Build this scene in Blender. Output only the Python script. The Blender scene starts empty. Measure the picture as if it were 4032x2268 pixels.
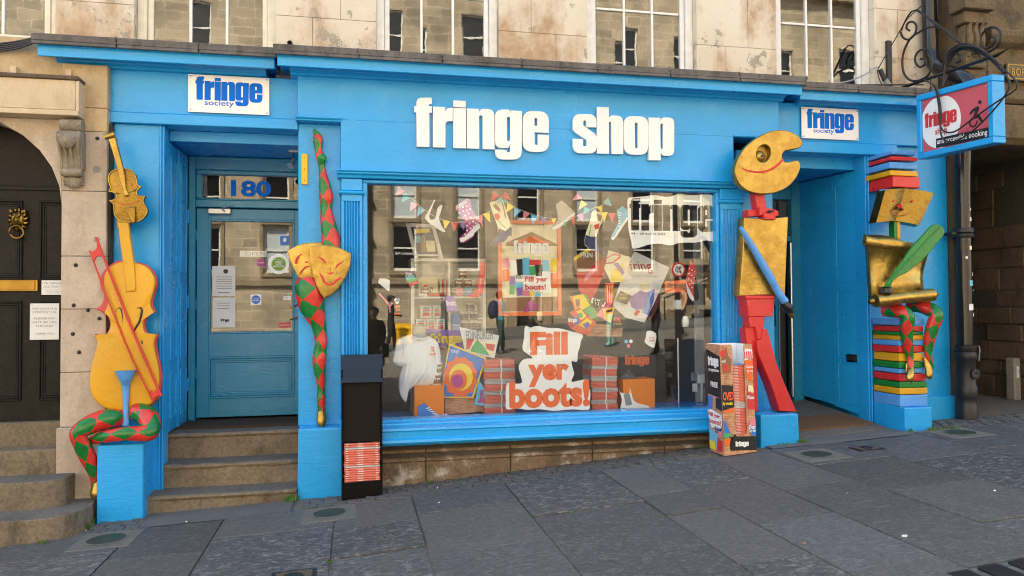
import bpy, bmesh, math, random
from mathutils import Vector, Matrix
R = math.radians
random.seed(7)
scene = bpy.context.scene
COL = scene.collection

# ---------------------------------------------------------------- camera
FPX, CX, CY = 2950.0, 2016.0, 1134.0            # focal length and centre in photo pixels (4032 wide)
YAW, PITCH, ROLL = 0.20535, 0.02431, -0.00664
CAM = Vector((0.0, -6.5, 1.56))
c_f = Vector((math.sin(YAW)*math.cos(PITCH), math.cos(YAW)*math.cos(PITCH), math.sin(PITCH)))
_r = Vector((math.cos(YAW), -math.sin(YAW), 0.0)); _u = _r.cross(c_f)
c_r = math.cos(ROLL)*_r + math.sin(ROLL)*_u
c_u = -math.sin(ROLL)*_r + math.cos(ROLL)*_u
cam_d = bpy.data.cameras.new('camera'); cam = bpy.data.objects.new('camera', cam_d); COL.objects.link(cam)
cam_d.sensor_fit = 'HORIZONTAL'; cam_d.sensor_width = 36.0; cam_d.lens = 36.0*FPX/4032.0
cam_d.clip_start = 0.05; cam_d.clip_end = 400.0
cam.matrix_world = Matrix(((c_r.x, c_u.x, -c_f.x, CAM.x), (c_r.y, c_u.y, -c_f.y, CAM.y), (c_r.z, c_u.z, -c_f.z, CAM.z), (0, 0, 0, 1)))
scene.camera = cam

# ---------------------------------------------------------------- sky and sun (the shop front is in open shade, sun behind it)
SUN_EL, SUN_AZ = R(47), R(-27)                   # azimuth from +Y towards +X
sdir = Vector((math.sin(SUN_AZ)*math.cos(SUN_EL), math.cos(SUN_AZ)*math.cos(SUN_EL), math.sin(SUN_EL)))
world = bpy.data.worlds.new('World'); scene.world = world; world.use_nodes = True
wn = world.node_tree.nodes; wl = world.node_tree.links; wn.clear()
w_o = wn.new('ShaderNodeOutputWorld'); w_b = wn.new('ShaderNodeBackground'); w_s = wn.new('ShaderNodeTexSky')
w_s.sky_type = 'NISHITA'; w_s.sun_disc = False; w_s.sun_elevation = SUN_EL; w_s.sun_rotation = SUN_AZ
w_s.air_density = 1.0; w_s.dust_density = 3.0; w_s.ozone_density = 0.6
w_b.inputs['Strength'].default_value = 0.15
wl.new(w_s.outputs[0], w_b.inputs['Color']); wl.new(w_b.outputs[0], w_o.inputs['Surface'])
sun_d = bpy.data.lights.new('sun', 'SUN'); sun = bpy.data.objects.new('sun', sun_d); COL.objects.link(sun)
sun_d.energy = 5.0; sun_d.angle = R(0.5); sun_d.color = (1.0, 0.94, 0.85)
sun.rotation_euler = sdir.to_track_quat('Z', 'Y').to_euler(); sun.location = (-8, 20, 25)
vs = scene.view_settings
scene.display_settings.display_device = 'sRGB'
vs.view_transform = 'Standard'; vs.look = 'None'; vs.gamma = 1.0; vs.use_curve_mapping = False
vs.exposure = 2.46
vs.use_white_balance = True; vs.white_balance_temperature = 7300; vs.white_balance_tint = 4.0
scene.cycles.max_bounces = 10; scene.cycles.transparent_max_bounces = 24
scene.cycles.use_denoising = True
scene.cycles.filter_width = 1.05

# ---------------------------------------------------------------- pixel helpers (a pixel gives only a direction; the plane gives the distance)
def ray(px, py):
    return (px-CX)/FPX*c_r - (py-CY)/FPX*c_u + c_f
def W(px, py, Y=0.0):                            # photo pixel -> (X, Z) on the vertical plane y = Y
    d = ray(px, py); t = (Y-CAM.y)/d.y; q = CAM+t*d
    return (q.x, q.z)
def WX(px, py, X):                               # photo pixel -> (Y, Z) on the vertical plane x = X
    d = ray(px, py); t = (X-CAM.x)/d.x; q = CAM+t*d
    return (q.y, q.z)
def zoomer(x0, y0, s):
    return lambda pts, Y: [W(x0+p[0]/s, y0+p[1]/s, Y) for p in pts]
GX = [-30, -4, -1.96, -.47, -.12, 1.8, 3.68, 5.23, 9, 40]
GZ = [-1.3, -.16, -.075, -.018, .0, .135, .285, .365, .54, 2.2]
def g(x):                                        # the pavement climbs to the right
    for i in range(len(GX)-1):
        if x <= GX[i+1]:
            t = (x-GX[i])/(GX[i+1]-GX[i]); return GZ[i]+t*(GZ[i+1]-GZ[i])
    return GZ[-1]

# ---------------------------------------------------------------- object helpers
def link(o):
    COL.objects.link(o); return o
def tag(o, label=None, cat=None, group=None, kind=None):
    if label: o['label'] = label
    if cat: o['category'] = cat
    if group: o['group'] = group
    if kind: o['kind'] = kind
    return o
def thing(name, label, cat, loc=(0, 0, 0), group=None, kind=None):
    o = bpy.data.objects.new(name, None); o.empty_display_size = .1; link(o); o.location = loc
    return tag(o, label, cat, group, kind)
def root_off(p): return p.location.copy()         # every Empty keeps its world position as its location
def adopt(o, parent):                            # parts are modelled in world coordinates
    if parent:
        o.parent = parent; o.matrix_parent_inverse = Matrix.Translation(-root_off(parent))
    return o
class MB:
    def __init__(s): s.v = []; s.f = []; s.m = []; s.uv = []
    def quad(s, *pts, m=0):
        n = len(s.v); s.v += [tuple(p) for p in pts]; s.f.append(tuple(range(n, n+len(pts)))); s.m.append(m); s.uv.append(None); return s
    def box(s, x0, x1, y0, y1, z0, z1, m=0):
        n = len(s.v)
        s.v += [(x0,y0,z0),(x1,y0,z0),(x1,y1,z0),(x0,y1,z0),(x0,y0,z1),(x1,y0,z1),(x1,y1,z1),(x0,y1,z1)]
        for f in ((0,3,2,1),(4,5,6,7),(0,1,5,4),(1,2,6,5),(2,3,7,6),(3,0,4,7)):
            s.f.append(tuple(n+i for i in f)); s.m.append(m); s.uv.append(None)
        return s
    def hexa(s, p, m=0):                         # eight corners, bottom ring then top ring
        n = len(s.v); s.v += [tuple(q) for q in p]
        for f in ((0,3,2,1),(4,5,6,7),(0,1,5,4),(1,2,6,5),(2,3,7,6),(3,0,4,7)):
            s.f.append(tuple(n+i for i in f)); s.m.append(m); s.uv.append(None)
        return s
    def prof(s, x0, x1, yz, m=0, z1off=0.0):     # a moulding: (y, z) profile run from x0 to x1, profile order outer path closed
        n = len(s.v); k = len(yz)
        s.v += [(x0, y, z) for y, z in yz]+[(x1, y, z+z1off) for y, z in yz]
        for i in range(k):
            j = (i+1) % k; s.f.append((n+i, n+j, n+k+j, n+k+i)); s.m.append(m); s.uv.append(None)
        s.f.append(tuple(n+i for i in range(k-1, -1, -1))); s.m.append(m); s.uv.append(None)
        s.f.append(tuple(n+k+i for i in range(k))); s.m.append(m); s.uv.append(None)
        return s
    def lathe(s, prof, c, axis='Z', seg=20, m=0):  # prof: (r, h) from one end to the other
        n = len(s.v); c = Vector(c)
        A, U, V = {'Z': ((0,0,1),(1,0,0),(0,1,0)), 'Y': ((0,-1,0),(1,0,0),(0,0,1)), 'X': ((1,0,0),(0,1,0),(0,0,1))}[axis]
        A, U, V = Vector(A), Vector(U), Vector(V)
        for r, h in prof:
            for i in range(seg):
                a = 2*math.pi*i/seg; s.v.append(tuple(c+A*h+U*(r*math.cos(a))+V*(r*math.sin(a))))
        for k in range(len(prof)-1):
            for i in range(seg):
                j = (i+1) % seg
                s.f.append((n+k*seg+i, n+k*seg+j, n+(k+1)*seg+j, n+(k+1)*seg+i)); s.m.append(m); s.uv.append(None)
        s.f.append(tuple(n+i for i in range(seg-1, -1, -1))); s.m.append(m); s.uv.append(None)
        s.f.append(tuple(n+(len(prof)-1)*seg+i for i in range(seg))); s.m.append(m); s.uv.append(None)
        return s
    def tube(s, pts, seg=10, res=4, m=0, flat=1.0, closed=False, vscale=1.0):
        """pts: (x, y, z, r); Catmull-Rom through them, circular section (flat scales the y radius)"""
        P = [Vector(p[:3]) for p in pts]; r = [p[3] for p in pts]
        out = []
        for i in range(len(P)-1):
            p0, p1, p2, p3 = P[max(i-1, 0)], P[i], P[i+1], P[min(i+2, len(P)-1)]
            r0, r1, r2, r3 = r[max(i-1, 0)], r[i], r[i+1], r[min(i+2, len(P)-1)]
            for k in range(res):
                t = k/res
                f = lambda a, b, c, d: .5*((2*b)+(c-a)*t+(2*a-5*b+4*c-d)*t*t+(3*b-a-3*c+d)*t**3)
                out.append((f(p0, p1, p2, p3), max(f(r0, r1, r2, r3), .0005)))
        out.append((P[-1], r[-1]))
        n = len(s.v); T0 = (out[1][0]-out[0][0]).normalized()
        N = T0.cross(Vector((0, 1, 0)));
        if N.length < .05: N = T0.cross(Vector((0, 0, 1)))
        N.normalize(); L = 0.0; Ls = []
        for i, (p, rr) in enumerate(out):
            a = out[max(i-1, 0)][0]; b = out[min(i+1, len(out)-1)][0]; T = (b-a)
            if T.length < 1e-6: T = T0.copy()
            T.normalize(); N = (N-T*N.dot(T)).normalized(); B = T.cross(N)
            if i: L += (p-out[i-1][0]).length
            Ls.append(L)
            for k in range(seg):
                an = 2*math.pi*k/seg
                o = N*(rr*math.cos(an))+B*(rr*math.sin(an)); o.y *= flat
                s.v.append(tuple(p+o))
        for i in range(len(out)-1):
            for k in range(seg):
                j = (k+1) % seg
                s.f.append((n+i*seg+k, n+i*seg+j, n+(i+1)*seg+j, n+(i+1)*seg+k)); s.m.append(m)
                u0, u1 = k/seg, (k+1)/seg; v0, v1 = Ls[i]*vscale, Ls[i+1]*vscale
                s.uv.append(((u0, v0), (u1, v0), (u1, v1), (u0, v1)))
        s.f.append(tuple(n+i for i in range(seg-1, -1, -1))); s.m.append(m); s.uv.append(None)
        s.f.append(tuple(n+(len(out)-1)*seg+i for i in range(seg))); s.m.append(m); s.uv.append(None)
        return s
    def build(s, name, mats, parent=None, bevel=0.0, smooth=False, label=None, seg=1):
        me = bpy.data.meshes.new(name); me.from_pydata(s.v, [], s.f)
        if not isinstance(mats, (list, tuple)): mats = [mats]
        for m in mats: me.materials.append(M[m] if isinstance(m, str) else m)
        for p, mi in zip(me.polygons, s.m): p.material_index = mi
        if any(s.uv):
            ul = me.uv_layers.new(name='UVMap')
            for p, u in zip(me.polygons, s.uv):
                if u:
                    for li, q in zip(p.loop_indices, u): ul.data[li].uv = q
        bm = bmesh.new(); bm.from_mesh(me)
        if not any(s.uv): bmesh.ops.recalc_face_normals(bm, faces=bm.faces)
        if bevel > 0:
            ed = [e for e in bm.edges if len(e.link_faces) == 2 and e.calc_face_angle(0) > .5]
            bmesh.ops.bevel(bm, geom=ed, offset=bevel, segments=seg, affect='EDGES', profile=.6, clamp_overlap=True)
        bm.to_mesh(me); bm.free()
        if smooth:
            me.polygons.foreach_set('use_smooth', [True]*len(me.polygons))
            try: me.set_sharp_from_angle(angle=R(40))
            except Exception: pass
        o = link(bpy.data.objects.new(name, me)); adopt(o, parent)
        if label: o['label'] = label
        return o
def box(name, mat, parent, x0, x1, y0, y1, z0, z1, bevel=0.004, **k):
    return MB().box(x0, x1, y0, y1, z0, z1).build(name, mat, parent, bevel, **k)
def rot2(pts, a, c=(0, 0)):
    return [(c[0]+(x-c[0])*math.cos(a)-(z-c[1])*math.sin(a), c[1]+(x-c[0])*math.sin(a)+(z-c[1])*math.cos(a)) for x, z in pts]
def smooth_loop(pts, res=4, corners=()):
    """closed Catmull-Rom; indices in corners stay sharp"""
    n = len(pts); out = []
    for i in range(n):
        p0, p1, p2, p3 = pts[i-1], pts[i], pts[(i+1) % n], pts[(i+2) % n]
        if i in corners: p0 = p1
        if (i+1) % n in corners: p3 = p2
        for k in range(res):
            t = k/res
            out.append(tuple(.5*((2*b)+(c-a)*t+(2*a-5*b+4*c-d)*t*t+(3*b-a-3*c+d)*t**3) for a, b, c, d in zip(p0, p1, p2, p3)))
    return out
def fillet(pts, res=5):
    """pts: (x, z, r): polygon with rounded corners"""
    out = []; n = len(pts)
    for i in range(n):
        x, z, r = pts[i]
        if r <= 0: out.append((x, z)); continue
        p = Vector((x, z)); a = Vector(pts[i-1][:2])-p; b = Vector(pts[(i+1) % n][:2])-p
        la, lb = a.length, b.length; a.normalize(); b.normalize()
        ang = a.angle(b); d = min(r/max(math.tan(ang/2), .05), la*.5 if pts[i-1][2] > 0 else la*.98, lb*.5 if pts[(i+1) % n][2] > 0 else lb*.98)
        s, e = p+a*d, p+b*d
        for k in range(res+1):
            t = k/res; q = s*(1-t)**2+p*2*t*(1-t)+e*t*t; out.append((q.x, q.y))
    return out
FRONT = lambda y: (Vector((0, y, 0)), Vector((1, 0, 0)), Vector((0, 0, 1)), Vector((0, -1, 0)))
def frame_mesh(me, fr):
    O, U, V, N = fr
    for v in me.vertices: v.co = O+U*v.co.x+V*v.co.y+N*v.co.z
    if (U.cross(V)).dot(N) < 0: me.flip_normals()
def shape(name, mat, parent, loops, fr, thick, bevel=0.0, label=None, smooth=True, back=0.0):
    """flat outline(s) with holes, thickness grown from the frame plane towards N"""
    cu = bpy.data.curves.new(name, 'CURVE'); cu.dimensions = '2D'; cu.fill_mode = 'BOTH'
    cu.extrude = max(thick/2-bevel, .0002); cu.bevel_depth = bevel; cu.bevel_resolution = 2; cu.offset = -bevel if bevel else 0
    for lp in loops:
        sp = cu.splines.new('POLY'); sp.points.add(len(lp)-1); sp.use_cyclic_u = True
        for q, p in zip(sp.points, lp): q.co = (p[0], p[1], 0, 1)
    ob = bpy.data.objects.new(name, cu)
    me = bpy.data.meshes.new_from_object(ob); bpy.data.objects.remove(ob); bpy.data.curves.remove(cu)
    for v in me.vertices: v.co.z += thick/2+back
    frame_mesh(me, fr)
    me.materials.clear(); me.materials.append(M[mat] if isinstance(mat, str) else mat)
    for p in me.polygons: p.material_index = 0
    if smooth:
        me.polygons.foreach_set('use_smooth', [True]*len(me.polygons))
        try: me.set_sharp_from_angle(angle=R(35))
        except Exception: pass
    me.name = name
    o = link(bpy.data.objects.new(name, me)); adopt(o, parent)
    if label: o['label'] = label
    return o
_tc = {}
def text_loops(s, bold=0.0, spacing=1.0):
    k = (s, bold, spacing)
    if k not in _tc:
        cu = bpy.data.curves.new('t', 'FONT'); cu.body = s; cu.size = 1.0; cu.offset = bold; cu.extrude = .0; cu.space_character = spacing
        cu.resolution_u = 3; cu.fill_mode = 'FRONT'
        ob = bpy.data.objects.new('t', cu); me = bpy.data.meshes.new_from_object(ob)
        vs_ = [tuple(v.co) for v in me.vertices]; fs = [tuple(p.vertices) for p in me.polygons]
        bpy.data.objects.remove(ob); bpy.data.curves.remove(cu); bpy.data.meshes.remove(me); _tc[k] = (vs_, fs)
    return _tc[k]
def text(name, s, mat, parent, fr, x0, x1, z0, z1, bold=.01, thick=.0015, spacing=1.0, shear=0.0, keep=False):
    """lettering fitted into the rectangle x0..x1, z0..z1 of the frame, a thin raised print"""
    v, f = text_loops(s, bold, spacing)
    xs = [p[0] for p in v]; zs = [p[1] for p in v]
    ax, bx, az, bz = min(xs), max(xs), min(zs), max(zs)
    O, U, V, N = fr; sx = (x1-x0)/max(bx-ax, 1e-6); sz = (z1-z0)/max(bz-az, 1e-6)
    if keep:
        k = min(sx, sz); x0 += ((x1-x0)-k*(bx-ax))/2; z0 += ((z1-z0)-k*(bz-az))/2; sx = sz = k
    me = bpy.data.meshes.new(name)
    me.from_pydata([tuple(O+U*(x0+(p[0]-ax)*sx+shear*(p[1]-az)*sz)+V*(z0+(p[1]-az)*sz)+N*thick) for p in v], [], f)
    me.materials.append(M[mat] if isinstance(mat, str) else mat)
    o = link(bpy.data.objects.new(name, me)); adopt(o, parent); return o
def flat(name, parent, fr, items, mats, step=.0006, label=None):
    """printed artwork: list of (loop, material index), each layer a hair above the last, one mesh"""
    mb = MB(); O, U, V, N = fr
    for i, (lp, mi) in enumerate(items):
        mb.quad(*[O+U*p[0]+V*p[1]+N*(step*(i+1)) for p in lp], m=mi)
    return mb.build(name, mats, parent, label=label)
def disc(cx, cz, r, n=20, sx=1.0):
    return [(cx+r*sx*math.cos(2*math.pi*i/n), cz+r*math.sin(2*math.pi*i/n)) for i in range(n)]
def rect(x0, x1, z0, z1):
    return [(x0, z0), (x1, z0), (x1, z1), (x0, z1)]

# ---------------------------------------------------------------- materials
M = {}
def new_mat(name):
    m = bpy.data.materials.new(name); m.use_nodes = True; M[name] = m
    n = m.node_tree.nodes; l = m.node_tree.links; b = n['Principled BSDF']
    return m, n, l, b
def noise(n, l, scale, detail=4, rough=.55, coord='Object', vec=None, dist=0.0):
    t = n.new('ShaderNodeTexNoise'); t.inputs['Scale'].default_value = scale; t.inputs['Detail'].default_value = detail
    t.inputs['Roughness'].default_value = rough; t.inputs['Distortion'].default_value = dist
    if vec is None:
        tc = n.new('ShaderNodeTexCoord'); vec = tc.outputs[coord]
    l.new(vec, t.inputs['Vector']); return t.outputs['Fac']
def mapr(n, l, s, a, b, c=0.0, d=1.0):
    q = n.new('ShaderNodeMapRange'); q.inputs[1].default_value = a; q.inputs[2].default_value = b
    q.inputs[3].default_value = c; q.inputs[4].default_value = d; l.new(s, q.inputs[0]); return q.outputs[0]
def mixc(n, l, fac, a, b):
    q = n.new('ShaderNodeMix'); q.data_type = 'RGBA'
    if isinstance(fac, (int, float)): q.inputs[0].default_value = fac
    else: l.new(fac, q.inputs[0])
    for i, c in ((6, a), (7, b)):
        if hasattr(c, 'is_linked'): l.new(c, q.inputs[i])
        else: q.inputs[i].default_value = (*c[:3], 1)
    return q.outputs[2]
def stretch(n, l, sx, sy, sz, coord='Object'):
    tc = n.new('ShaderNodeTexCoord'); mp = n.new('ShaderNodeMapping'); mp.inputs['Scale'].default_value = (sx, sy, sz)
    l.new(tc.outputs[coord], mp.inputs['Vector']); return mp.outputs[0]
def bump(n, l, b, h, strength=.2, dist=.01):
    q = n.new('ShaderNodeBump'); q.inputs['Strength'].default_value = strength; q.inputs['Distance'].default_value = dist
    l.new(h, q.inputs['Height']); l.new(q.outputs[0], b.inputs['Normal']); return q
def dark(c, k): return tuple(x*k for x in c)
def plain(name, col, rough=.5, metal=0.0, var=.15, scale=6.0, bmp=.1, bscale=60.0, spec=.5, bdist=.004):
    m, n, l, b = new_mat(name)
    f = noise(n, l, scale, 5)
    l.new(mixc(n, l, mapr(n, l, f, .3, .7), dark(col, 1-var), dark(col, 1+var*.6)), b.inputs['Base Color'])
    b.inputs['Roughness'].default_value = rough; b.inputs['Metallic'].default_value = metal
    b.inputs['Specular IOR Level'].default_value = spec
    if bmp > 0: bump(n, l, b, noise(n, l, bscale, 3), bmp, bdist)
    return m
def emissive(name, col, s):
    m, n, l, b = new_mat(name); b.inputs['Base Color'].default_value = (*col, 1)
    b.inputs['Emission Color'].default_value = (*col, 1); b.inputs['Emission Strength'].default_value = s; return m
# gloss paint of the shop front: brush marks, small knocks and old drips showing through
def gloss(name, col, rough=.28, bmp=.13, var=.1, brushed=True):
    m, n, l, b = new_mat(name)
    big = noise(n, l, 1.3, 4); knocks = mapr(n, l, noise(n, l, 23, 6, .72), .665, .70)
    c = mixc(n, l, mapr(n, l, big, .3, .7), dark(col, 1-var), dark(col, 1+var*.5))
    c = mixc(n, l, mapr(n, l, knocks, 0, 1, 0, .45), c, dark(col, .45))
    l.new(c, b.inputs['Base Color'])
    l.new(mapr(n, l, noise(n, l, 3.0, 4), .3, .7, rough-.08, rough+.14), b.inputs['Roughness'])
    brush = noise(n, l, 9, 4, .6, vec=stretch(n, l, 1, 1, 7))
    dr = noise(n, l, 16, 5, .65)
    ad = n.new('ShaderNodeMath'); ad.operation = 'ADD'; l.new(brush, ad.inputs[0]) if brushed else None; l.new(dr, ad.inputs[1])
    bump(n, l, b, ad.outputs[0], bmp, .014); return m
BLUE = (.006, .355, .79)
gloss('blue_paint', BLUE)
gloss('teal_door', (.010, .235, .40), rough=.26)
gloss('sky_blue_statue', (.09, .33, .75), rough=.3, bmp=.22, var=.16, brushed=False)
gloss('red_statue', (.62, .028, .03), rough=.3, bmp=.22, var=.16, brushed=False)
gloss('yellow_statue', (.70, .35, .014), rough=.32, bmp=.3, var=.24, brushed=False)
gloss('green_statue', (.008, .20, .035), rough=.28, bmp=.22, var=.16, brushed=False)
gloss('rose_red', (.56, .06, .065), rough=.3, bmp=.2)
gloss('faded_red', (.58, .10, .13), rough=.3, bmp=.05)
plain('black_statue', (.012, .012, .014), .3, bmp=.2)
plain('white_letter', (.83, .83, .83), .35, var=.03, bmp=.03)
plain('white_edge', (.74, .75, .76), .4, var=.05)
plain('sign_white', (.86, .86, .85), .12, var=.02, bmp=.02)
plain('logo_blue', (.0, .155, .70), .6, var=.03, bmp=0, spec=.1)
plain('ink_black', (.012, .012, .016), .5, var=.05, bmp=0)
plain('ink_grey', (.25, .26, .28), .5, var=.05, bmp=0)
plain('ink_white', (.82, .82, .82), .5, var=.03, bmp=0)
plain('ink_orange', (.80, .14, .03), .5, var=.04, bmp=0)
plain('ink_red', (.62, .035, .04), .5, var=.05, bmp=0)
plain('ink_yellow', (.85, .62, .04), .5, var=.05, bmp=0)
plain('ink_green', (.04, .38, .12), .5, var=.05, bmp=0)
plain('ink_teal', (.05, .42, .42), .5, var=.05, bmp=0)
plain('ink_purple', (.22, .12, .42), .5, var=.05, bmp=0)
plain('ink_pink', (.75, .22, .30), .5, var=.05, bmp=0)
plain('ink_blue', (.03, .18, .60), .5, var=.05, bmp=0)
plain('ink_sky', (.12, .48, .72), .5, var=.05, bmp=0)
plain('ink_navy', (.02, .03, .12), .5, var=.05, bmp=0)
plain('ink_cream', (.80, .72, .50), .5, var=.05, bmp=0)
plain('ink_brown', (.28, .13, .06), .5, var=.2, bmp=0)
plain('ink_magenta', (.45, .05, .25), .5, var=.05, bmp=0)
plain('paper', (.74, .74, .72), .6, var=.04, bmp=.05)
plain('lime_badge', (.16, .36, .02), .4, var=.04, bmp=0)
plain('steel', (.62, .62, .62), .25, 1.0, var=.05, bmp=.02)
plain('alu', (.55, .56, .57), .4, .8, var=.08, bmp=.05)
plain('iron', (.016, .016, .018), .45, .1, var=.3, bmp=.4, bscale=90)
plain('cable', (.018, .018, .02), .5, bmp=.1)
plain('grey_cable', (.28, .29, .31), .5, bmp=.1)
plain('yellow_plastic', (.86, .46, .01), .35, var=.04, bmp=.05)
plain('black_gloss', (.010, .010, .012), .16, var=.1, bmp=.05, bscale=20)
plain('black_card', (.006, .0055, .006), .4, var=.2, bmp=.1, spec=.12)
plain('orange_box', (.80, .21, .01), .5, var=.04, bmp=.05)
plain('spine_orange', (.74, .17, .11), .6, var=.12, scale=40, bmp=.05)
plain('page_edge', (.50, .47, .45), .8, var=.12, scale=60, bmp=.2, bscale=200)
plain('cotton_white', (.80, .80, .80), .9, var=.03, bmp=.25, bscale=14, bdist=.02)
plain('linen', (.42, .38, .33), .9, var=.1, bmp=.2, bscale=300)
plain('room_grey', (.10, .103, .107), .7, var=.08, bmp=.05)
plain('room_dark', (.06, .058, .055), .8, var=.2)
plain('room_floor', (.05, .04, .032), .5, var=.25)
plain('white_frame', (.74, .73, .70), .45, var=.1, scale=14, bmp=.5, bscale=35)
plain('cream_frame', (.72, .66, .53), .5, var=.12, scale=9, bmp=.4, bscale=40)
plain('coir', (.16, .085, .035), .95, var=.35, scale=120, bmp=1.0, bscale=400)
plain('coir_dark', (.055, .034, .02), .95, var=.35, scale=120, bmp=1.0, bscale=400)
plain('brass', (.26, .16, .04), .3, 1.0, var=.25, bmp=.2)
plain('light_glass', (.045, .055, .04), .5, var=.2, bmp=.1, spec=.1)
plain('concrete_light', (.135, .128, .112), .9, var=.2, scale=30, bmp=.6, bscale=150)
plain('concrete_pale', (.27, .255, .22), .9, var=.2, scale=30, bmp=.6, bscale=150)
plain('grass_blade', (.06, .16, .02), .6, var=.3, bmp=0)
plain('litter_white', (.75, .75, .74), .7, bmp=0)
plain('litter_brown', (.35, .2, .07), .7, bmp=0)
plain('skin', (.50, .28, .19), .5, var=.06, bmp=0)
plain('hair_dark', (.025, .016, .012), .6, bmp=.3)
for nm, c in dict(cloth_black=(.014,.014,.016), cloth_teal=(.03,.26,.34), cloth_dark_teal=(.03,.07,.07), cloth_pink=(.62,.22,.28), cloth_aqua=(.32,.58,.55), cloth_maroon=(.10,.025,.03),
                  cloth_grey=(.10,.10,.11), cloth_olive=(.13,.14,.08), cloth_stripe=(.66,.34,.20), cloth_navy=(.03,.035,.08), shoe_white=(.6,.6,.58), shoe_blue=(.03,.10,.3)).items():
    plain(nm, c, .85, var=.15, bmp=.2, bscale=40)
# gold leaf
def gold(name, col, metal=.75, rough=.36):
    m, n, l, b = new_mat(name)
    a = noise(n, l, 14, 5, .6); w = mapr(n, l, noise(n, l, 5, 6, .7), .42, .62)
    c = mixc(n, l, mapr(n, l, a, .35, .7), dark(col, .82), dark(col, 1.12)); c = mixc(n, l, mapr(n, l, w, 0, 1, .5, 0), c, (.20, .10, .018))
    l.new(c, b.inputs['Base Color']); b.inputs['Metallic'].default_value = metal
    l.new(mapr(n, l, a, .3, .7, rough-.06, rough+.12), b.inputs['Roughness'])
    bump(n, l, b, noise(n, l, 15, 6, .62), .45, .014); return m
gold('gold_leaf', (.52, .36, .10), metal=.92, rough=.30)
gold('gold_dull', (.27, .185, .045), metal=.95, rough=.26)
# harlequin: diamonds of red and green laid round the limb by its own UV
def harlequin(name, N=3.0, k=5.6):
    m, n, l, b = new_mat(name)
    tc = n.new('ShaderNodeTexCoord'); sp = n.new('ShaderNodeSeparateXYZ'); l.new(tc.outputs['UV'], sp.inputs[0])
    wob = noise(n, l, 12, 2)
    def mth(op, a, b_=None):
        q = n.new('ShaderNodeMath'); q.operation = op
        for i, s in enumerate((a, b_)):
            if s is None: continue
            if isinstance(s, (int, float)): q.inputs[i].default_value = s
            else: l.new(s, q.inputs[i])
        return q.outputs[0]
    wv = mth('MULTIPLY', mth('SUBTRACT', wob, .5), .35)
    u = mth('MULTIPLY', sp.outputs[0], N); v = mth('ADD', mth('MULTIPLY', sp.outputs[1], k), wv)
    p = mth('MODULO', mth('ADD', mth('FLOOR', mth('ADD', mth('ADD', u, v), 40.0)), mth('FLOOR', mth('ADD', mth('SUBTRACT', u, v), 40.0))), 2.0)
    var = mapr(n, l, noise(n, l, 9, 4), .3, .7)
    red = mixc(n, l, var, (.50, .022, .018), (.68, .045, .03)); grn = mixc(n, l, var, (.004, .13, .022), (.01, .21, .04))
    l.new(mixc(n, l, mth('GREATER_THAN', p, .5), red, grn), b.inputs['Base Color'])
    b.inputs['Roughness'].default_value = .24
    bump(n, l, b, noise(n, l, 18, 5), .4, .014); return m
harlequin('harlequin')
# cream limewash over stone, peeling and rust stained
def cream(name):
    m, n, l, b = new_mat(name)
    big = noise(n, l, 1.1, 6, .6); fine = noise(n, l, 11, 8, .7)
    base = mixc(n, l, mapr(n, l, big, .3, .7), (.60, .52, .40), (.68, .615, .515))
    st = noise(n, l, 2.3, 6, .65, vec=stretch(n, l, 1.0, 1.0, .55))
    tc = n.new('ShaderNodeTexCoord'); sp = n.new('ShaderNodeSeparateXYZ'); l.new(tc.outputs['Object'], sp.inputs[0])
    low = mapr(n, l, sp.outputs[2], 4.5, 3.75, 0, 1)
    sa = n.new('ShaderNodeMath'); sa.operation = 'MULTIPLY_ADD'; l.new(low, sa.inputs[0]); sa.inputs[1].default_value = .10; l.new(st, sa.inputs[2])
    base = mixc(n, l, mapr(n, l, sa.outputs[0], .50, .66, 0, .85), base, mixc(n, l, mapr(n, l, fine, .35, .65), (.33, .19, .09), (.50, .36, .22)))
    peel = noise(n, l, 5.5, 9, .72)
    ad = n.new('ShaderNodeMath'); ad.operation = 'MULTIPLY_ADD'; l.new(low, ad.inputs[0]); ad.inputs[1].default_value = .085; l.new(peel, ad.inputs[2])
    pm = mapr(n, l, ad.outputs[0], .625, .645)
    base = mixc(n, l, pm, base, mixc(n, l, mapr(n, l, fine, .4, .6), (.24, .20, .155), (.38, .33, .26)))
    l.new(base, b.inputs['Base Color']); b.inputs['Roughness'].default_value = .85
    inv = mapr(n, l, pm, 0, 1, 1, 0)
    a2 = n.new('ShaderNodeMath'); a2.operation = 'MULTIPLY_ADD'; l.new(fine, a2.inputs[0]); a2.inputs[1].default_value = .5; l.new(inv, a2.inputs[2])
    bump(n, l, b, a2.outputs[0], .5, .006); return m
cream('cream_wall')
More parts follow.
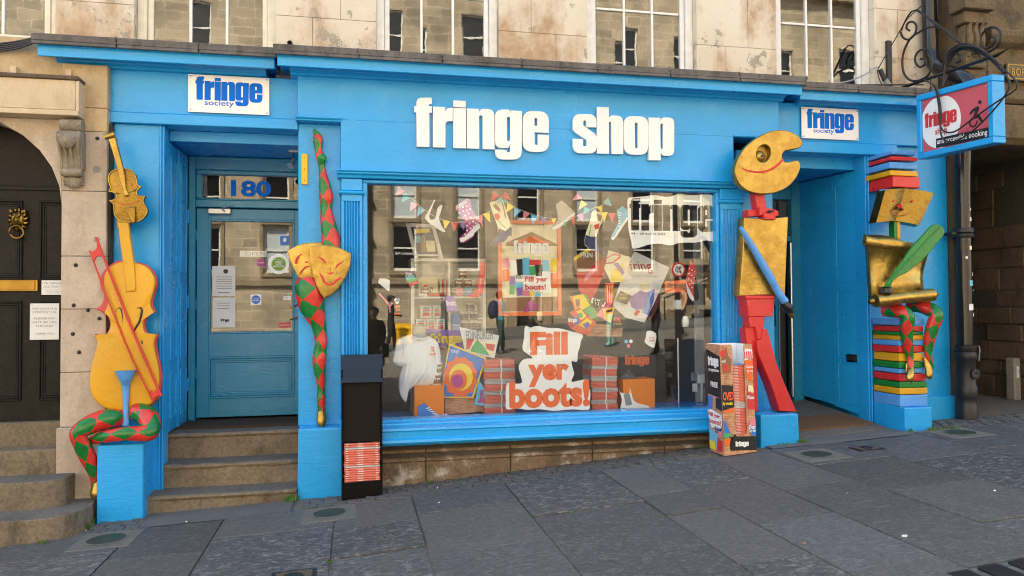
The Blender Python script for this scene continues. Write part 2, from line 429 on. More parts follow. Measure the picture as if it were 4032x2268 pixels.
def stone(name, c1, c2, stain=(.10, .085, .06), samt=.5, bscale=70, bmp=.5, sc=2.2, rough=.9, pale=None, ps=(.62, .66), spk=1.0):
    m, n, l, b = new_mat(name)
    f = noise(n, l, sc, 7, .62); s = noise(n, l, sc*1.7, 7, .68, vec=stretch(n, l, 1.3, 1.3, .6))
    oi = n.new('ShaderNodeObjectInfo')
    c = mixc(n, l, mapr(n, l, f, .3, .7), c1, c2)
    c = mixc(n, l, mapr(n, l, oi.outputs['Random'], 0, 1, 0, .3), c, dark(c1, .7))
    c = mixc(n, l, mapr(n, l, s, .5, .72, 0, samt), c, stain)
    if pale: c = mixc(n, l, mapr(n, l, noise(n, l, 4.5, 8, .7), ps[0], ps[1], 0, .8), c, pale)
    mu = n.new('ShaderNodeMix'); mu.data_type = 'RGBA'; mu.blend_type = 'MULTIPLY'; mu.inputs[0].default_value = spk; l.new(c, mu.inputs[6])
    l.new(mixc(n, l, mapr(n, l, noise(n, l, 38, 6, .75), .33, .67), (.62, .60, .57), (1.25, 1.25, 1.24)), mu.inputs[7]); c = mu.outputs[2]
    l.new(c, b.inputs['Base Color']); b.inputs['Roughness'].default_value = rough
    h = noise(n, l, bscale, 6, .7); h2 = noise(n, l, 6, 5, .6)
    a2 = n.new('ShaderNodeMath'); a2.operation = 'MULTIPLY_ADD'; l.new(h2, a2.inputs[0]); a2.inputs[1].default_value = 1.5; l.new(h, a2.inputs[2])
    bump(n, l, b, a2.outputs[0], bmp, .008); return m
stone('pink_stone', (.47, .38, .29), (.60, .51, .41), (.26, .17, .10), .55, spk=0.3)
stone('buff_paint', (.50, .37, .21), (.58, .45, .28), (.27, .17, .09), .6, spk=0.3)
stone('pale_paint', (.60, .47, .31), (.68, .56, .39), (.34, .22, .12), .55, bmp=.25, spk=0.15)
stone('carved_stone', (.26, .215, .16), (.40, .34, .26), (.055, .045, .035), .95, bmp=.8, spk=0.6)
stone('riser_stone', (.165, .108, .066), (.23, .162, .105), (.065, .046, .028), .75, pale=(.46, .43, .39), ps=(.53, .63))
stone('step_stone', (.165, .13, .088), (.26, .205, .14), (.06, .055, .034), .9, pale=(.30, .25, .18), ps=(.64, .72))
stone('tread_stone', (.125, .115, .105), (.18, .165, .145), (.07, .062, .05), .5)
stone('dark_stone', (.085, .062, .042), (.155, .112, .072), (.022, .017, .013), .7, bmp=1.0, bscale=40)
stone('sooty_stone', (.11, .078, .046), (.21, .145, .075), (.018, .014, .012), .85, bmp=.9)
stone('lead', (.085, .08, .078), (.17, .16, .155), (.03, .026, .022), .85, rough=.6, sc=6, bmp=.5, spk=0.6)
def flag(name, c1, c2, fleck, amt, fs=34.0, bmp=.8):
    m, n, l, b = new_mat(name)
    oi = n.new('ShaderNodeObjectInfo'); tc = n.new('ShaderNodeTexCoord'); mp = n.new('ShaderNodeMapping'); mp.inputs['Scale'].default_value = (.62, 1.25, 1)
    l.new(tc.outputs['Object'], mp.inputs[0])
    big = noise(n, l, 1.2, 6, .6); fine = noise(n, l, fs, 5, .62, vec=mp.outputs[0], dist=.8); mid = noise(n, l, fs*.28, 4, .6)
    c = mixc(n, l, mapr(n, l, big, .3, .7), c1, c2)
    c = mixc(n, l, mapr(n, l, oi.outputs['Random'], 0, 1, 0, .8), c, dark(c1, .5))
    c = mixc(n, l, mapr(n, l, fine, .34, .47, .7, 0), c, dark(c1, .42))
    ad = n.new('ShaderNodeMath'); ad.operation = 'MULTIPLY_ADD'; l.new(mid, ad.inputs[0]); ad.inputs[1].default_value = .35; l.new(fine, ad.inputs[2])
    c = mixc(n, l, mapr(n, l, ad.outputs[0], .70, .80, 0, amt), c, fleck)
    l.new(c, b.inputs['Base Color']); b.inputs['Roughness'].default_value = .6
    bump(n, l, b, fine, bmp, .012); return m
flag('slab_stone', (.094, .094, .097), (.115, .115, .117), (.20, .195, .19), .6, 46.0, .8)
flag('slab_rough', (.086, .086, .089), (.118, .117, .118), (.25, .245, .235), .75, 36.0, 1.1)
flag('slab_brown', (.102, .099, .095), (.122, .118, .113), (.20, .19, .175), .5, 52.0, .7)
stone('sett_stone', (.085, .083, .082), (.15, .145, .14), (.05, .048, .045), .4, bscale=40, bmp=.8, rough=.7, spk=0.8)
stone('tarmac', (.13, .128, .125), (.165, .16, .155), (.10, .10, .10), .4, bscale=250, bmp=.8, rough=.85, spk=0.5)
stone('joint_mortar', (.15, .135, .115), (.21, .19, .16), (.12, .11, .10), .5, bscale=150)
stone('joint_dirt', (.05, .045, .038), (.09, .08, .065), (.03, .028, .022), .5, bscale=150)
stone('road_cobble', (.15, .14, .13), (.22, .21, .19), (.08, .075, .07), .6, bscale=12, bmp=1.0)
plain('black_door', (.013, .0105, .009), .5, var=.5, scale=25, bmp=.5, bscale=30, spec=.2)
plain('rail_black', (.012, .012, .012), .5)
# ashlar of the building across the street (seen only in reflection)
def ashlar(name):
    m, n, l, b = new_mat(name)
    tc = n.new('ShaderNodeTexCoord'); mp = n.new('ShaderNodeMapping'); mp.inputs['Rotation'].default_value = (R(90), 0, 0); l.new(tc.outputs['Object'], mp.inputs[0])
    br = n.new('ShaderNodeTexBrick'); l.new(mp.outputs[0], br.inputs['Vector']); br.inputs['Scale'].default_value = 1.0
    br.inputs['Brick Width'].default_value = .82; br.inputs['Row Height'].default_value = .36; br.inputs['Mortar Size'].default_value = .02; br.inputs['Mortar Smooth'].default_value = .4; br.offset_frequency = 3; br.squash = .72; br.squash_frequency = 2
    br.inputs['Color1'].default_value = (.50, .395, .28, 1); br.inputs['Color2'].default_value = (.33, .26, .185, 1); br.inputs['Mortar'].default_value = (.60, .51, .39, 1)
    s = noise(n, l, .8, 7, .65)
    l.new(mixc(n, l, mapr(n, l, s, .46, .72, 0, .7), br.outputs['Color'], (.12, .10, .075)), b.inputs['Base Color']); b.inputs['Roughness'].default_value = .9
    return m
ashlar('ashlar')
plain('pale_blind', (.50, .56, .60), .7, bmp=0)
plain('wall_pale', (.36, .365, .37), .7, var=.06)
stone('ashlar_trim', (.24, .19, .125), (.34, .27, .18), (.10, .08, .06), .6, spk=0.2)
# printed red-brick paper of the leaflet box
def brickprint(name):
    m, n, l, b = new_mat(name)
    tc = n.new('ShaderNodeTexCoord'); mp = n.new('ShaderNodeMapping'); mp.inputs['Rotation'].default_value = (R(90), 0, 0); l.new(tc.outputs['Object'], mp.inputs[0])
    sp = n.new('ShaderNodeSeparateXYZ'); l.new(tc.outputs['Object'], sp.inputs[0]); cb = n.new('ShaderNodeCombineXYZ')
    ad = n.new('ShaderNodeMath'); l.new(sp.outputs[0], ad.inputs[0]); l.new(sp.outputs[1], ad.inputs[1]); l.new(ad.outputs[0], cb.inputs[0]); l.new(sp.outputs[2], cb.inputs[1])
    br = n.new('ShaderNodeTexBrick'); l.new(cb.outputs[0], br.inputs['Vector']); br.inputs['Scale'].default_value = 1.0
    br.inputs['Brick Width'].default_value = .042; br.inputs['Row Height'].default_value = .0145; br.inputs['Mortar Size'].default_value = .0016
    br.inputs['Color1'].default_value = (.42, .15, .055, 1); br.inputs['Color2'].default_value = (.58, .29, .14, 1); br.inputs['Mortar'].default_value = (.60, .46, .34, 1)
    l.new(mixc(n, l, mapr(n, l, noise(n, l, 18, 5), .45, .7, 0, .6), br.outputs['Color'], (.30, .085, .03)), b.inputs['Base Color']); b.inputs['Roughness'].default_value = .45
    return m
brickprint('brick_print')
# glass pane: both faces reflect by Fresnel, the rest passes
def glass(name, wave=0.0, wscale=3.0, ior=1.52, tint=(.97, .985, .98)):
    m = bpy.data.materials.new(name); m.use_nodes = True; M[name] = m
    n = m.node_tree.nodes; l = m.node_tree.links; n.clear()
    o = n.new('ShaderNodeOutputMaterial'); mx = n.new('ShaderNodeMixShader'); t = n.new('ShaderNodeBsdfTransparent'); gl = n.new('ShaderNodeBsdfGlossy')
    gl.inputs['Roughness'].default_value = 0.0; t.inputs['Color'].default_value = (*tint, 1)
    fr = n.new('ShaderNodeFresnel'); ge = n.new('ShaderNodeNewGeometry')
    l.new(mapr(n, l, ge.outputs['Backfacing'], 0, 1, ior, 1/ior), fr.inputs['IOR'])
    if wave > 0:
        bp = n.new('ShaderNodeBump'); bp.inputs['Strength'].default_value = wave; bp.inputs['Distance'].default_value = .02
        l.new(noise(n, l, wscale, 3, .5), bp.inputs['Height']); l.new(bp.outputs[0], gl.inputs['Normal'])
    l.new(fr.outputs[0], mx.inputs[0]); l.new(t.outputs[0], mx.inputs[1]); l.new(gl.outputs[0], mx.inputs[2]); l.new(mx.outputs[0], o.inputs['Surface'])
    return m
glass('shop_glass', ior=1.64)
glass('door_glass', wave=.03, wscale=1.2, ior=1.66)
glass('old_glass', wave=.025, wscale=2.6, ior=1.75)
def vprism(mb, xy, z0, z1, m=0):
    n = len(mb.v); k = len(xy)
    mb.v += [(x, y, z0) for x, y in xy]+[(x, y, z1) for x, y in xy]
    for i in range(k):
        j = (i+1) % k; mb.f.append((n+i, n+j, n+k+j, n+k+i)); mb.m.append(m); mb.uv.append(None)
    mb.f.append(tuple(n+i for i in range(k-1, -1, -1))); mb.m.append(m); mb.uv.append(None)
    mb.f.append(tuple(n+k+i for i in range(k))); mb.m.append(m); mb.uv.append(None)
    return mb
def xprism(mb, yz, x0, x1, m=0): return mb.prof(x0, x1, yz, m)

# ================================================================ GROUND
pav = MB()
xs = [-30, -12, -6]+[-4+.25*i for i in range(61)]+[14, 20, 40]
for a, b in zip(xs[:-1], xs[1:]):
    pav.quad((a, -5.2, g(a)-.012), (b, -5.2, g(b)-.012), (b, 2.55, g(b)-.012), (a, 2.55, g(a)-.012))
pavement = tag(pav.build('pavement', 'joint_mortar'), kind='structure')
COLS = {(-3.3, -2.42): [-.62, -1.5, -2.4, -3.3, -4.2, -5.15], (-2.42, -1.585): [-.56, -1.02, -1.95, -2.9, -3.9, -5.15],
        (-1.585, -.98): [-.47, -1.22, -2.1, -3.0, -4.1, -5.15], (-.98, -.155): [-.40, -.95, -1.87, -2.8, -3.8, -5.15],
        (-.155, .435): [-.42, -1.08, -1.68, -2.55, -3.5, -5.15], (.435, 1.2): [-.36, -.95, -1.87, -2.8, -3.75, -5.15],
        (1.2, 2.03): [-.37, -1.39, -2.37, -3.3, -4.3, -5.15], (2.03, 2.455): [-.38, -1.28, -1.78, -2.75, -3.6, -5.15],
        (2.455, 3.0): [-.40, -1.17, -2.19, -3.05, -4.0, -5.15], (3.0, 3.575): [-.42, -1.6, -2.48, -3.24, -4.2, -5.15],
        (3.575, 4.3): [-.44, -1.1, -1.94, -2.73, -3.6, -5.15], (4.3, 5.1): [-.46, -1.3, -2.35, -3.3, -5.15],
        (5.1, 5.9): [-.38, -1.2, -2.2, -3.2, -5.15], (5.9, 6.75): [-.38, -1.35, -2.4, -3.4, -5.15], (6.75, 7.7): [-.36, -1.3, -2.3, -3.4, -5.15], (7.7, 8.7): [.1, -1.2, -2.4, -3.4, -5.15]}
rs = random.Random(3)
for (x0, x1), ys in COLS.items():
    for y1, y0 in zip(ys[:-1], ys[1:]):
        e = .0055; t = .006*rs.uniform(-1, 1); s = rs.uniform(-.0025, .0025)
        P = [(x0+e, y0+e), (x1-e, y0+e), (x1-e, y1-e), (x0+e, y1-e)]
        zz = [g(x)+t+s*(i in (0, 1)) for i, (x, y) in enumerate(P)]
        MB().hexa([(x, y, z-.05) for (x, y), z in zip(P, zz)]+[(x, y, z) for (x, y), z in zip(P, zz)]).build('paving_slab', rs.choice(['slab_stone', 'slab_brown', 'slab_rough']), pavement, .004)
# strips and aprons flush with the slabs
for nm, x0, x1, y0, y1, mt in (('threshold_strip', -1.58, -.5, -.462, -.06, 'tarmac'), ('entry_apron', 3.99, 5.06, -.452, -.14, 'tarmac'), ('entry_apron', 3.62, 3.985, -.435, -.305, 'tarmac')):
    mb = MB(); n = 6
    for i in range(n):
        a = x0+(x1-x0)*i/n; b = x0+(x1-x0)*(i+1)/n
        mb.quad((a, y0, g(a)-.001), (b, y0, g(b)-.001), (b, y1, g(b)-.001), (a, y1, g(a)-.001))
    mb.build(nm, mt, pavement)
# small granite setts along the wall
sett_me = []
for k in range(4):
    o = MB().box(-.053, .053, -.043, .043, -.06, 0).build('sett', 'sett_stone', pavement, .008, seg=2)
    for v in o.data.vertices:
        v.co.x += rs.uniform(-.004, .004); v.co.y += rs.uniform(-.004, .004); v.co.z += rs.uniform(-.002, .002)
    sett_me.append(o.data); o.location = (-.36+.115*k, -.31, g(-.36+.115*k)); 
def sett(x, y):
    o = bpy.data.objects.new('sett', rs.choice(sett_me)); link(o); adopt(o, pavement)
    sl = math.atan2(g(x+.05)-g(x-.05), .1)
    o.location = (x, y, g(x)+rs.uniform(-.003, .003)); o.rotation_euler = (rs.uniform(-.02, .02), -sl+rs.uniform(-.02, .02), rs.uniform(-.04, .04)+rs.choice((0, math.pi)))
    o.scale = (rs.uniform(.94, 1.02), rs.uniform(.93, 1.02), 1)
for r in range(5):
    x = (.08 if r > 0 else .10)+.05*(r % 2)
    while x < (3.52 if r > 0 else 2.9):
        sett(x, -.312+.096*r); x += .1125
for r in range(2):
    for k in range(3): sett(-.42+.112*k, -.12-.092*r-.0)
for r in range(4):
    x = 5.42+.05*(r % 2)
    while x < 6.7: sett(x, -.33+.095*r); x += .1125
for r in range(4):
    for k in range(4-r % 2): sett(-1.90+.112*k+.04*(r % 2), -.50+.096*r)
# kerb and cobbled street, far pavement (all seen in the window's reflection)
def gfar(x, y):
    return g(x)-.10+max(0, -y-9)*.028
mb = MB()
for a, b in zip(xs[:-1], xs[1:]):
    mb.hexa([(a, -5.42, g(a)-.3), (b, -5.42, g(b)-.3), (b, -5.2, g(b)-.3), (a, -5.2, g(a)-.3), (a, -5.42, g(a)), (b, -5.42, g(b)), (b, -5.2, g(b)), (a, -5.2, g(a))])
tag(mb.build('kerb', 'slab_stone'), kind='structure')
def cob(name):
    m, n, l, b = new_mat(name)
    tc = n.new('ShaderNodeTexCoord'); br = n.new('ShaderNodeTexBrick'); l.new(tc.outputs['Object'], br.inputs['Vector']); br.inputs['Scale'].default_value = 1.0
    br.inputs['Brick Width'].default_value = .26; br.inputs['Row Height'].default_value = .14; br.inputs['Mortar Size'].default_value = .018
    br.inputs['Color1'].default_value = (.17, .155, .14, 1); br.inputs['Color2'].default_value = (.26, .24, .21, 1); br.inputs['Mortar'].default_value = (.07, .063, .055, 1)
    l.new(br.outputs['Color'], b.inputs['Base Color']); b.inputs['Roughness'].default_value = .7
    bump(n, l, b, mapr(n, l, br.outputs['Fac'], 0, 1, 1, 0), .8, .02); return m
cob('cobbles')
mb = MB(); yr = [-5.42, -9, -13, -17]
for a, b in zip(xs[:-1], xs[1:]):
    for c, d in zip(yr[:-1], yr[1:]): mb.quad((a, d, gfar(a, d)), (b, d, gfar(b, d)), (b, c, gfar(b, c)), (a, c, gfar(a, c)))
tag(mb.build('road', 'cobbles'), kind='structure')
mb = MB()
for a, b in zip(xs[:-1], xs[1:]):
    mb.hexa([(a, -23.4, gfar(a, -17)-.1), (b, -23.4, gfar(b, -17)-.1), (b, -17, gfar(b, -17)-.1), (a, -17, gfar(a, -17)-.1), (a, -23.4, gfar(a, -17)+.22), (b, -23.4, gfar(b, -17)+.22), (b, -17, gfar(b, -17)+.12), (a, -17, gfar(a, -17)+.12)])
tag(mb.build('far_pavement', 'slab_stone'), kind='structure')
# one sheet under it all out to the horizon
mb = MB(); mb.quad((-160, -160, -4.0), (160, -160, -4.0), (160, 160, -4.0), (-160, 160, -4.0))
tag(mb.build('ground', 'tarmac'), kind='structure')

# round lights let into the pavement, covers
for i, (x, y, r, lab) in enumerate(((-1.72, -.72, .125, 'round glass light set in pale square beside the chequered cello figure plinth'), (-.20, -.62, .12, 'round green glass light set in pale square below the black magazine stand'),
                     (3.79, -.82, .12, 'round glass light set in pale square by the easel figure plinth'), (5.40, -.60, .13, 'round glass light set in pale square by the book figure plinth'))):
    t = thing('ground_light', lab, 'ground light', (x, y, g(x)), 'lights set in the pavement')
    sl = (g(x+.2)-g(x-.2))/.4; h = .2
    mb = MB(); mb.hexa([(x+a, y+b, g(x)+sl*a-.03) for a, b in ((-h, -h), (h, -h), (h, h), (-h, h))]+[(x+a, y+b, g(x)+sl*a+.0055) for a, b in ((-h, -h), (h, -h), (h, h), (-h, h))])
    mb.build('surround', 'concrete_light', t, .004)
    n = 28; mb = MB(); ring = [(r*math.cos(2*math.pi*k/n), r*math.sin(2*math.pi*k/n)) for k in range(n)]
    mb.quad(*[(x+a, y+b, g(x)+sl*a+.0095) for a, b in ring]); mb.build('lens', 'light_glass', t)
    mb = MB()
    for k in range(n):
        (a, b), (c, d) = ring[k], ring[(k+1) % n]
        mb.quad((x+a, y+b, g(x)+sl*a+.011), (x+c, y+d, g(x)+sl*c+.011), (x+c*1.1, y+d*1.1, g(x)+sl*c*1.1+.0085), (x+a*1.1, y+b*1.1, g(x)+sl*a*1.1+.0085))
    mb.build('rim', 'concrete_light', t)
def cover(name, lab, x, y, w, d):
    t = thing(name, lab, 'cover', (x, y, g(x))); sl = (g(x+.2)-g(x-.2))/.4
    def pl(x0, x1, y0, y1, h): return [(x+a, y+b, g(x)+sl*a+h) for a, b in ((x0, y0), (x1, y0), (x1, y1), (x0, y1))]
    MB().hexa(pl(-w, w, -d, d, -.03)+pl(-w, w, -d, d, .006)).build('frame', 'iron', t, .003)
    MB().quad(*pl(-w*.8, w*.8, -d*.8, d*.8, .0075)).build('plate', 'dark_stone', t)
    MB().lathe([(w*.42, 0), (w*.42, .006), (w*.3, .006)], (x, y, g(x)+.008), seg=16).build('boss', 'iron', t)
cover('water_cover', 'small square iron water cover let into the slabs below the black magazine stand', -.36, -1.93, .13, .12)
cover('stopcock_cover', 'small rusty iron stopcock cover in the slabs before the open entrance', 4.30, -.78, .12, .085)
t = thing('drain_grating', 'dark slotted drain grating at the street edge of the slabs', 'grating', (3.2, -3.4, g(3.2)))
for k in range(5):
    x = 2.86+.18*k; MB().hexa([(x, -3.62, g(x)-.02), (x+.12, -3.62, g(x+.12)-.02), (x+.12, -3.27, g(x+.12)-.02), (x, -3.27, g(x)-.02), (x, -3.62, g(x)+.007), (x+.12, -3.62, g(x+.12)+.007), (x+.12, -3.27, g(x+.12)+.007), (x, -3.27, g(x)+.007)]).build('bar', 'iron', t, .003)

# ================================================================ THE SHOP'S BUILDING (upper wall, sash windows)
bld = thing('shop_building', 'cream limewashed stone building with sash windows above the blue shop front', 'building', (1.8, .3, 3.7))
WY = .25
OPEN = [(-3.60, -2.42), (-1.82, -.68), (.18, 1.30), (2.15, 3.27), (4.13, 5.25)]
PIERS = [(-2.42, -1.82), (-.68, .18), (1.30, 2.15), (3.27, 4.13), (5.25, 6.02)]
zc = [3.55, 4.112, 4.62, 5.1, 5.5, 5.85]
for i, (a, b) in enumerate(PIERS):
    for j in range(len(zc)-1):
        cuts = [a, a+(b-a)*(.36 if (i+j) % 2 else .64), b] if b-a > .7 else [a, b]
        for c, d in zip(cuts[:-1], cuts[1:]):
            e0 = 0 if c == a else .002; e1 = 0 if d == b else .002
            box('stone_block', 'cream_wall', bld, c+e0, d-e1, WY, WY+.30, zc[j]+.002, zc[j+1]-.002, .002)
    box('joint_backing', 'concrete_pale', bld, a+.004, b-.004, WY+.006, WY+.29, zc[0], zc[-1], 0)
box('upper_wall', 'cream_wall', bld, -2.42, 6.02, WY, WY+.3, 5.852, 12.5, 0)
box('wall_core', 'room_dark', bld, -2.42, 7.2, 2.62, 12, -.5, 12.5, 0)
box('floor_slab', 'room_dark', bld, -2.42, 6.0, WY+.15, 2.62, 3.42, 3.70, 0)
box('room_back', 'room_dark', bld, -2.42, 6.0, 1.55, 2.62, 3.70, 12.4, 0)
box('roof', 'lead', bld, -2.5, 7.3, .1, 12.1, 12.5, 12.7, 0)
for i, (a, b) in enumerate(OPEN):
    w = thing('window', None, None, (a, .4, 3.75)); adopt(w, bld); w.location = (a, .4, 3.75)
    fy = .36
    if i: 
        mb = MB(); mb.box(a+.002, a+.075, fy-.03, fy+.08, 3.72, 5.85); mb.box(b-.075, b-.002, fy-.03, fy+.08, 3.72, 5.85)
    else:
        mb = MB(); mb.box(a+.002, a+.055, fy-.03, fy+.08, 3.72, 5.85); mb.box(b-.06, b-.002, fy-.03, fy+.08, 3.72, 5.85)
    mb.box(a+.06, b-.06, fy-.03, fy+.08, 5.78, 5.85)
    mb.build('box_frame', 'cream_frame' if i < 2 else 'white_frame', w, .004)
    mb = MB(); x0, x1 = a+.078, b-.078; zb = 3.835
    mb.box(x0, x1, fy, fy+.05, 3.755, zb); mb.box(x0, x0+.045, fy+.002, fy+.048, zb, 5.4); mb.box(x1-.045, x1, fy+.002, fy+.048, zb, 5.4)
    mb.build('sash_frame', 'cream_frame' if i < 2 else 'white_frame', w, .004)
    n = 3; px = [x0+.045+(x1-x0-.09)*k/n for k in range(n+1)]
    zrow = [zb, 4.44, 4.9, 5.33] if i > 0 else [zb, 4.5, 5.33]
    for k in range(1, n): MB().box(px[k]-.011, px[k]+.011, fy+.004, fy+.045, zb, 5.4).build('glazing_bar', 'white_frame', w, .003)
    for r in range(1, len(zrow)-1):
        for k in range(n): MB().box(px[k]+.0115, px[k+1]-.0115, fy+.006, fy+.043, zrow[r]-.011, zrow[r]+.011).build('glazing_bar', 'white_frame', w, .003)
    rp = random.Random(20+i)
    for r in range(len(zrow)-1):
        for k in range(n):
            y = fy+.022; tw = rp.uniform(-.0016, .0016); tv = rp.uniform(-.002, .002)
            X0, X1, Z0, Z1 = px[k]-.002, px[k+1]+.002, zrow[r], zrow[r+1]
            MB().hexa([(X0, y-tw-tv, Z0), (X1, y+tw-tv, Z0), (X1, y+tw-tv+.003, Z0), (X0, y-tw-tv+.003, Z0), (X0, y-tw+tv, Z1), (X1, y+tw+tv, Z1), (X1, y+tw+tv+.003, Z1), (X0, y-tw+tv+.003, Z1)]).build('pane', 'old_glass', w)
    box('sill', 'cream_frame' if i < 2 else 'white_frame', w, a+.003, b-.003, .255, fy+.09, 3.69, 3.75, .006)
# little overflow pipe and cable clips on the wall
o = MB().lathe([(.022, 0), (.022, .06), (.015, .06), (.015, .01)], (*W(1141, 170, .2)[:1], .25, W(1141, 170, .2)[1]), 'Y', 14).build('overflow_pipe', 'iron', bld)

# ================================================================ SHOP FRONT
sf = thing('shopfront', 'bright blue painted timber shop front with fluted pilasters and stepped cornice', 'shop front', (1.8, .05, .3))
B = 'blue_paint'
# entablature: plain fascia boards
shape('fascia_board', B, sf, [[(-.48, 3.143), (-.126, 3.143), (-.126, 2.737), (3.512, 2.737), (3.512, 3.165), (3.99, 3.165), (3.99, 3.515), (-.48, 3.515)]], FRONT(.30), .30, .004)
box('fascia_batten', B, sf, -.125, 3.51, -.0035, .0, 3.158, 3.168, .001)
box('fascia_board', B, sf, -2.185, -.482, .10, .42, 3.165, 3.515, .006)
box('fascia_board', B, sf, 3.992, 5.99, .10, .42, 3.165, 3.54, .006)
box('lintel_strip', B, sf, -1.98, -.482, .083, .30, 3.076, 3.164, .005)
box('lintel_strip', B, sf, 3.992, 5.36, .083, .30, 3.055, 3.164, .005)
MB().prof(-.495, -.118, [(-.028, 3.172), (-.028, 3.158), (-.012, 3.145), (-.012, 3.135), (.30, 3.135), (.30, 3.172)]).build('ledge', B, sf, .003)
MB().prof(3.516, 4.0, [(-.020, 3.172), (-.020, 3.158), (-.010, 3.150), (.09, 3.150), (.09, 3.172)]).build('ledge', B, sf, .003)
def cornice(x0, x1, d, dz=0.0):
    z = dz
    F0 = .0 if d < -.15 else .10                 # plane of the fascia below
    mb = MB(); mb.prof(x0, x1, [(d, 3.532+z), (d, 3.606+z), (d-.012, 3.612+z), (d-.012, 3.622+z), (d-.026, 3.638+z), (.42, 3.638+z), (.42, 3.588+z), (d+.03, 3.588+z), (d+.026, 3.532+z)])
    mb.build('cornice_band', B, sf, .003)
    q = .5*(d+F0)
    mb = MB(); mb.prof(x0+.085, x1-.085 if x1 < 5 else x1, [(q-.01, 3.587), (q-.006, 3.566), (q+.03, 3.553), (q+.034, 3.543), (F0-.036, 3.528), (F0-.03, 3.516), (F0-.012, 3.510), (.42, 3.510), (.42, 3.587)])
    mb.build('cornice_moulding', B, sf, .002)
    mb = MB(); n = max(3, int((x1-x0)/.6)); rr = random.Random(int(x0*100))
    top = [(x0-.03+(x1-x0+.06)*i/n, rr.uniform(-.004, .004)) for i in range(n+1)]
    for i, ((a, p), (b, q)) in enumerate(zip(top[:-1], top[1:])):
        mb = MB(); e = .0012
        mb.hexa([(a, d-.045+p, 3.639+z), (b-e, d-.045+q, 3.639+z), (b-e, .249, 3.70+z), (a, .249, 3.70+z), (a, d-.052+p, 3.692+z), (b-e, d-.052+q, 3.692+z), (b-e, .249, 3.735+z), (a, .249, 3.735+z)])
        mb.box(a+.004, b-.006, d-.047, d-.02, 3.612+z, 3.6385+z)
        mb.tube([(b-.01, d-.05+q, 3.66+z, .008), (b-.01, d-.05+q, 3.69+z, .010), (b-.01, d+.02, 3.703+z, .009)], 6, 2)
        mb.build('lead_flashing', 'lead', sf, .004)
cornice(-2.42, -.655, -.10, 0.0)
cornice(-.622, 4.11, -.21, -.005)
cornice(4.155, 6.0, -.10, -.012)
# pilaster behind the legs and masks
box('pillar', B, sf, -.482, -.124, .10, .50, .56, 3.135, .006)
MB().hexa([(-.478, -.055, g(-.47)-.1), (-.108, -.055, g(-.1)-.1), (-.108, .3, g(-.1)-.1), (-.478, .3, g(-.47)-.1), (-.470, -.045, .555), (-.112, -.045, .555), (-.112, .3, .575), (-.470, .3, .575)]).build('pillar_plinth', B, sf, .012, seg=2)
# fluted pilasters
def fluted(x0, x1):
    w = x1-x0; xy = [(x0, .20), (x0, .05)]; n = 6; m0 = w*.11; fw = (w-2*m0)/n
    for k in range(n):
        a = x0+m0+k*fw; xy += [(a+fw*.12, .05), (a+fw*.2, .064), (a+fw*.5, .069), (a+fw*.8, .064), (a+fw*.88, .05)]
    xy += [(x1, .05), (x1, .20)]
    t = thing('pilaster', None, None, (x0, .05, .56)); adopt(t, sf); t.location = (x0, .05, .56)
    vprism(MB(), xy, .60, 2.47).build('fluted_shaft', B, t)
    for k in range(n):
        a = x0+m0+k*fw; lp = [(a+fw*.5+fw*.4*math.cos(q), 2.47+.02*math.sin(q)) for q in [math.pi*i/6 for i in range(7)]]
    box('necking', B, t, x0-.0005, x1+.0005, .049, .20, 2.47, 2.527, .003)
    MB().prof(x0-.018, x1+.018, [(.05, 2.524), (.028, 2.531), (.022, 2.545), (.03, 2.557), (.05, 2.562), (.2, 2.562), (.2, 2.524)]).build('astragal', B, t, .002)
    box('capital', B, t, x0-.001, x1+.001, .044, .20, 2.563, 2.664, .004)
    box('base', B, t, x0-.012, x1+.012, .035, .20, .50, .60, .006)
fluted(-.122, .055); fluted(3.395, 3.612)
# beam moulding under the fascia, frame round the pane
MB().prof(-.155, 3.55, [(-.022, 2.736), (-.022, 2.722), (-.006, 2.712), (-.004, 2.700), (.02, 2.690), (.028, 2.668), (.30, 2.666), (.30, 2.736)]).build('beam_moulding', B, sf, .002)
mb = MB(); mb.box(.057, 3.393, .075, .22, 2.634, 2.664); mb.box(.0565, .098, .07, .22, .56, 2.634); mb.box(3.362, 3.3925, .07, .22, .56, 2.634)
mb.build('window_frame', B, sf, .006)
GLY = .135
box('window_pane', 'shop_glass', sf, .098, 3.362, GLY, GLY+.008, .585, 2.634, 0)
MB().prof(.03, 3.42, [(-.115, .405), (-.125, .418), (-.12, .440), (-.105, .449), (-.095, .452), (-.095, .505), (-.105, .515), (-.10, .535), (-.02, .552), (-.015, .566), (.04, .575), (.045, .586), (.23, .588), (.23, .40), (-.06, .40), (-.06, .388), (-.085, .388), (-.09, .40)]).build('window_sill', B, sf, .002)
# stone stall riser under the sill, four stones with a worn moulding
for a, b in ((-.10, .585), (.59, 1.33), (1.335, 2.085), (2.09, 2.78), (2.785, 3.60)):
    prof = [(.045, .387), (.045, .338), (.012, .33), (.008, .305), (.036, .296), (.036, .266), (.004, .258), (-.006, .236), (.012, .226), (.012, -.15), (.25, -.15), (.25, .387)]
    MB().prof(a+.002, b-.002, prof).build('riser_stone', 'riser_stone', sf, .004)
box('riser_backing', 'joint_dirt', sf, -.1, 3.6, .03, .24, -.2, .38, 0)
# ---- left porch
PX0, PX1 = -1.553, -.485
box('jamb_panel', B, sf, -1.936, -1.585, .13, .34, -.1, 3.0755, .004)
mb = MB(); mb.box(-1.585, -1.572, .118, .3, -.02, 3.0755); mb.box(-1.572, -1.562, .135, .3, -.02, 3.0755); mb.box(-1.562, -1.551, .125, .3, -.02, 3.0755)
mb.build('jamb_moulding', B, sf, .003)
D = B
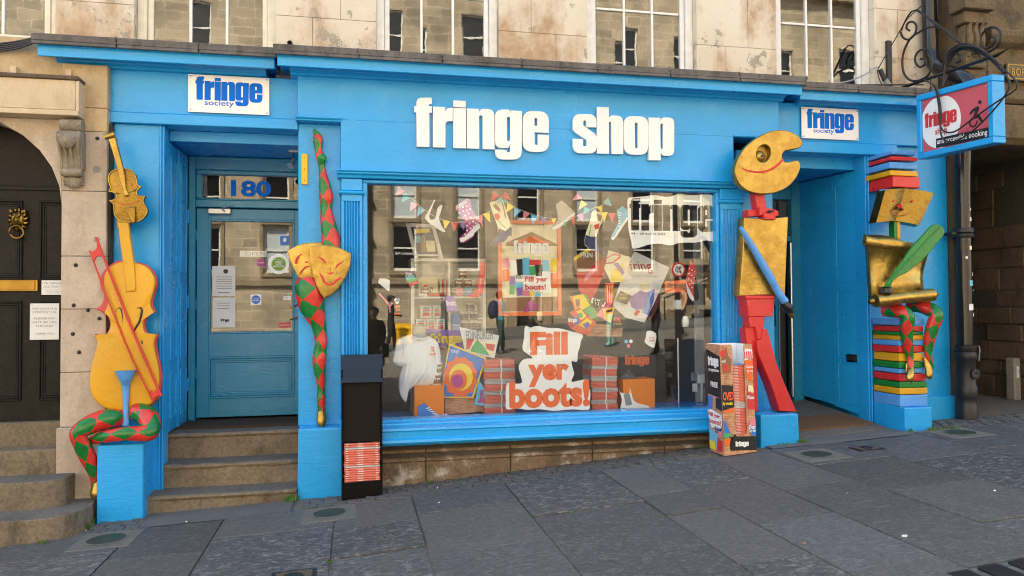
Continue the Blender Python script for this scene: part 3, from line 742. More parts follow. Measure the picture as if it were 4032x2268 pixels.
# side wall is a pair of folded-back outer door leaves
t = thing('outer_door', None, None, (-1.55, .3, .5)); adopt(t, sf); t.location = (-1.55, .3, .5)
box('leaf', D, t, -1.61, -1.552, .30, .62, .512, 2.98, .004); box('leaf', D, t, -1.61, -1.542, .626, .965, .512, 2.98, .004)
for y0, y1 in ((.345, .575), (.68, .92)):
    for z0, z1 in ((.62, 1.02), (1.12, 1.78), (1.88, 2.86)):
        mb = MB(); xf = -1.552 if y0 < .5 else -1.542
        for (c, d, e, f) in ((y0, y1, z0, z0+.014), (y0, y1, z1-.014, z1), (y0, y0+.014, z0+.014, z1-.014), (y1-.014, y1, z0+.014, z1-.014)): mb.box(xf-.002, xf+.008, c, d, e, f)
        mb.build('panel_bead', D, t, .002)
for z in (.85, 1.62, 2.42): MB().lathe([(.011, -.06), (.011, .06)], (-1.536, .968, z), seg=10).build('hinge', D, t)
MB().lathe([(.02, 0), (.02, .012), (.01, .014)], (-1.542, .70, 1.45), 'X', 14).build('lock_cylinder', 'blue_paint', t)
box('latch_plate', 'blue_paint', t, -1.551, -1.545, .60, .618, 1.05, 1.10, .001)
box('porch_wall', D, sf, -1.70, -1.612, .345, 1.3, -.2, 3.1, 0)
box('porch_wall', D, sf, -.4845, -.14, .30, 1.3, .50, 3.1, 0)
box('porch_ceiling', D, sf, -1.70, -.14, .32, 1.3, 3.0, 3.06, 0)
box('porch_ceiling_edge', D, sf, -1.55, -.485, .30, .319, 2.985, 3.0755, .003)
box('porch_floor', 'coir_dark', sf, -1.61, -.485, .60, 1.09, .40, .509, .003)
# door frame and transom light
fy = .985
mb = MB(); mb.box(-1.541, -1.478, fy, fy+.11, .509, 2.995); mb.box(-1.478, -.485, fy+.003, fy+.11, 2.87, 2.995); mb.box(-1.478, -.485, fy+.005, fy+.105, 2.515, 2.585); mb.box(-1.476, -.486, fy+.02, fy+.1, 2.585, 2.602); mb.box(-1.476, -.486, fy+.02, fy+.1, 2.83, 2.87); mb.box(-1.477, -1.425, fy+.02, fy+.1, 2.602, 2.83)
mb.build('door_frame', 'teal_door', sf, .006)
box('transom_pane', 'door_glass', sf, -1.425, -.487, fy+.055, fy+.06, 2.602, 2.83, 0)
text('door_number', '180', 'logo_blue', sf, FRONT(fy+.0535), -1.17, -.80, 2.63, 2.785, bold=.035, spacing=.98)
dr = thing('entrance_door', None, None, (-1.47, 1.04, .53)); adopt(dr, sf); dr.location = (-1.47, 1.04, .53)
dy = 1.025
mb = MB(); dx0, dx1 = -1.472, -.488
mb.box(dx0, -1.366, dy, dy+.045, .530, 2.505); mb.box(-.585, dx1, dy, dy+.045, .530, 2.505); mb.box(-1.366, -.585, dy+.001, dy+.044, 2.405, 2.505); mb.box(-1.366, -.585, dy+.001, dy+.044, 1.10, 1.318); mb.box(-1.366, -.585, dy+.001, dy+.044, .530, .705)
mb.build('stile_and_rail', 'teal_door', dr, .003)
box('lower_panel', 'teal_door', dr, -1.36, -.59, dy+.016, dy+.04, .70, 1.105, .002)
for e, h in ((0, .014), (.022, .008), (.040, .004)):
    mb = MB(); a, b, c, d = -1.366+e, -.585-e, .705+e, 1.10-e; w = .02
    mb.box(a, b, dy+.014-h*1.6, dy+.02, c, c+w); mb.box(a, b, dy+.014-h*1.6, dy+.02, d-w, d); mb.box(a, a+w, dy+.0138-h*1.6, dy+.02, c+w, d-w); mb.box(b-w, b, dy+.0138-h*1.6, dy+.02, c+w, d-w)
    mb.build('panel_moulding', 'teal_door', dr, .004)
mb = MB(); w = .018
mb.box(-1.366, -.585, dy-.004, dy+.02, 1.318, 1.318+w); mb.box(-1.366, -.585, dy-.004, dy+.02, 2.405-w, 2.405); mb.box(-1.366, -1.366+w, dy-.0042, dy+.02, 1.318+w, 2.405-w); mb.box(-.585-w, -.585, dy-.0042, dy+.02, 1.318+w, 2.405-w)
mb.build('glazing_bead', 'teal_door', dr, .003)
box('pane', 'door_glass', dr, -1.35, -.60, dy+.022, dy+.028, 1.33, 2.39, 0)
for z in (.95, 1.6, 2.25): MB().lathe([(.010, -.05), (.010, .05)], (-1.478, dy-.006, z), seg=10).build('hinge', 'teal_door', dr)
FD = FRONT(dy+.0212)
F = zoomer(600, 400, 1.609)
def drect(a, b, c, d): (x0, z1), (x1, z0) = F([(a, b), (c, d)], dy+.02); return x0, x1, z0, z1
MB().tube([(-.50, dy-.02, 1.48, .010), (-.52, dy-.05, 1.475, .010), (-.58, dy-.055, 1.46, .009), (-.62, dy-.052, 1.45, .009)], 8).build('door_handle', 'brass', dr, smooth=True)
t = thing('door_closer', None, None, (-1.3, dy, 2.45)); adopt(t, dr); t.location = (-1.3, dy, 2.45)
box('closer_body', 'alu', t, *drect(360, 680, 507, 720)[:2], dy-.055, dy-.001, *drect(360, 680, 507, 720)[2:], .008)
MB().tube([(-1.20, dy-.04, 2.47, .008), (-1.24, dy-.08, 2.50, .008), (-1.16, dy-.04, 2.53, .008), (-1.15, fy+.0, 2.545, .008)], 6, 2).build('closer_arm', 'alu', t)
# stickers and notices on the door glass (inside face of the pane seen through it)
def sticker(name, a, b, c, d, mat, par=dr):
    x0, x1, z0, z1 = drect(a, b, c, d)
    return shape(name, mat, par, [rect(x0, x1, z0, z1)], FD, .0006), (x0, x1, z0, z1)
FT = FRONT(dy+.0204)
o, r_ = sticker('notice', 380, 1042, 525, 1232, 'paper')
flat('print', o, FT, [(disc(r_[0]+.12, r_[3]-.05, .022), 0)]+[(rect(r_[0]+.03+.01*(k % 2), r_[1]-.03, r_[3]-.10-.022*k, r_[3]-.106-.022*k), 1) for k in range(6)]+[(rect(r_[0]+.05, r_[1]-.05, r_[2]+.03, r_[2]+.036), 0)], ['ink_black', 'ink_grey'])
o, r_ = sticker('notice', 382, 1242, 525, 1430, 'paper')
flat('print', o, FT, [(rect(r_[0]+.04, r_[1]-.05, r_[3]-.05-.025*k, r_[3]-.056-.025*k), 1) for k in range(3)], ['ink_black', 'ink_grey'])
text('lettering', 'fringe', 'ink_black', o, FT, r_[0]+.07, r_[0]+.15, r_[2]+.05, r_[2]+.085, bold=.04, spacing=.85)
(cx, cz), = F([(800, 1029)], dy+.02)
o = shape('badge', 'sign_white', dr, [disc(cx, cz, .098, 40)], FD, .0006)
star = [(cx+(.062 if k % 2 else .070)*math.cos(math.pi*k/30), cz+(.062 if k % 2 else .070)*math.sin(math.pi*k/30)) for k in range(60)]
flat('print', o, FT, [(star, 0)], ['lime_badge'])
for s, z, w in (('GREEN', .012, .036), ('ARTS', -.010, .026), ('INITIATIVE', -.032, .050)): text('lettering', s, 'ink_white', o, FRONT(dy+.0195), cx-w, cx+w, cz+z, cz+z+.017, bold=.03, thick=.0008)
text('lettering', 'We are part of the', 'ink_white', o, FRONT(dy+.0195), cx-.04, cx+.04, cz+.036, cz+.045, bold=.02, thick=.0008)
(hx, hz), = F([(687, 1021)], dy+.02)
o = shape('badge', 'ink_magenta', dr, [[(hx+.042*math.cos(math.pi*k/3+.52), hz+.042*math.sin(math.pi*k/3+.52)) for k in range(6)]], FD, .0006)
text('lettering', 'Welcome', 'ink_white', o, FT, hx-.03, hx+.03, hz-.006, hz+.008, bold=.02, thick=.0008)
o, r_ = sticker('sign', 622, 1222, 690, 1287, 'sign_white'); cx, cz = (r_[0]+r_[1])/2, (r_[2]+r_[3])/2
flat('print', o, FT, [(disc(cx, cz, .042, 30), 0)], ['ink_blue'])
text('lettering', 'Fire exit', 'ink_white', o, FRONT(dy+.0195), cx-.026, cx+.026, cz+.002, cz+.014, bold=.03, thick=.0008); text('lettering', 'keep clear', 'ink_white', o, FRONT(dy+.0195), cx-.032, cx+.032, cz-.018, cz-.004, bold=.03, thick=.0008)
o, r_ = sticker('sign', 828, 1233, 877, 1257, 'sign_white'); text('lettering', 'PULL', 'ink_grey', o, FT, r_[0]+.008, r_[1]-.008, r_[2]+.008, r_[3]-.006, bold=.0, thick=.0008)
o, r_ = sticker('sign', 800, 1400, 873, 1432, 'ink_red'); text('lettering', 'DrawCard', 'ink_white', o, FT, r_[0]+.01, r_[1]-.01, r_[2]+.014, r_[3]-.012, bold=.0, thick=.0008)
o, r_ = sticker('sign', 810, 850, 868, 910, 'ink_blue'); flat('print', o, FT, [(disc((r_[0]+r_[1])/2, (r_[2]+r_[3])/2+.005, .022, 14, .7), 0)], ['ink_white'])
op = thing('open_card', 'white hanging card reading OPEN behind the entrance door glass', 'sign', (-1.0, 1.1, 2.05))
x0, x1, z0, z1 = drect(550, 942, 720, 982)
box('card', 'paper', op, x0, x1, 1.085, 1.088, z0, z1, 0); text('lettering', "OPEN", 'ink_grey', op, FRONT(1.084), x0+.05, x1-.01, z0+.012, z1-.012, bold=.0)
xm = (x0+x1)/2
MB().tube([(x0+.03, 1.087, z1, .0015), (xm, 1.087, z1+.14, .0015), (x1-.03, 1.087, z1, .0015)], 5, 1).build('string', 'cable', op)
# ---- steps of the left porch
st = thing('porch_steps', 'worn brown stone steps up to the blue panelled entrance door', 'steps', (-1.05, .1, -.04))
def nosed(y0, z1, z0, x0, x1, ymax, wear=0):
    mb = MB(); n = 14; rr = random.Random(wear)
    pr = [(y0+.018, z0), (y0+.018, z1-.05), (y0+.004, z1-.046), (y0-.004, z1-.030), (y0, z1-.010), (y0+.012, z1), (ymax, z1), (ymax, z0)]
    base = len(mb.v); ks = len(pr)
    for i in range(n+1):
        x = x0+(x1-x0)*i/n; wv = rr.uniform(0, .006)+(.012 if rr.random() < .18 else 0)
        for j, (y, z) in enumerate(pr):
            mb.v.append((x, y+(wv if j in (2, 3, 4) else 0), z-(wv*.5 if j in (4, 5) else 0)-(.006*math.sin(math.pi*i/n) if j in (4, 5, 6) else 0)))
    for i in range(n):
        for j in range(ks):
            k = (j+1) % ks; mb.f.append((base+i*ks+j, base+i*ks+k, base+(i+1)*ks+k, base+(i+1)*ks+j)); mb.m.append(1 if j in (4, 5) else 0); mb.uv.append(None)
    mb.f.append(tuple(base+j for j in range(ks-1, -1, -1))); mb.m.append(0); mb.uv.append(None); mb.f.append(tuple(base+n*ks+j for j in range(ks))); mb.m.append(0); mb.uv.append(None)
    mb.build('step', ['step_stone', 'tread_stone'], st, smooth=True)
nosed(-.09, .082, -.25, -1.618, -.478, .20, 4); nosed(.155, .275, -.1, -1.628, -.486, .42, 9); nosed(.40, .492, .1, -1.60, -.487, .62, 2)
box('cheek_wall', B, sf, -1.64, -1.6295, .10, .40, -.1, .60, .002)
# ---- easel figure's side: doorway on the right
box('return_pillar', B, sf, 3.613, 3.992, .13, .50, .30, 3.06, .006)
# right porch
t = thing('outer_door', None, None, (4.97, .6, .42)); adopt(t, sf); t.location = (4.97, .6, .42)
def slant(y): return 5.045-.155*(y-.2)/.9
def sbox(nm, mat, y0, y1, z0, z1, d0, d1, bevel=.003, zz=0.0):
    p = [(slant(y0)-d1, y0), (slant(y1)-d1, y1), (slant(y1)-d0, y1), (slant(y0)-d0, y0)]
    return MB().hexa([(x, y, z0+(zz if y > (y0+y1)/2 else 0)) for x, y in p]+[(x, y, z1) for x, y in p]).build(nm, mat, t, bevel)
sbox('leaf', D, .22, .62, .42, 2.93, -.05, 0, zz=.06); sbox('leaf', D, .627, 1.10, .49, 2.93, -.05, -.012, zz=.05)
for y0, y1 in ((.27, .56),):
    for z0, z1 in ((.52, .95), (1.0, 1.70), (1.80, 2.80)):
        sbox('panel_bead', D, y0, y0+.008, z0, z1, -.001, .004, .001); sbox('panel_bead', D, y1-.008, y1, z0, z1, -.001, .004, .001)
        sbox('panel_bead', D, y0+.008, y1-.008, z0, z0+.008, -.001, .004, .001); sbox('panel_bead', D, y0+.008, y1-.008, z1-.008, z1, -.001, .004, .001)
sbox('letter_plate', 'black_gloss', .30, .44, .96, 1.04, 0, .012, .003); sbox('letter_flap', 'iron', .315, .425, .978, 1.022, .012, .016, .002)
MB().lathe([(.026, 0), (.026, .014), (.014, .016), (.013, .004)], (slant(.52)-.001, .50, 1.46), 'X', 18).build('lock_cylinder', B, t)
for v in bpy.data.objects[-1:] if False else []: pass
box('porch_wall', D, sf, 5.10, 5.3, .32, 1.4, -.1, 3.0, 0)
box('porch_ceiling', D, sf, 3.993, 5.3, .302, 1.5, 2.94, 3.16, 0)
mb = MB(); mb.box(5.046, 5.056, .118, .3, .30, 3.056); mb.box(5.030, 5.045, .14, .3, .30, 3.056); mb.box(5.018, 5.029, .128, .3, .30, 3.056)
mb.build('jamb_moulding', B, sf, .003)
MB().hexa([(4.0, -.14, .10), (5.03, -.14, .15), (4.95, 1.2, .2), (4.0, 1.2, .2), (4.0, -.14, g(4.0)+.006), (5.03, -.14, g(5.03)+.006), (4.95, 1.2, .50), (4.0, 1.2, .49)]).build('porch_floor', 'tread_stone', sf)
mt = thing('door_mat', 'brown coir mat lying in the open right hand entrance', 'door mat', (4.5, .2, .41))
sl = .1
MB().hexa([(4.05, .02, .325), (4.99, .02, .370), (4.95, .42, .412), (4.05, .42, .380), (4.05, .02, .345), (4.99, .02, .390), (4.95, .42, .432), (4.05, .42, .400)]).build('mat', 'coir', mt, .004)
# shop door standing ajar at the back of the porch
sd = thing('shop_door', None, None, (4.4, 1.1, .52)); adopt(sd, sf); sd.location = (4.4, 1.1, .52)
ry = 1.10
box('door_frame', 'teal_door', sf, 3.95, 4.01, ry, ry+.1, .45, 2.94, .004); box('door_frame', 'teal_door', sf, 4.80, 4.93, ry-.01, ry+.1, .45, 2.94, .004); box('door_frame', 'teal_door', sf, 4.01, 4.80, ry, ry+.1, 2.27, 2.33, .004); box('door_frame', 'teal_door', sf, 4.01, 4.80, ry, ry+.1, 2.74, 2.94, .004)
box('transom_pane', 'door_glass', sf, 4.01, 4.80, ry+.05, ry+.056, 2.33, 2.74, 0)
mb = MB(); mb.box(4.02, 4.15, ry+.03, ry+.075, .53, 2.26); mb.box(4.52, 4.64, ry+.03, ry+.075, .53, 2.26); mb.box(4.15, 4.52, ry+.031, ry+.074, 2.14, 2.26); mb.box(4.15, 4.52, ry+.031, ry+.074, 1.16, 1.36); mb.box(4.15, 4.52, ry+.031, ry+.074, .53, .72)
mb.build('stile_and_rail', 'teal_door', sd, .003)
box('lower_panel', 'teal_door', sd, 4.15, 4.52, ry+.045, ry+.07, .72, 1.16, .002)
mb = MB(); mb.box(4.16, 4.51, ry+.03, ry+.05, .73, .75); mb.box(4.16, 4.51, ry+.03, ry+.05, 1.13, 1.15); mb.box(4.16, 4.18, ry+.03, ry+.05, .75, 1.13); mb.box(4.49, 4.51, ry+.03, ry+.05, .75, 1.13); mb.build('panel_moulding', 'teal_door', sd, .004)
box('pane', 'door_glass', sd, 4.15, 4.52, ry+.05, ry+.056, 1.36, 2.14, 0)
box('push_plate', 'black_gloss', sd, 4.555, 4.60, ry+.012, ry+.03, 1.32, 1.56, .003)
box('edge_strip', 'steel', sd, 4.641, 4.655, ry+.02, ry+.08, .54, 2.25, .002)
MB().lathe([(.022, 0), (.022, 1.72)], (4.775, ry-.02, .53), seg=16).build('finger_guard', 'steel', sf, smooth=True)
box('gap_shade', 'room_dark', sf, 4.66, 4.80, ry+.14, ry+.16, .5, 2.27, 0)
# right pillar and its plinths
box('pillar', B, sf, 5.057, 5.992, .15, .5, .30, 3.165, .006)
MB().hexa([(5.36, .098, g(5.36)-.1), (6.0, .098, g(6)-.1), (6.0, .3, g(6)-.1), (5.36, .3, g(5.36)-.1), (5.36, .10, .615), (5.995, .10, .615), (5.995, .3, .625), (5.36, .3, .625)]).build('pillar_skirting', B, sf, .006)
MB().hexa([(5.068, -.302, g(5.07)-.1), (5.374, -.302, g(5.37)-.1), (5.374, .16, g(5.37)-.1), (5.068, .16, g(5.07)-.1), (5.073, -.297, .573), (5.369, -.297, .573), (5.369, .16, .583), (5.073, .16, .583)]).build('plinth', B, sf, .008, seg=2)
MB().hexa([(3.578, -.302, g(3.58)-.1), (3.965, -.302, g(3.96)-.1), (3.965, .16, g(3.96)-.1), (3.578, .16, g(3.58)-.1), (3.583, -.297, .560), (3.96, -.297, .560), (3.96, .14, .566), (3.583, .14, .566)]).build('plinth', B, sf, .012, seg=2)
MB().hexa([(-1.946, -.202, g(-1.94)-.15), (-1.615, -.202, g(-1.6)-.15), (-1.615, .14, g(-1.6)-.15), (-1.946, .14, g(-1.94)-.15), (-1.946, -.197, .512), (-1.618, -.197, .512), (-1.618, .14, .515), (-1.946, .14, .515)]).build('plinth', B, sf, .006)
# camera/lamp fitting in the left porch
lf = thing('spot_lamp', 'small silver spot lamp on a bracket under the porch ceiling', 'lamp', (-.52, .75, 2.95))
Fz = zoomer(600, 400, 1.609); (a, b), (c, d) = Fz([(862, 275), (935, 325)], .62)
box('bracket', 'alu', lf, a, -.486, .60, .66, d, b-.022, .004); box('bracket', 'alu', lf, a, -.486, .60, .66, b-.018, b, .004)
MB().tube([(a+.04, .63, d, .006), (a+.04, .63, d-.07, .006)], 8, 1).build('stem', 'iron', lf)
MB().tube([(a+.045, .63, d-.06, .018), (a+.03, .60, d-.11, .022), (a+.02, .58, d-.13, .032)], 12, 2).build('lamp_head', 'alu', lf, smooth=True)
MB().tube([(a+.05, .64, b, .006), (a+.05, .64, 2.999, .006)], 8, 1).build('hanger', 'iron', lf)
# yellow strip on the pillar
yb = thing('yellow_bar', 'flat yellow plastic bar screwed to the blue pillar', 'bar', (-.43, .09, 2.6))
(a, b), (c, d) = zoomer(1000, 100, 2.07)([(387, 1047), (438, 1298)], .085)
box('bar', 'yellow_plastic', yb, a, c, .078, .10, d, b, .003)
for k in (.13, .5, .88): MB().lathe([(.006, 0), (.005, .003)], ((a+c)/2, .0785, d+(b-d)*k), 'Y', 10).build('screw', 'brass', yb)
# ================================================================ LEFT NEIGHBOUR (arched stone doorway, black door)
lb = thing('stone_doorway', 'weathered pinkish stone doorway with an arch and carved console beside the blue shop', 'doorway', (-2.5, .1, -.1))
zj = [-.3, .63, 1.06, 1.56, 1.98, 2.50, 2.98, 3.17, 3.52]
LX, RX = -2.283, -1.955
for i in range(len(zj)-1):
    mt = 'pink_stone' if i < 6 else 'buff_paint'
    yy = -.02 if i == 0 else .02
    box('stone_block', mt, lb, LX-(.012 if i == 0 else 0), RX, yy, .34, zj[i]+.002, zj[i+1]-.002, .004)
box('joint_backing', 'joint_dirt', lb, LX+.006, RX-.006, .026, .33, -.3, 3.5, 0)
box('edge_strip', 'joint_dirt', lb, RX+.001, -1.937, .06, .3, -.1, 3.06, .004)
# arch with spandrels
arc = [(-2.283, 2.38)]
for k in range(0, 15):
    a = math.pi*k/14; arc.append((-3.02+.737*math.cos(a), 2.38+.70*math.sin(a)))
shape('arch_spandrel', 'pink_stone', lb, [[(-3.757, 2.38)]+[(-3.757, 3.066), (-2.283, 3.066)]+arc[:-1]], FRONT(.30), .28, .006)
box('stone_block', 'pink_stone', lb, -4.4, -3.757, .02, .34, -.3, 3.066, .004)
box('upper_wall', 'buff_paint', lb, -4.4, -2.186, .06, .33, 3.066, 3.72, .004)
box('tall_wall', 'cream_wall', lb, -9, -3.60, .25, .5, -1, 12.5, 0)
box('wall_core', 'room_dark', lb, -14, -2.43, .75, 11, -1, 12.4, 0)
# timber box over the door
tb = thing('timber_hood', None, None, (-2.5, -.1, 3.2)); adopt(tb, lb); tb.location = (-2.5, -.1, 3.2)
box('board', 'pale_paint', tb, -4.3, -2.142, -.12, .058, 3.112, 3.345, .003); box('board_end', 'pale_paint', tb, -2.1405, -2.118, -.118, .058, 3.10, 3.345, .003)
box('lower_board', 'pale_paint', tb, -4.3, -2.12, -.128, .055, 3.068, 3.108, .004)
box('capping', 'dark_stone', tb, -4.3, -2.117, -.14, .06, 3.346, 3.378, .006)
for x in (-2.63, -2.235): box('post', 'pale_paint', tb, x-.022, x+.022, -.0, .058, 3.379, 3.47, .003)
# carved console bracket
cs = thing('console_bracket', None, None, (-2.2, -.05, 2.8)); adopt(cs, lb); cs.location = (-2.2, -.05, 2.8)
cx0, cx1 = -2.268, -2.108
MB().lathe([(.046, 0), (.05, .01), (.05, .15), (.046, .16)], (cx0, -.055, 3.005), 'X', 16).build('roll', 'carved_stone', cs, smooth=True)
pr = [(.02, 2.955), (-.10, 2.955), (-.125, 2.935), (-.14, 2.90), (-.138, 2.86), (-.115, 2.825), (-.09, 2.80), (-.075, 2.76), (-.062, 2.70), (-.055, 2.66), (.02, 2.66)]
MB().prof(cx0, cx1, pr).build('scroll_body', 'carved_stone', cs, .006)
for x in (cx0+.012, cx0+.05, cx0+.09, cx1-.018): MB().tube([(x, -.136, 2.90, .011), (x, -.11, 2.815, .011), (x, -.07, 2.74, .010), (x, -.055, 2.665, .010)], 6, 3).build('rib', 'carved_stone', cs, smooth=True)
for x in (cx0-.006, cx1-.004): MB().lathe([(.05, 0), (.05, .006), (.034, .010), (.012, .010)], (x, -.085, 2.90), 'X', 18).build('volute', 'carved_stone', cs, smooth=True)
MB().lathe([(.045, 0), (.055, .02), (.03, .05), (.01, .055)], ((cx0+cx1)/2, -.12, 2.865), 'Y', 14).build('leaf_boss', 'carved_stone', cs, smooth=True)
MB().lathe([(.028, 0), (.034, .02), (.034, .13), (.028, .15)], (cx0+.004, -.045, 2.635), 'X', 14).build('roll', 'carved_stone', cs, smooth=True)
for k in range(9):
    a = R(200+140*k/8); c = ((cx0+cx1)/2, -.02, 2.60)
    MB().tube([(c[0], -.02, c[2], .010), (c[0]+.05*math.cos(a), -.032, c[2]+.06*math.sin(a), .013), (c[0]+.066*math.cos(a), -.02, c[2]+.085*math.sin(a), .010)], 6, 3).build('shell_rib', 'carved_stone', cs, smooth=True)
box('backing', 'carved_stone', cs, cx0+.01, cx1-.01, -.02, .02, 2.54, 3.06, .004)
# black panelled door
bd = thing('panelled_door', None, None, (-2.8, .26, .68)); adopt(bd, lb); bd.location = (-2.8, .26, .68)
box('door_leaf', 'black_door', bd, -3.76, LX-.001, .27, .31, .655, 2.56, 0); 
shape('fanlight_board', 'black_door', bd, [[(-3.757, 2.562)]+[(-3.02+.735*math.cos(math.pi*k/14), 2.38+.69*math.sin(math.pi*k/14)) for k in range(14, -1, -1) if 2.38+.69*math.sin(math.pi*k/14) > 2.565]+[(-2.285, 2.562)]], FRONT(.31), .035)
box('transom_bar', 'black_door', bd, -3.75, LX-.002, .255, .275, 2.53, 2.565, .004)
for (a, b, c, d) in ((-2.53, -2.285, 1.80, 2.45), (-2.53, -2.285, .82, 1.63), (-3.1, -2.655, 1.80, 2.45), (-3.1, -2.655, .82, 1.63)):
    for e, h in ((0, .016), (.02, .010), (.036, .005)):
        mb = MB(); w = .016; q = .27-h
        mb.box(a+e, b-e, q, .271, c+e, c+e+w); mb.box(a+e, b-e, q, .271, d-e-w, d-e); mb.box(a+e, a+e+w, q+.0002, .271, c+e+w, d-e-w)
        if b < -2.4: mb.box(b-e-w, b-e, q+.0002, .271, c+e+w, d-e-w)
        mb.build('panel_moulding', 'black_door', bd, .004)
# lion head knocker
kn = thing('lion_knocker', None, None, (-2.66, .25, 2.2)); adopt(kn, bd); kn.location = (-2.66, .25, 2.2)
(kx, kz), = zoomer(0, 500, 1.61)([(113, 585)], .24)
hm = MB(); n = 22
def lion(i, j):
    a = math.pi*2*i/n; r = j/5
    rr = .075*r*(1+.10*math.cos(9*a)*(r > .7)); d = .055*math.sqrt(max(0, 1-r*r))
    x, z = rr*math.cos(a)*.85, rr*math.sin(a)*1.1
    d += .022*math.exp(-((x/.014)**2+((z+.008)/.03)**2)) - .012*(math.exp(-(((x-.022)/.01)**2+((z-.018)/.008)**2))+math.exp(-(((x+.022)/.01)**2+((z-.018)/.008)**2))) + .010*(math.exp(-(((x-.024)/.014)**2+((z-.034)/.008)**2))+math.exp(-(((x+.024)/.014)**2+((z-.034)/.008)**2)))
    return (kx+x, .268-d, kz+z)
for j in range(5):
    for i in range(n):
        hm.quad(lion(i, j), lion((i+1) % n, j), lion((i+1) % n, j+1), lion(i, j+1)) if j else hm.quad(lion(0, 0), lion(i, 1), lion((i+1) % n, 1))
hm.build('lion_head', 'brass', kn, smooth=True)
for s in (-1, 1): MB().tube([(kx+s*.045, .24, kz+.06, .016), (kx+s*.055, .235, kz+.078, .008)], 8, 2).build('ear', 'brass', kn, smooth=True)
for k in range(14):
    a = math.pi*2*k/14; MB().tube([(kx+.05*math.cos(a), .245, kz+.068*math.sin(a), .014), (kx+.066*math.cos(a+.15), .25, kz+.088*math.sin(a+.15), .011), (kx+.070*math.cos(a+.3), .262, kz+.092*math.sin(a+.3), .004)], 6, 3).build('mane_lock', 'brass', kn, smooth=True)
ring = [(kx+.050*math.cos(a), .215+.012*(math.sin(a) < 0), kz-.105+.05*math.sin(a), .0075) for a in [2*math.pi*k/20 for k in range(21)]]
MB().tube(ring, 8, 1).build('ring', 'brass', kn, smooth=True)
(a, b), (c, d) = zoomer(0, 500, 1.61)([(-40, 967), (240, 1042)], .255)
lp = thing('letter_plate', None, None, (a, .25, d)); adopt(lp, bd); lp.location = (a, .25, d)
box('plate', 'brass', lp, a, c, .255, .271, d, b, .004); box('flap', 'brass', lp, a+.04, c-.02, .249, .2545, d+.011, b-.010, .003)
nt = thing('door_notice', 'white notice asking people not to sit on the step, pinned to the black door', 'notice', (-2.47, .26, 1.3))
(a, b), (c, d) = zoomer(0, 500, 1.61)([(190, 1119), (373, 1347)], .25)
box('card', 'paper', nt, a, c, .2505, .2535, d, b, .001)
w = c-a; h = b-d
for s, y, k in (('THIS DOOR IS IN', .83, .86), ('CONSTANT USE', .735, .82), ('PLEASE DO', .56, .70), ('NOT SIT ON', .455, .80), ('THE STEP', .35, .62), ('- THANK YOU -', .14, .78)):
    text('lettering', s, 'ink_grey', nt, FRONT(.2500), a+w*(.5-k/2), a+w*(.5+k/2), d+h*y, d+h*(y+.055), bold=.0)
for x, z in ((.07, .05), (.93, .05), (.07, .95), (.93, .95)): MB().lathe([(.004, 0), (.003, .003)], (a+w*x, .2504, d+h*z), 'Y', 8).build('pin', 'alu', nt)
n2 = thing('post_notice', 'small white address card for post beside the brass letter plate', 'notice', (-2.35, .26, 1.75))
(a, b), (c, d) = zoomer(0, 500, 1.61)([(263, 972), (384, 1064)], .25)
box('card', 'paper', n2, a, -2.288, .2505, .2535, d, b, .001); h = b-d
for s, y, e in (('176 HIGH STR', .74, .01), ('ALL POST HERE', .50, .0)): text('lettering', s, 'ink_grey', n2, FRONT(.2500), a+.014-e, -2.293, d+h*y, d+h*(y+.13), bold=.0)
for k in range(3): text('lettering', 'FLATS AND OFFICES', 'ink_grey', n2, FRONT(.2500), a+.04, -2.293, d+h*(.32-.11*k), d+h*(.37-.11*k), bold=.0)
# rounded steps
ls = thing('rounded_steps', 'worn stone steps with rounded ends below the black panelled door', 'steps', (-2.5, -.2, -.1))
box('threshold', 'step_stone', ls, -3.8, -2.285, .18, .32, .45, .655, .006)
box('step', 'step_stone', ls, -3.8, -2.288, -.02, .18, -.2, .468, .012, seg=2)
def rstep(x1, y0, y1, z1, r, z0=-.3):
    xy = [(-3.9, y1), (-3.9, y0)]
    for k in range(9): a = R(-90+90*k/8); xy.append((x1-r+r*math.cos(a), y0+r+r*math.sin(a)))
    xy += [(x1, y1)]
    mb = vprism(MB(), xy, z0, z1); mb.m[-1] = 1
    mb.build('step', ['step_stone', 'tread_stone'], ls, .010, seg=2)
rstep(-2.155, -.30, -.021, .280, .16); rstep(-1.975, -.60, .10, .075, .30)
# bits fixed in the stone pier
for (a, b) in ((617, 72), (480, 876), (558, 1160), (630, 1214), (467, 1130), (462, 1312), (502, 1428)):
    (x, z), = zoomer(0, 500, 1.61)([(a, b)], .02)
    MB().lathe([(.016, 0), (.014, .006), (.006, .012)], (x, .02, z), 'Y', 9).build('fixing_stub', 'iron', lb)
for (a, b, r) in ((612, 272, .03), (612, 715, .022)):
    (x, z), = zoomer(0, 500, 1.61)([(a, b)], .02)
    rr = random.Random(a); shape('mortar_patch', 'concrete_pale', lb, [smooth_loop([(x+r*rr.uniform(.8, 1.2)*math.cos(k), z+r*rr.uniform(.8, 1.3)*math.sin(k)) for k in [i*math.pi/4 for i in range(8)]], 3)], FRONT(.02), .002)
cb = thing('wall_cables', 'bundle of thin black cables running along the wall to the cornice end', 'cables', (-2.6, 0, 3.7))
for k in range(5):
    MB().tube([(-3.6, .05-.01*k, 3.64-.012*k, .008), (-2.9, .03, 3.635-.013*k, .008), (-2.62, .0, 3.66-.014*k, .008), (-2.45, -.03, 3.70-.010*k, .008), (-2.38, .10, 3.755-.004*k, .007)], 6).build('cable', 'cable', cb, smooth=True)

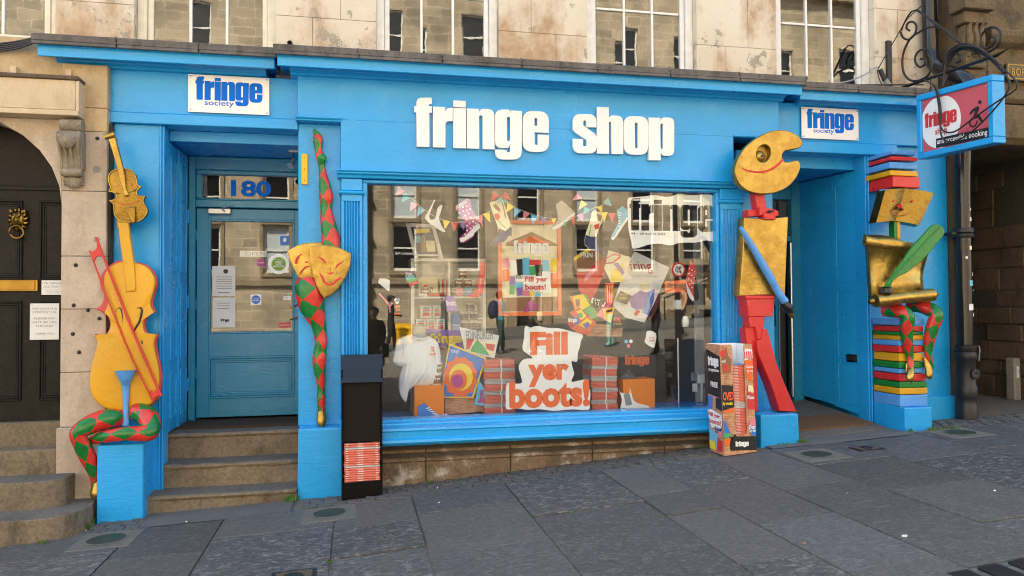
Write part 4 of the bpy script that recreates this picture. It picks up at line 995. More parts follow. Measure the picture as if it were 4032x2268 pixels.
# ================================================================ RIGHT NEIGHBOUR (dark stone pend, drainpipe)
rb = thing('stone_pend', 'dark sooty stone archway passage with a carved capital to the right of the shop', 'passage', (6.8, .5, .4))
box('jamb', 'dark_stone', rb, 6.0, 6.16, .10, 1.0, 0, 4.2, .006)
box('jamb_block', 'sooty_stone', rb, 6.0, 6.13, .06, .098, 0, 1.0, .006)
# coursed side wall of the passage
box('joint_backing', 'joint_dirt', rb, 7.445, 7.9, -.2, 2.6, 0, 4.3, 0)
rr = random.Random(11); z = .45
while z < 3.6:
    h = rr.choice((.17, .20, .23, .26)); y = -.25-rr.uniform(0, .3)
    while y < 2.55:
        w = rr.uniform(.28, .62); y1 = min(y+w, 2.6); p = rr.uniform(-.016, .014)
        if rr.random() < .8 or z < .9:
            MB().box(7.43+p, 7.6, y+.005, y1-.005, z+.004, z+h-.004).build('wall_stone', 'dark_stone', rb, .012)
        y = y1
    z += h
box('passage_end', 'room_dark', rb, 6.1, 7.9, 2.6, 2.7, 0, 4.3, 0)
box('passage_ceiling', 'sooty_stone', rb, 6.1, 9.5, .05, 2.6, 3.22, 3.5, .01)
MB().prof(6.16, 9.5, [(.02, 3.20), (-.02, 3.24), (-.05, 3.26), (-.05, 3.60), (.3, 3.60), (.3, 3.20)]).build('lintel', 'sooty_stone', rb, .008)
box('upper_wall', 'sooty_stone', rb, 6.022, 9.5, .02, .5, 3.60, 5.4, .006)
MB().prof(6.35, 9.5, [(-.02, 3.62), (-.06, 3.66), (-.06, 3.74), (.02, 3.76), (.02, 3.62)]).build('string_course', 'sooty_stone', rb, .006)
MB().prof(6.35, 9.5, [(.02, 4.20), (-.06, 4.24), (-.09, 4.30), (-.09, 4.36), (.02, 4.40)]).build('string_course', 'sooty_stone', rb, .006)
cp = thing('carved_capital', None, None, (6.15, -.05, 4.2)); adopt(cp, rb); cp.location = (6.15, -.05, 4.2)
for (x0, x1, y, z0, z1) in ((5.93, 6.30, -.20, 4.50, 4.80), (5.98, 6.27, -.14, 4.38, 4.50), (6.02, 6.22, -.10, 3.98, 4.38), (5.99, 6.25, -.13, 3.93, 3.98), (6.02, 6.22, -.09, 3.62, 3.93)):
    box('capital_block', 'sooty_stone', cp, x0, x1, y, .018, z0+.001, z1-.001, .02, seg=2)
for k in range(3): MB().tube([(6.05+.07*k, -.10, 4.05, .02), (6.05+.07*k, -.13, 4.2, .03), (6.05+.07*k, -.12, 4.33, .025), (6.05+.07*k, -.15, 4.37, .012)], 8).build('carved_leaf', 'sooty_stone', cp, smooth=True)
box('mass', 'room_dark', rb, 7.9, 22, .5, 11, -1, 12.5, 0); box('mass_upper', 'room_dark', rb, 6.05, 22, .52, 11, 5.4, 12.5, 0); box('tall_wall', 'sooty_stone', rb, 6.05, 22, .1, .5, 5.402, 12.5, 0)
box('front_wall', 'dark_stone', rb, 8.9, 22, .02, .5, -.5, 3.2, 0)
# name plate over the passage
nb = thing('close_sign', 'black name board with gilt letters above the stone passage', 'sign', (6.75, -.06, 3.95))
shape('board', 'black_gloss', nb, [fillet([(6.565, 3.86, .03), (7.30, 3.86, .03), (7.30, 4.035, .03), (6.565, 4.035, .03)])], FRONT(-.01), .03)
lo = fillet([(6.575, 3.87, .03), (7.29, 3.87, .03), (7.29, 4.025, .03), (6.575, 4.025, .03)]); li = fillet([(6.587, 3.882, .025), (7.278, 3.882, .025), (7.278, 4.013, .025), (6.587, 4.013, .025)])
shape('gilt_border', 'gold_dull', nb, [lo, li], FRONT(-.04), .003)
text('lettering', 'BOR', 'gold_dull', nb, FRONT(-.04), 6.625, 6.80, 3.905, 3.985, bold=.02, thick=.003, spacing=1.15)
# drainpipe
dp = thing('drain_pipe', 'black cast iron drainpipe with stickers at the shop corner', 'drainpipe', (6.03, .0, .4))
dxp, dyp, dr_ = 6.035, -.005, .074
MB().tube([(dxp, dyp, 1.03, dr_), (dxp, dyp, 2.2, dr_), (dxp, dyp-.03, 3.2, dr_), (5.97, -.22, 3.5, dr_), (5.88, -.24, 3.75, dr_), (5.83, .10, 4.02, dr_), (5.83, .15, 4.4, dr_), (5.83, .15, 5.5, dr_)], 18, 5).build('pipe', 'black_gloss', dp, smooth=True)
MB().lathe([(.098, .38), (.098, .52), (.088, .54), (.088, .60), (.098, .62), (.098, .72), (.085, .74), (.085, .98), (.10, 1.0), (.10, 1.05), (.088, 1.07), (.10, 1.09), (.10, 1.13), (dr_, 1.14)], (dxp, dyp, 0), seg=20).build('shoe', 'iron', dp, smooth=True)
MB().lathe([(.05, 0), (.05, .02), (.035, .024), (.0, .012)], (dxp+.015, dyp-.088, .85), 'Y', 16).build('inspection_cap', 'iron', dp, smooth=True)
for z in (2.22,):
    MB().lathe([(.092, 0), (.098, .01), (.098, .035), (.088, .045), (.098, .055), (.098, .09), (.092, .10)], (dxp, dyp, z), seg=20).build('collar', 'iron', dp, smooth=True); box('ear', 'iron', dp, dxp-.15, dxp-.09, dyp-.02, .09, z+.03, z+.06, .004)
MB().tube([(dxp+.09, dyp-.06, 1.13, .006), (dxp+.10, dyp-.07, 1.10, .006), (dxp+.095, dyp-.06, .98, .006)], 6).build('cable_tie', 'concrete_pale', dp)
st_px = [((1070, 672), .03, 'ink_white'), ((1072, 750), .035, 'ink_white'), ((1095, 905), .02, 'ink_white'), ((1070, 985), .035, 'ink_cream'), ((1040, 1065), .022, 'ink_white'), ((1095, 1200), .03, 'ink_white'), ((1076, 1272), .05, 'ink_sky'), ((1098, 1330), .02, 'ink_white')]
for (q, s, mtl) in st_px:
    (x, z), = zoomer(3300, 500, 2.0697)([q], -.06)
    a0 = math.asin(max(-.85, min(.85, (x-dxp)/dr_))); mb = MB(); rr = dr_+.0015; ks = 5; da = s/dr_*.5
    for k in range(ks):
        a, b = a0-da+2*da*k/ks, a0-da+2*da*(k+1)/ks
        mb.quad(*[(dxp+rr*math.sin(t_), dyp-rr*math.cos(t_), z+hh) for t_, hh in ((a, -s*.6), (b, -s*.6+.004), (b, s*.6), (a, s*.6-.004))])
    mb.build('sticker', mtl, dp)
for (q, s, mtl, tx) in (((1005, 210), .05, 'ink_white', ''), ((1025, 268), .028, 'ink_white', 'STR')):
    (x, z), = zoomer(3300, 1100, 1.9317)([q], -.06)
    a0 = math.asin(max(-.85, min(.85, (x-dxp)/dr_))); mb = MB(); rr = dr_+.0015; ks = 5; da = s/dr_*.6
    for k in range(ks):
        a, b = a0-da+2*da*k/ks, a0-da+2*da*(k+1)/ks
        mb.quad(*[(dxp+rr*math.sin(t_), dyp-rr*math.cos(t_), z+hh) for t_, hh in ((a, -s*.7), (b, -s*.6), (b, s*.7), (a, s*.5))])
    mb.build('sticker', mtl, dp)
bl = thing('bollard_post', 'short grey metal post with a paper label inside the stone passage', 'post', (7.05, .9, .5))
(x0, z1), (x1, z0) = [W(3300+a/1.9317, 1100+b/1.9317, .7) for a, b in ((1327, 600), (1385, 880))]
box('post', 'concrete_pale', bl, x0, x1, .68, .80, z0-.06, z1, .012); box('label', 'paper', bl, x0+.03, x1-.03, .677, .6795, z1-.22, z1-.09, 0)
text('lettering', 'WORKS', 'ink_black', bl, FRONT(.6765), x0+.04, x1-.04, z1-.17, z1-.13, bold=.01)

# ================================================================ BUILDING ACROSS THE STREET (seen mirrored in the glass)
ob = thing('opposite_building', 'long buff ashlar building with sash windows reflected in the shop window', 'building', (6, -23, .5))
OY = -22.8; wxs = [-11.2, -8.7, -6.2, -3.6, -1.1, 1.4, 3.93, 6.39, 8.88, 11.34, 13.6, 16.1, 18.6, 21.1, 23.6, 26.1]
rows = [(2.98, 4.78), (5.05, 6.95), (8.2, 10.1), (11.4, 13.2)]
WW = .93
edges = [-30]+[e for x in wxs for e in (x, x+WW)]+[46]
for i in range(0, len(edges), 2): box('wall', 'ashlar', ob, edges[i], edges[i+1], OY-.6, OY, -1, 15.5, 0)
for x in wxs:
    zs_ = [-1]+[e for r in rows for e in r]+[15.5]
    door = 6.3 < x < 6.5
    for i in range(0, len(zs_), 2):
        z0, z1 = zs_[i], zs_[i+1]
        if i == 0 and door: continue
        if door and i == 0: z0 = 2.98
        box('wall', 'ashlar', ob, x, x+WW, OY-.6, OY-.001, z0, z1, 0)
    for r, (z0, z1) in enumerate(rows):
        if door and r == 0: continue
        w = thing('window', None, None, (x, OY, z0)); adopt(w, ob); w.location = (x, OY, z0)
        y = OY-.14; mb = MB()
        mb.box(x, x+.06, y-.05, y, z0, z1); mb.box(x+WW-.06, x+WW, y-.05, y, z0, z1); mb.box(x+.06, x+WW-.06, y-.05, y, z0, z0+.11); mb.box(x+.06, x+WW-.06, y-.05, y, z1-.06, z1); mb.box(x+.06, x+WW-.06, y-.045, y+.01, (z0+z1)/2-.03, (z0+z1)/2+.03)
        mb.build('sash_frame', 'white_frame', w)
        blind = (r == 1 and x in (1.4, 3.93, 8.88, -1.1)) or (r == 2 and x in (-6.2, 1.4, 11.34)) or (r == 0 and x in (-3.6, 16.1))
        box('blind' if blind else 'pane', 'pale_blind' if blind else 'black_gloss', w, x+.06, x+WW-.06, y-.08, y-.052, z0+.11, z1-.06, 0)
        box('sill', 'ashlar_trim', w, x-.14, x+WW+.14, OY-.002, OY+.10, z0-.16, z0-.02, 0)
    for s in (x-.16, x+WW+.04): box('window_architrave', 'ashlar_trim', ob, s, s+.12, OY-.001, OY+.06, 2.85, 7.1, 0)
for z in (2.45, 7.4, 10.7): box('string_course', 'ashlar_trim', ob, -30, 46, OY-.001, OY+.14, z, z+.22, 0)
box('cornice', 'ashlar_trim', ob, -30, 46, OY-.6, OY+.5, 15.5, 15.9, 0); box('mass', 'room_dark', ob, -30, 46, OY-8, OY-.61, -1, 15.5, 0)
text('window_lettering', 'Customer Hub', 'ink_white', ob, (Vector((0, OY-.13, 0)), Vector((-1, 0, 0)), Vector((0, 0, 1)), Vector((0, 1, 0))), -2.22, -1.5, 3.62, 3.74, bold=.01)
# pedimented doorway
dd = thing('pedimented_doorway', None, None, (6.85, OY, .6)); adopt(dd, ob); dd.location = (6.85, OY, .6)
box('door', 'black_gloss', dd, 6.39, 7.32, OY-.4, OY-.3, .3, 3.5, 0); box('wall_over', 'ashlar', ob, 6.39, 7.32, OY-.6, OY-.003, 3.5, 5.05, 0)
box('pilaster', 'ashlar_trim', dd, 5.95, 6.3, OY, OY+.22, 0, 3.55, 0); box('pilaster', 'ashlar_trim', dd, 7.4, 7.75, OY, OY+.22, 0, 3.55, 0)
box('entablature', 'ashlar_trim', dd, 5.8, 7.9, OY, OY+.3, 3.55, 3.85, 0)
shape('pediment', 'ashlar_trim', dd, [[(5.7, 3.86), (8.0, 3.86), (6.85, 4.55)], [(6.15, 3.95), (7.55, 3.95), (6.85, 4.37)]], (Vector((0, OY, 0)), Vector((1, 0, 0)), Vector((0, 0, 1)), Vector((0, 1, 0))), .35)
shape('tympanum', 'ashlar', dd, [[(5.9, 3.9), (7.8, 3.9), (6.85, 4.48)]], (Vector((0, OY, 0)), Vector((1, 0, 0)), Vector((0, 0, 1)), Vector((0, 1, 0))), .12)
# drainpipe, right hand doorway, railings and lamp post over there
MB().lathe([(.09, .5), (.09, 15.4)], (.5, OY+.14, 0), seg=10).build('drain_pipe', 'iron', ob)
for z in (2.2, 4.1, 5.6, 8): box('pipe_bracket', 'iron', ob, .34, .66, OY, OY+.26, z, z+.12, 0)
box('doorway_recess', 'black_gloss', ob, 13.5, 14.55, OY-.0008, OY+.02, .9, 3.2, 0); box('doorway_hood', 'ashlar_trim', ob, 13.2, 14.9, OY, OY+.45, 3.25, 3.5, 0)
rl = thing('handrail', 'black iron handrail and stone steps reflected on the far pavement', 'handrail', (11.5, -19, .9))
for k in range(4): box('step', 'ashlar_trim', rl, 12.2+.3*k, 16, -22.8, -20.4, .3, 1.05+.17*k, 0)
for y in (-20.2, -21.6):
    MB().tube([(11.6, y, 1.85, .03), (11.9, y, 1.95, .03), (13.8, y, 2.7, .03)], 6, 2).build('rail', 'rail_black', rl); MB().tube([(11.6, y, .6, .03), (11.6, y, 1.85, .03)], 6, 1).build('post', 'rail_black', rl); MB().tube([(12.9, y, .8, .025), (12.9, y, 2.35, .025)], 6, 1).build('post', 'rail_black', rl)
lm = thing('lamp_post', 'black lamp post with a round speed plate reflected across the street', 'lamp post', (8.3, -11.8, .5))
MB().tube([(8.36, -11.8, .2, .085), (8.36, -11.8, 1.2, .08), (8.33, -11.8, 3, .06), (8.3, -11.8, 6, .05)], 12, 2).build('pole', 'rail_black', lm)
LB_ = (Vector((0, -11.70, 0)), Vector((-1, 0, 0)), Vector((0, 0, 1)), Vector((0, 1, 0)))
shape('plate', 'ink_white', lm, [disc(-8.34, 2.5, .2, 24)], LB_, .02); shape('plate_rim', 'ink_red', lm, [disc(-8.34, 2.5, .198, 24), disc(-8.34, 2.5, .15, 24)], LB_, .004, back=.02)
text('lettering', '20', 'ink_black', lm, (Vector((0, -11.679, 0)),)+LB_[1:], -8.43, -8.25, 2.42, 2.58, bold=.02)
box('collar', 'paper', lm, 8.27, 8.43, -11.9, -11.71, 1.45, 1.7, 0)
yb2 = thing('grit_bin', 'yellow street bin reflected in the left of the shop window', 'bin', (1.0, -17.5, .2))
MB().hexa([(1.15, -18.0, .1), (1.75, -18.0, .1), (1.75, -17.5, .1), (1.15, -17.5, .1), (1.1, -18.05, .85), (1.8, -18.05, .85), (1.8, -17.45, .85), (1.1, -17.45, .85)]).build('body', 'yellow_plastic', yb2, .03); MB().hexa([(1.08, -18.08, .86), (1.82, -18.08, .86), (1.82, -17.42, .86), (1.08, -17.42, .86), (1.15, -18.0, 1.02), (1.75, -18.0, 1.02), (1.75, -17.55, .95), (1.15, -17.55, .95)]).build('lid', 'yellow_plastic', yb2, .02)

# ================================================================ INTERIOR SHELL
rm = thing('shop_interior', 'dim shop interior with grey walls behind the display window', 'room', (1.7, 1.4, .5))
IF = .52
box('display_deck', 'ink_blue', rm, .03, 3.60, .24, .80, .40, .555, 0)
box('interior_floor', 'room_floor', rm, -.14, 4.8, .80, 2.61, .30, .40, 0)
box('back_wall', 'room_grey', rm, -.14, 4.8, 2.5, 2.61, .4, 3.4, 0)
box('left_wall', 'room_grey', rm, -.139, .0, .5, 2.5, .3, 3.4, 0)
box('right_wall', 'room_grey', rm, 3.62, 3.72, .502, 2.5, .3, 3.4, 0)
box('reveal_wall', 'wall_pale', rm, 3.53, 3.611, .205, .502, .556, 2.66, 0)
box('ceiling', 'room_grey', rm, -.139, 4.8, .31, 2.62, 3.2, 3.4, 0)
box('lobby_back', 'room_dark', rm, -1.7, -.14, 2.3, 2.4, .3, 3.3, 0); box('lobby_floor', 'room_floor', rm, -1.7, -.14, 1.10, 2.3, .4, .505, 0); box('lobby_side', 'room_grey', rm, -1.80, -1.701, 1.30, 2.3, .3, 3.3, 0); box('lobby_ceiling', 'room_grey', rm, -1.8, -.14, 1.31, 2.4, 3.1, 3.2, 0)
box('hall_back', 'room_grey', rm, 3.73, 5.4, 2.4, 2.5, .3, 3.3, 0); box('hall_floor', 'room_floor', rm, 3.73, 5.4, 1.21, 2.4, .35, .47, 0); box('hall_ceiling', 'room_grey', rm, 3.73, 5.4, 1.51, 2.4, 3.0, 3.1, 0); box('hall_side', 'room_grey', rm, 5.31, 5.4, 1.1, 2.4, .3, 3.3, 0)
for i, o in enumerate([p for p in rm.children]): pass
# ================================================================ LETTERS (heavy condensed grotesque, drawn as outlines in the photo's zoom pixels, flattened onto the fascia)
GL = {
 'f': [[(95,535,0),(92,218,0),(72,216,0),(72,158,0),(92,158,0),(93,82,48),(233,82,0),(236,140,0),(207,142,12),(207,160,0),(235,162,0),(235,222,0),(212,222,0),(213,537,0)]],
 'r': [[(245,165,0),(358,169,0),(358,212,0),(375,178,25),(427,175,0),(427,298,0),(360,300,32),(360,543,0),(245,540,0)]],
 'i': [[(432,108,0),(547,112,0),(547,172,0),(432,168,0)], [(432,177,0),(548,181,0),(549,551,0),(432,546,0)]],
 'n': [[(557,182,0),(668,186,0),(668,216,0),(690,184,26),(810,190,58),(813,560,0),(703,556,0),(702,247,15),(670,246,15),(672,554,0),(557,550,0)]],
 'g': [[(817,192,62),(950,192,22),(962,222,0),(962,200,0),(1065,206,0),(1062,655,72),(818,652,60),(818,560,0),(922,563,0),(922,584,12),(955,586,12),(955,518,0),(940,548,22),(818,545,64)], [(927,258,14),(957,259,14),(957,483,14),(927,482,14)]],
 'e': [[(1072,205,78),(1313,209,78),(1313,407,0),(1181,402,0),(1181,517,15),(1211,518,15),(1211,421,0),(1313,426,0),(1313,585,78),(1072,580,78)], [(1180,270,13),(1207,271,13),(1207,342,0),(1180,341,0)]],
 's': [[(1534,231,66),(1752,236,64),(1752,357,0),(1658,353,0),(1658,294,13),(1630,293,13),(1630,338,10),(1757,430,50),(1757,598,70),(1533,594,66),(1533,461,0),(1627,464,0),(1627,530,13),(1660,531,13),(1660,474,10),(1533,388,50)]],
 'h': [[(1757,168,0),(1865,171,0),(1865,270,0),(1885,246,24),(1996,250,58),(1998,604,0),(1890,601,0),(1888,305,13),(1866,305,13),(1868,600,0),(1757,597,0)]],
 'o': [[(2000,250,78),(2231,256,78),(2229,611,78),(2003,607,78)], [(2104,312,13),(2132,313,13),(2132,550,13),(2107,549,13)]],
 'p': [[(2232,265,0),(2340,268,0),(2340,296,0),(2360,264,24),(2468,267,62),(2467,620,62),(2360,617,26),(2343,592,0),(2343,661,0),(2232,658,0)], [(2339,322,13),(2365,322,13),(2365,556,13),(2342,555,13)]],
}
zz = lambda x, y: W(1600+x/2.3418, 350+y/2.3418, -.03)
k_m = (zz(400, 300)[0]-zz(300, 300)[0])/100
GLW = {}
for ch, loops in GL.items():
    GLW[ch] = [fillet([(*zz(x, y), r*k_m*1.2) for x, y, r in lp]) for lp in loops]
sg = thing('shop_name_sign', 'large white raised letters reading fringe shop on the blue fascia', 'sign', (1.8, -.01, 2.8))
for ch in 'fringeshop':
    o = shape('letter', 'white_letter', sg, GLW[ch], FRONT(-.004), .034, .0015)
# normalised logo: word "fringe" levelled, in units of its own width
f_x0 = zz(72, 150)[0]; f_x1 = zz(1313, 400)[0]; f_w = f_x1-f_x0; f_z0 = zz(250, 543)[1]
LOGO = []
for ch in 'fringe':
    for lp in GLW[ch]: LOGO.append([((x-f_x0)/f_w, (z-f_z0)/f_w) for x, z in lp])
LOGO_H = max(p[1] for l_ in LOGO for p in l_); LOGO_B = min(p[1] for l_ in LOGO for p in l_)
def logo(mat, par, fr, x0, x1, zbase, thick=.0015, hscale=1.0, back=0.0, name='logo'):
    w = x1-x0; return shape(name, mat, par, [[(x0+x*w, zbase+z*w*hscale) for x, z in lp] for lp in LOGO], fr, thick, back=back, smooth=False)
# fringe society plates
def society(x0, x1, z0, z1, lab):
    t = thing('society_sign', lab, 'sign', (x0, .09, z0)); w = x1-x0; h = z1-z0
    box('plate', 'sign_white', t, x0, x1, .075, .082, z0, z1, .001)
    fr = FRONT(.0748)
    logo('logo_blue', t, fr, x0+w*.088, x0+w*.915, z0+h*.325, .001, 1.02)
    text('lettering', 'society', 'logo_blue', t, fr, x0+w*.20, x0+w*.56, z0+h*.15, z0+h*.33, bold=.012)
    text('lettering', 'The Edinburgh Festival', 'logo_blue', t, FRONT(.0735), x0+w*.58, x0+w*.91, z0+h*.73, z0+h*.79, bold=.0)
    for a, b in ((.03, .06), (.97, .06), (.03, .94), (.97, .94)): MB().lathe([(.008, 0), (.008, .008), (.004, .010)], (x0+w*a, .0752, z0+h*b), 'Y', 12).build('standoff', 'alu', t, smooth=True)
    for a, b in ((.03, .06), (.97, .06), (.03, .94), (.97, .94)): MB().lathe([(.006, 0), (.006, .018)], (x0+w*a, .0995, z0+h*b), 'Y', 8).build('spacer', 'alu', t)
society(-1.358, -.715, 3.187, 3.502, 'white plate with blue fringe society lettering above the panelled door with steps')
society(4.283, 4.915, 3.190, 3.500, 'white plate with blue fringe society lettering above the open door with the mat')

# ---------------------------------------------------------------- hanging sign and iron bracket (they stick out over the pavement, plane x = const)
SX = 5.36
hs = thing('hanging_sign', 'red and white hanging fringe shop sign in a blue box frame', 'sign', (SX, -.7, 2.95))
def QX(px, py): return WX(px, py, SX)
yb_, yf_ = -.215, -1.10
def tz(y): return 3.577-.06*(y-yb_)/(yf_-yb_)
def bz(y): return 2.962-.028*(y-yb_)/(yf_-yb_)
d = .085
ya_, ye_ = yb_-.015, yf_+.015
MB().hexa([(SX, ya_, bz(ya_)+.015), (SX, ye_, bz(ye_)+.015), (SX+d, ye_, bz(ye_)+.015), (SX+d, ya_, bz(ya_)+.015), (SX, ya_, tz(ya_)-.015), (SX, ye_, tz(ye_)-.015), (SX+d, ye_, tz(ye_)-.015), (SX+d, ya_, tz(ya_)-.015)]).build('core', 'faded_red', hs)
m_ = .052
for nm, pts in (('frame_rail', [(yb_, 0, tz), (yf_, 0, tz)]), ('frame_rail', [(yb_, 1, bz), (yf_, 1, bz)])):
    top = pts[0][1] == 0; fn = tz if top else bz; s = -1 if top else 1
    z = lambda y, o: fn(y)+s*o
    a0, b0 = (m_, -.004) if top else (-.004, m_)
    MB().hexa([(SX-.022, yb_+.004, fn(yb_)+(-m_ if top else -.004)), (SX-.022, yf_-.004, fn(yf_)+(-m_ if top else -.004)), (SX+d+.02, yf_-.004, fn(yf_)+(-m_ if top else -.004)), (SX+d+.02, yb_+.004, fn(yb_)+(-m_ if top else -.004)),
               (SX-.022, yb_+.004, fn(yb_)+(.004 if top else m_)), (SX-.022, yf_-.004, fn(yf_)+(.004 if top else m_)), (SX+d+.02, yf_-.004, fn(yf_)+(.004 if top else m_)), (SX+d+.02, yb_+.004, fn(yb_)+(.004 if top else m_))]).build(nm, B, hs, .006)
for y0, y1 in ((yb_+.004, yb_-m_), (yf_+m_, yf_-.004)):
    MB().hexa([(SX-.021, y0, bz(y0)+m_+.001), (SX-.021, y1, bz(y1)+m_+.001), (SX+d+.019, y1, bz(y1)+m_+.001), (SX+d+.019, y0, bz(y0)+m_+.001), (SX-.021, y0, tz(y0)-m_-.001), (SX-.021, y1, tz(y1)-m_-.001), (SX+d+.019, y1, tz(y1)-m_-.001), (SX+d+.019, y0, tz(y0)-m_-.001)]).build('frame_stile', B, hs, .006)
# face artwork in a frame whose U runs outwards along the sign
Uv = Vector((0, yf_-yb_, tz(yf_)-tz(yb_))).normalized(); Vv = Vector((0, 0, 1)); SO = Vector((SX-.001, yb_, bz(yb_)))
FS = (SO, Uv, Vv, Vector((-1, 0, 0))); SW, SH = .885, .60
disc_l = [p for p in disc(.275, .315, .245, 48)]
disc_l = [(max(.054, x), min(.548, max(.054, z))) for x, z in disc_l]
shape('white_disc', 'sign_white', hs, [disc_l], FS, .0012)
shape('black_band', 'ink_black', hs, [[(.22, .075), (.825, .085), (.825, .175), (.22, .165)]], FS, .0012, back=.0014)
FS2 = (SO+Vector((-.0034, 0, 0)), Uv, Vv, Vector((-1, 0, 0)))
text('lettering', 'and accessible booking', 'ink_white', hs, FS2, .235, .81, .095, .16, bold=.012, shear=0)
logo('ink_red', hs, FS2, .085, .475, .285, .001)
text('lettering', 'shop', 'ink_red', hs, FS2, .215, .36, .185, .262, bold=.02)
# access symbol: a leaning wheelchair user
ax, az = .66, .245
ring = lambda r0, r1, a0, a1: [(ax+r1*math.cos(R(a)), az+r1*math.sin(R(a))) for a in range(a0, a1+1, 15)]+[(ax+r0*math.cos(R(a)), az+r0*math.sin(R(a))) for a in range(a1, a0-1, -15)]
shape('access_symbol', 'ink_black', hs, [ring(.032, .046, 95, 365), disc(ax+.075, az+.165, .017, 16), [(ax-.01, az+.03), (ax+.055, az+.03), (ax+.085, az-.02), (ax+.105, az-.01), (ax+.07, az+.052), (ax+.035, az+.055), (ax+.07, az+.115), (ax+.055, az+.135), (ax-.01, az+.115), (ax-.04, az+.085), (ax-.03, az+.072), (ax+.0, az+.095), (ax+.025, az+.10)]], FS2, .001, smooth=False)
for u, v in ((.075, .075), (.81, .07), (.075, .525), (.81, .535)): MB().lathe([(.009, 0), (.009, .005), (.004, .007)], SO+Uv*u+Vv*v+Vector((-.008, 0, 0)), 'X', 10).build('screw', 'alu', hs)
br = thing('sign_bracket', 'black wrought iron scroll bracket holding the hanging sign', 'bracket', (SX, .2, 3.7))
zB = lambda pts, r: [(SX+.04, *QX(3200+x/2.0697, y/2.0697), r) for x, y in pts]
def iron(pts, r=.011, nm='scroll'):
    q = [WX(3200+x/2.0697, y/2.0697, SX+.04) for x, y in pts]
    return MB().tube([(SX+.04, a, b, r) for a, b in q], 8, 4).build(nm, 'iron', br, smooth=True)
(ya, za), (yc, zc_) = [WX(3200+x/2.0697, y/2.0697, SX+.04) for x, y in ((770, 715), (1600, 392))]
MB().tube([(SX+.04, .249, za+.03, .016), (SX+.04, yc+.12, zc_-.02, .016), (SX+.04, yc, zc_, .004)], 4, 1).build('arm', 'iron', br)
vb = [WX(3200+x/2.0697, y/2.0697, SX+.04) for x, y in ((712, 160), (722, 705))]
box('wall_bar', 'iron', br, SX+.012, SX+.068, .215, .249, 3.76, 4.28, .004)
iron([(790, 250), (765, 230), (775, 190), (815, 178), (845, 210), (835, 270), (790, 320), (740, 310), (715, 260)])
iron([(1050, 225), (960, 220), (880, 255), (800, 310), (750, 400), (730, 500), (745, 600), (800, 655), (880, 650), (950, 600), (970, 500), (950, 420), (890, 405), (845, 440), (835, 500), (870, 545), (915, 525), (915, 485), (880, 480)])
iron([(1060, 540), (1110, 420), (1200, 365), (1300, 370), (1380, 420), (1420, 450)], .012)
iron([(1110, 540), (1090, 480), (1130, 440), (1190, 445), (1205, 490), (1170, 510), (1150, 480)])
iron([(1420, 430), (1500, 380), (1535, 300), (1510, 235), (1440, 225), (1380, 280), (1375, 350), (1410, 395), (1460, 370), (1490, 320), (1460, 295), (1430, 320)])
iron([(850, 80), (1000, 190), (1200, 345), (1330, 440)], .012, 'stay')
iron([(850, 80), (800, 100), (750, 180), (722, 250)], .008, 'stay')
for yy in (WX(3200+960/2.0697, 690/2.0697, SX+.04)[0], WX(3200+1420/2.0697, 520/2.0697, SX+.04)[0]):
    z1 = za+(zc_-za)*(yy-.249)/(yc-.249)+.0
    for k in range(3): MB().tube([(SX+.04+.012*math.cos(a)*(k % 2), yy+.012*math.cos(a)*((k+1) % 2), tz(yy)+.012+.022*k+.014*math.sin(a), .004) for a in [2*math.pi*i/8 for i in range(9)]], 5, 1).build('chain_link', 'iron', br)
    MB().tube([(SX+.04, yy, tz(yy)+.05, .005), (SX+.04, yy, z1+.01, .005)], 6, 1).build('hook', 'iron', br)
ca = thing('looped_cables', 'black cables looped over the iron bracket and hanging sign', 'cables', (SX, -.6, 3.3))
def cab(pts, X=SX+.02, r=.008, mat='cable'):
    q = [WX(3200+x/2.0697, y/2.0697, X) for x, y in pts]
    return MB().tube([(X, a, b, r) for a, b in q], 7, 4).build('cable', mat, ca, smooth=True)
for k in range(4): cab([(1060+10*k, 700-20*k), (1075+8*k, 560), (1110+12*k, 440+6*k), (1220, 375+9*k), (1340, 390+12*k), (1440, 450+10*k), (1530+8*k, 530+20*k)], SX+.01+.014*k)
cab([(900, 650), (980, 690), (1010, 760), (1030, 900), (1035, 1000), (1060, 1060), (1110, 1080), (1180, 1060), (1300, 970), (1500, 830), (1640, 740), (1665, 680), (1600, 600), (1520, 540)], SX-.05, .0075)
cab([(915, 655), (995, 700), (1025, 780), (1045, 900), (1040, 1030), (1050, 1110), (1090, 1150), (1160, 1150), (1300, 1070), (1480, 890), (1590, 740), (1600, 660), (1560, 600)], SX-.06, .0075)
pl = thing('power_plug', 'grey and black cable connector hanging by the upper window', 'connector', (4.9, .2, 3.75))
def fp(pts, Y, r): return [(*W(3200+x/2.0697, y/2.0697, Y)[:1], Y, W(3200+x/2.0697, y/2.0697, Y)[1], r) for x, y in pts]
MB().tube(fp([(548, 565), (575, 625)], .16, .024)+fp([(590, 650)], .16, .03), 12, 2).build('plug_body', 'cable', pl, smooth=True)
MB().tube(fp([(590, 648), (620, 695)], .16, .027), 12, 1).build('plug_socket', 'grey_cable', pl, smooth=True)
MB().tube(fp([(845, 85), (760, 170), (660, 340), (545, 540), (530, 590), (560, 680), (620, 695)], .15, .006), 6).build('lead_cable', 'cable', pl, smooth=True)
MB().tube(fp([(540, 548), (490, 560), (430, 605), (300, 660), (180, 680)], .17, .007), 6).build('lead_cable', 'grey_cable', pl, smooth=True)
MB().tube(fp([(945, 0), (880, 55), (845, 85)], .15, .007), 6).build('lead_cable', 'cable', pl, smooth=True)
MB().tube(fp([(180, 690), (420, 692), (700, 690), (900, 690)], .0, .008), 6).build('lead_cable', 'cable', pl, smooth=True)

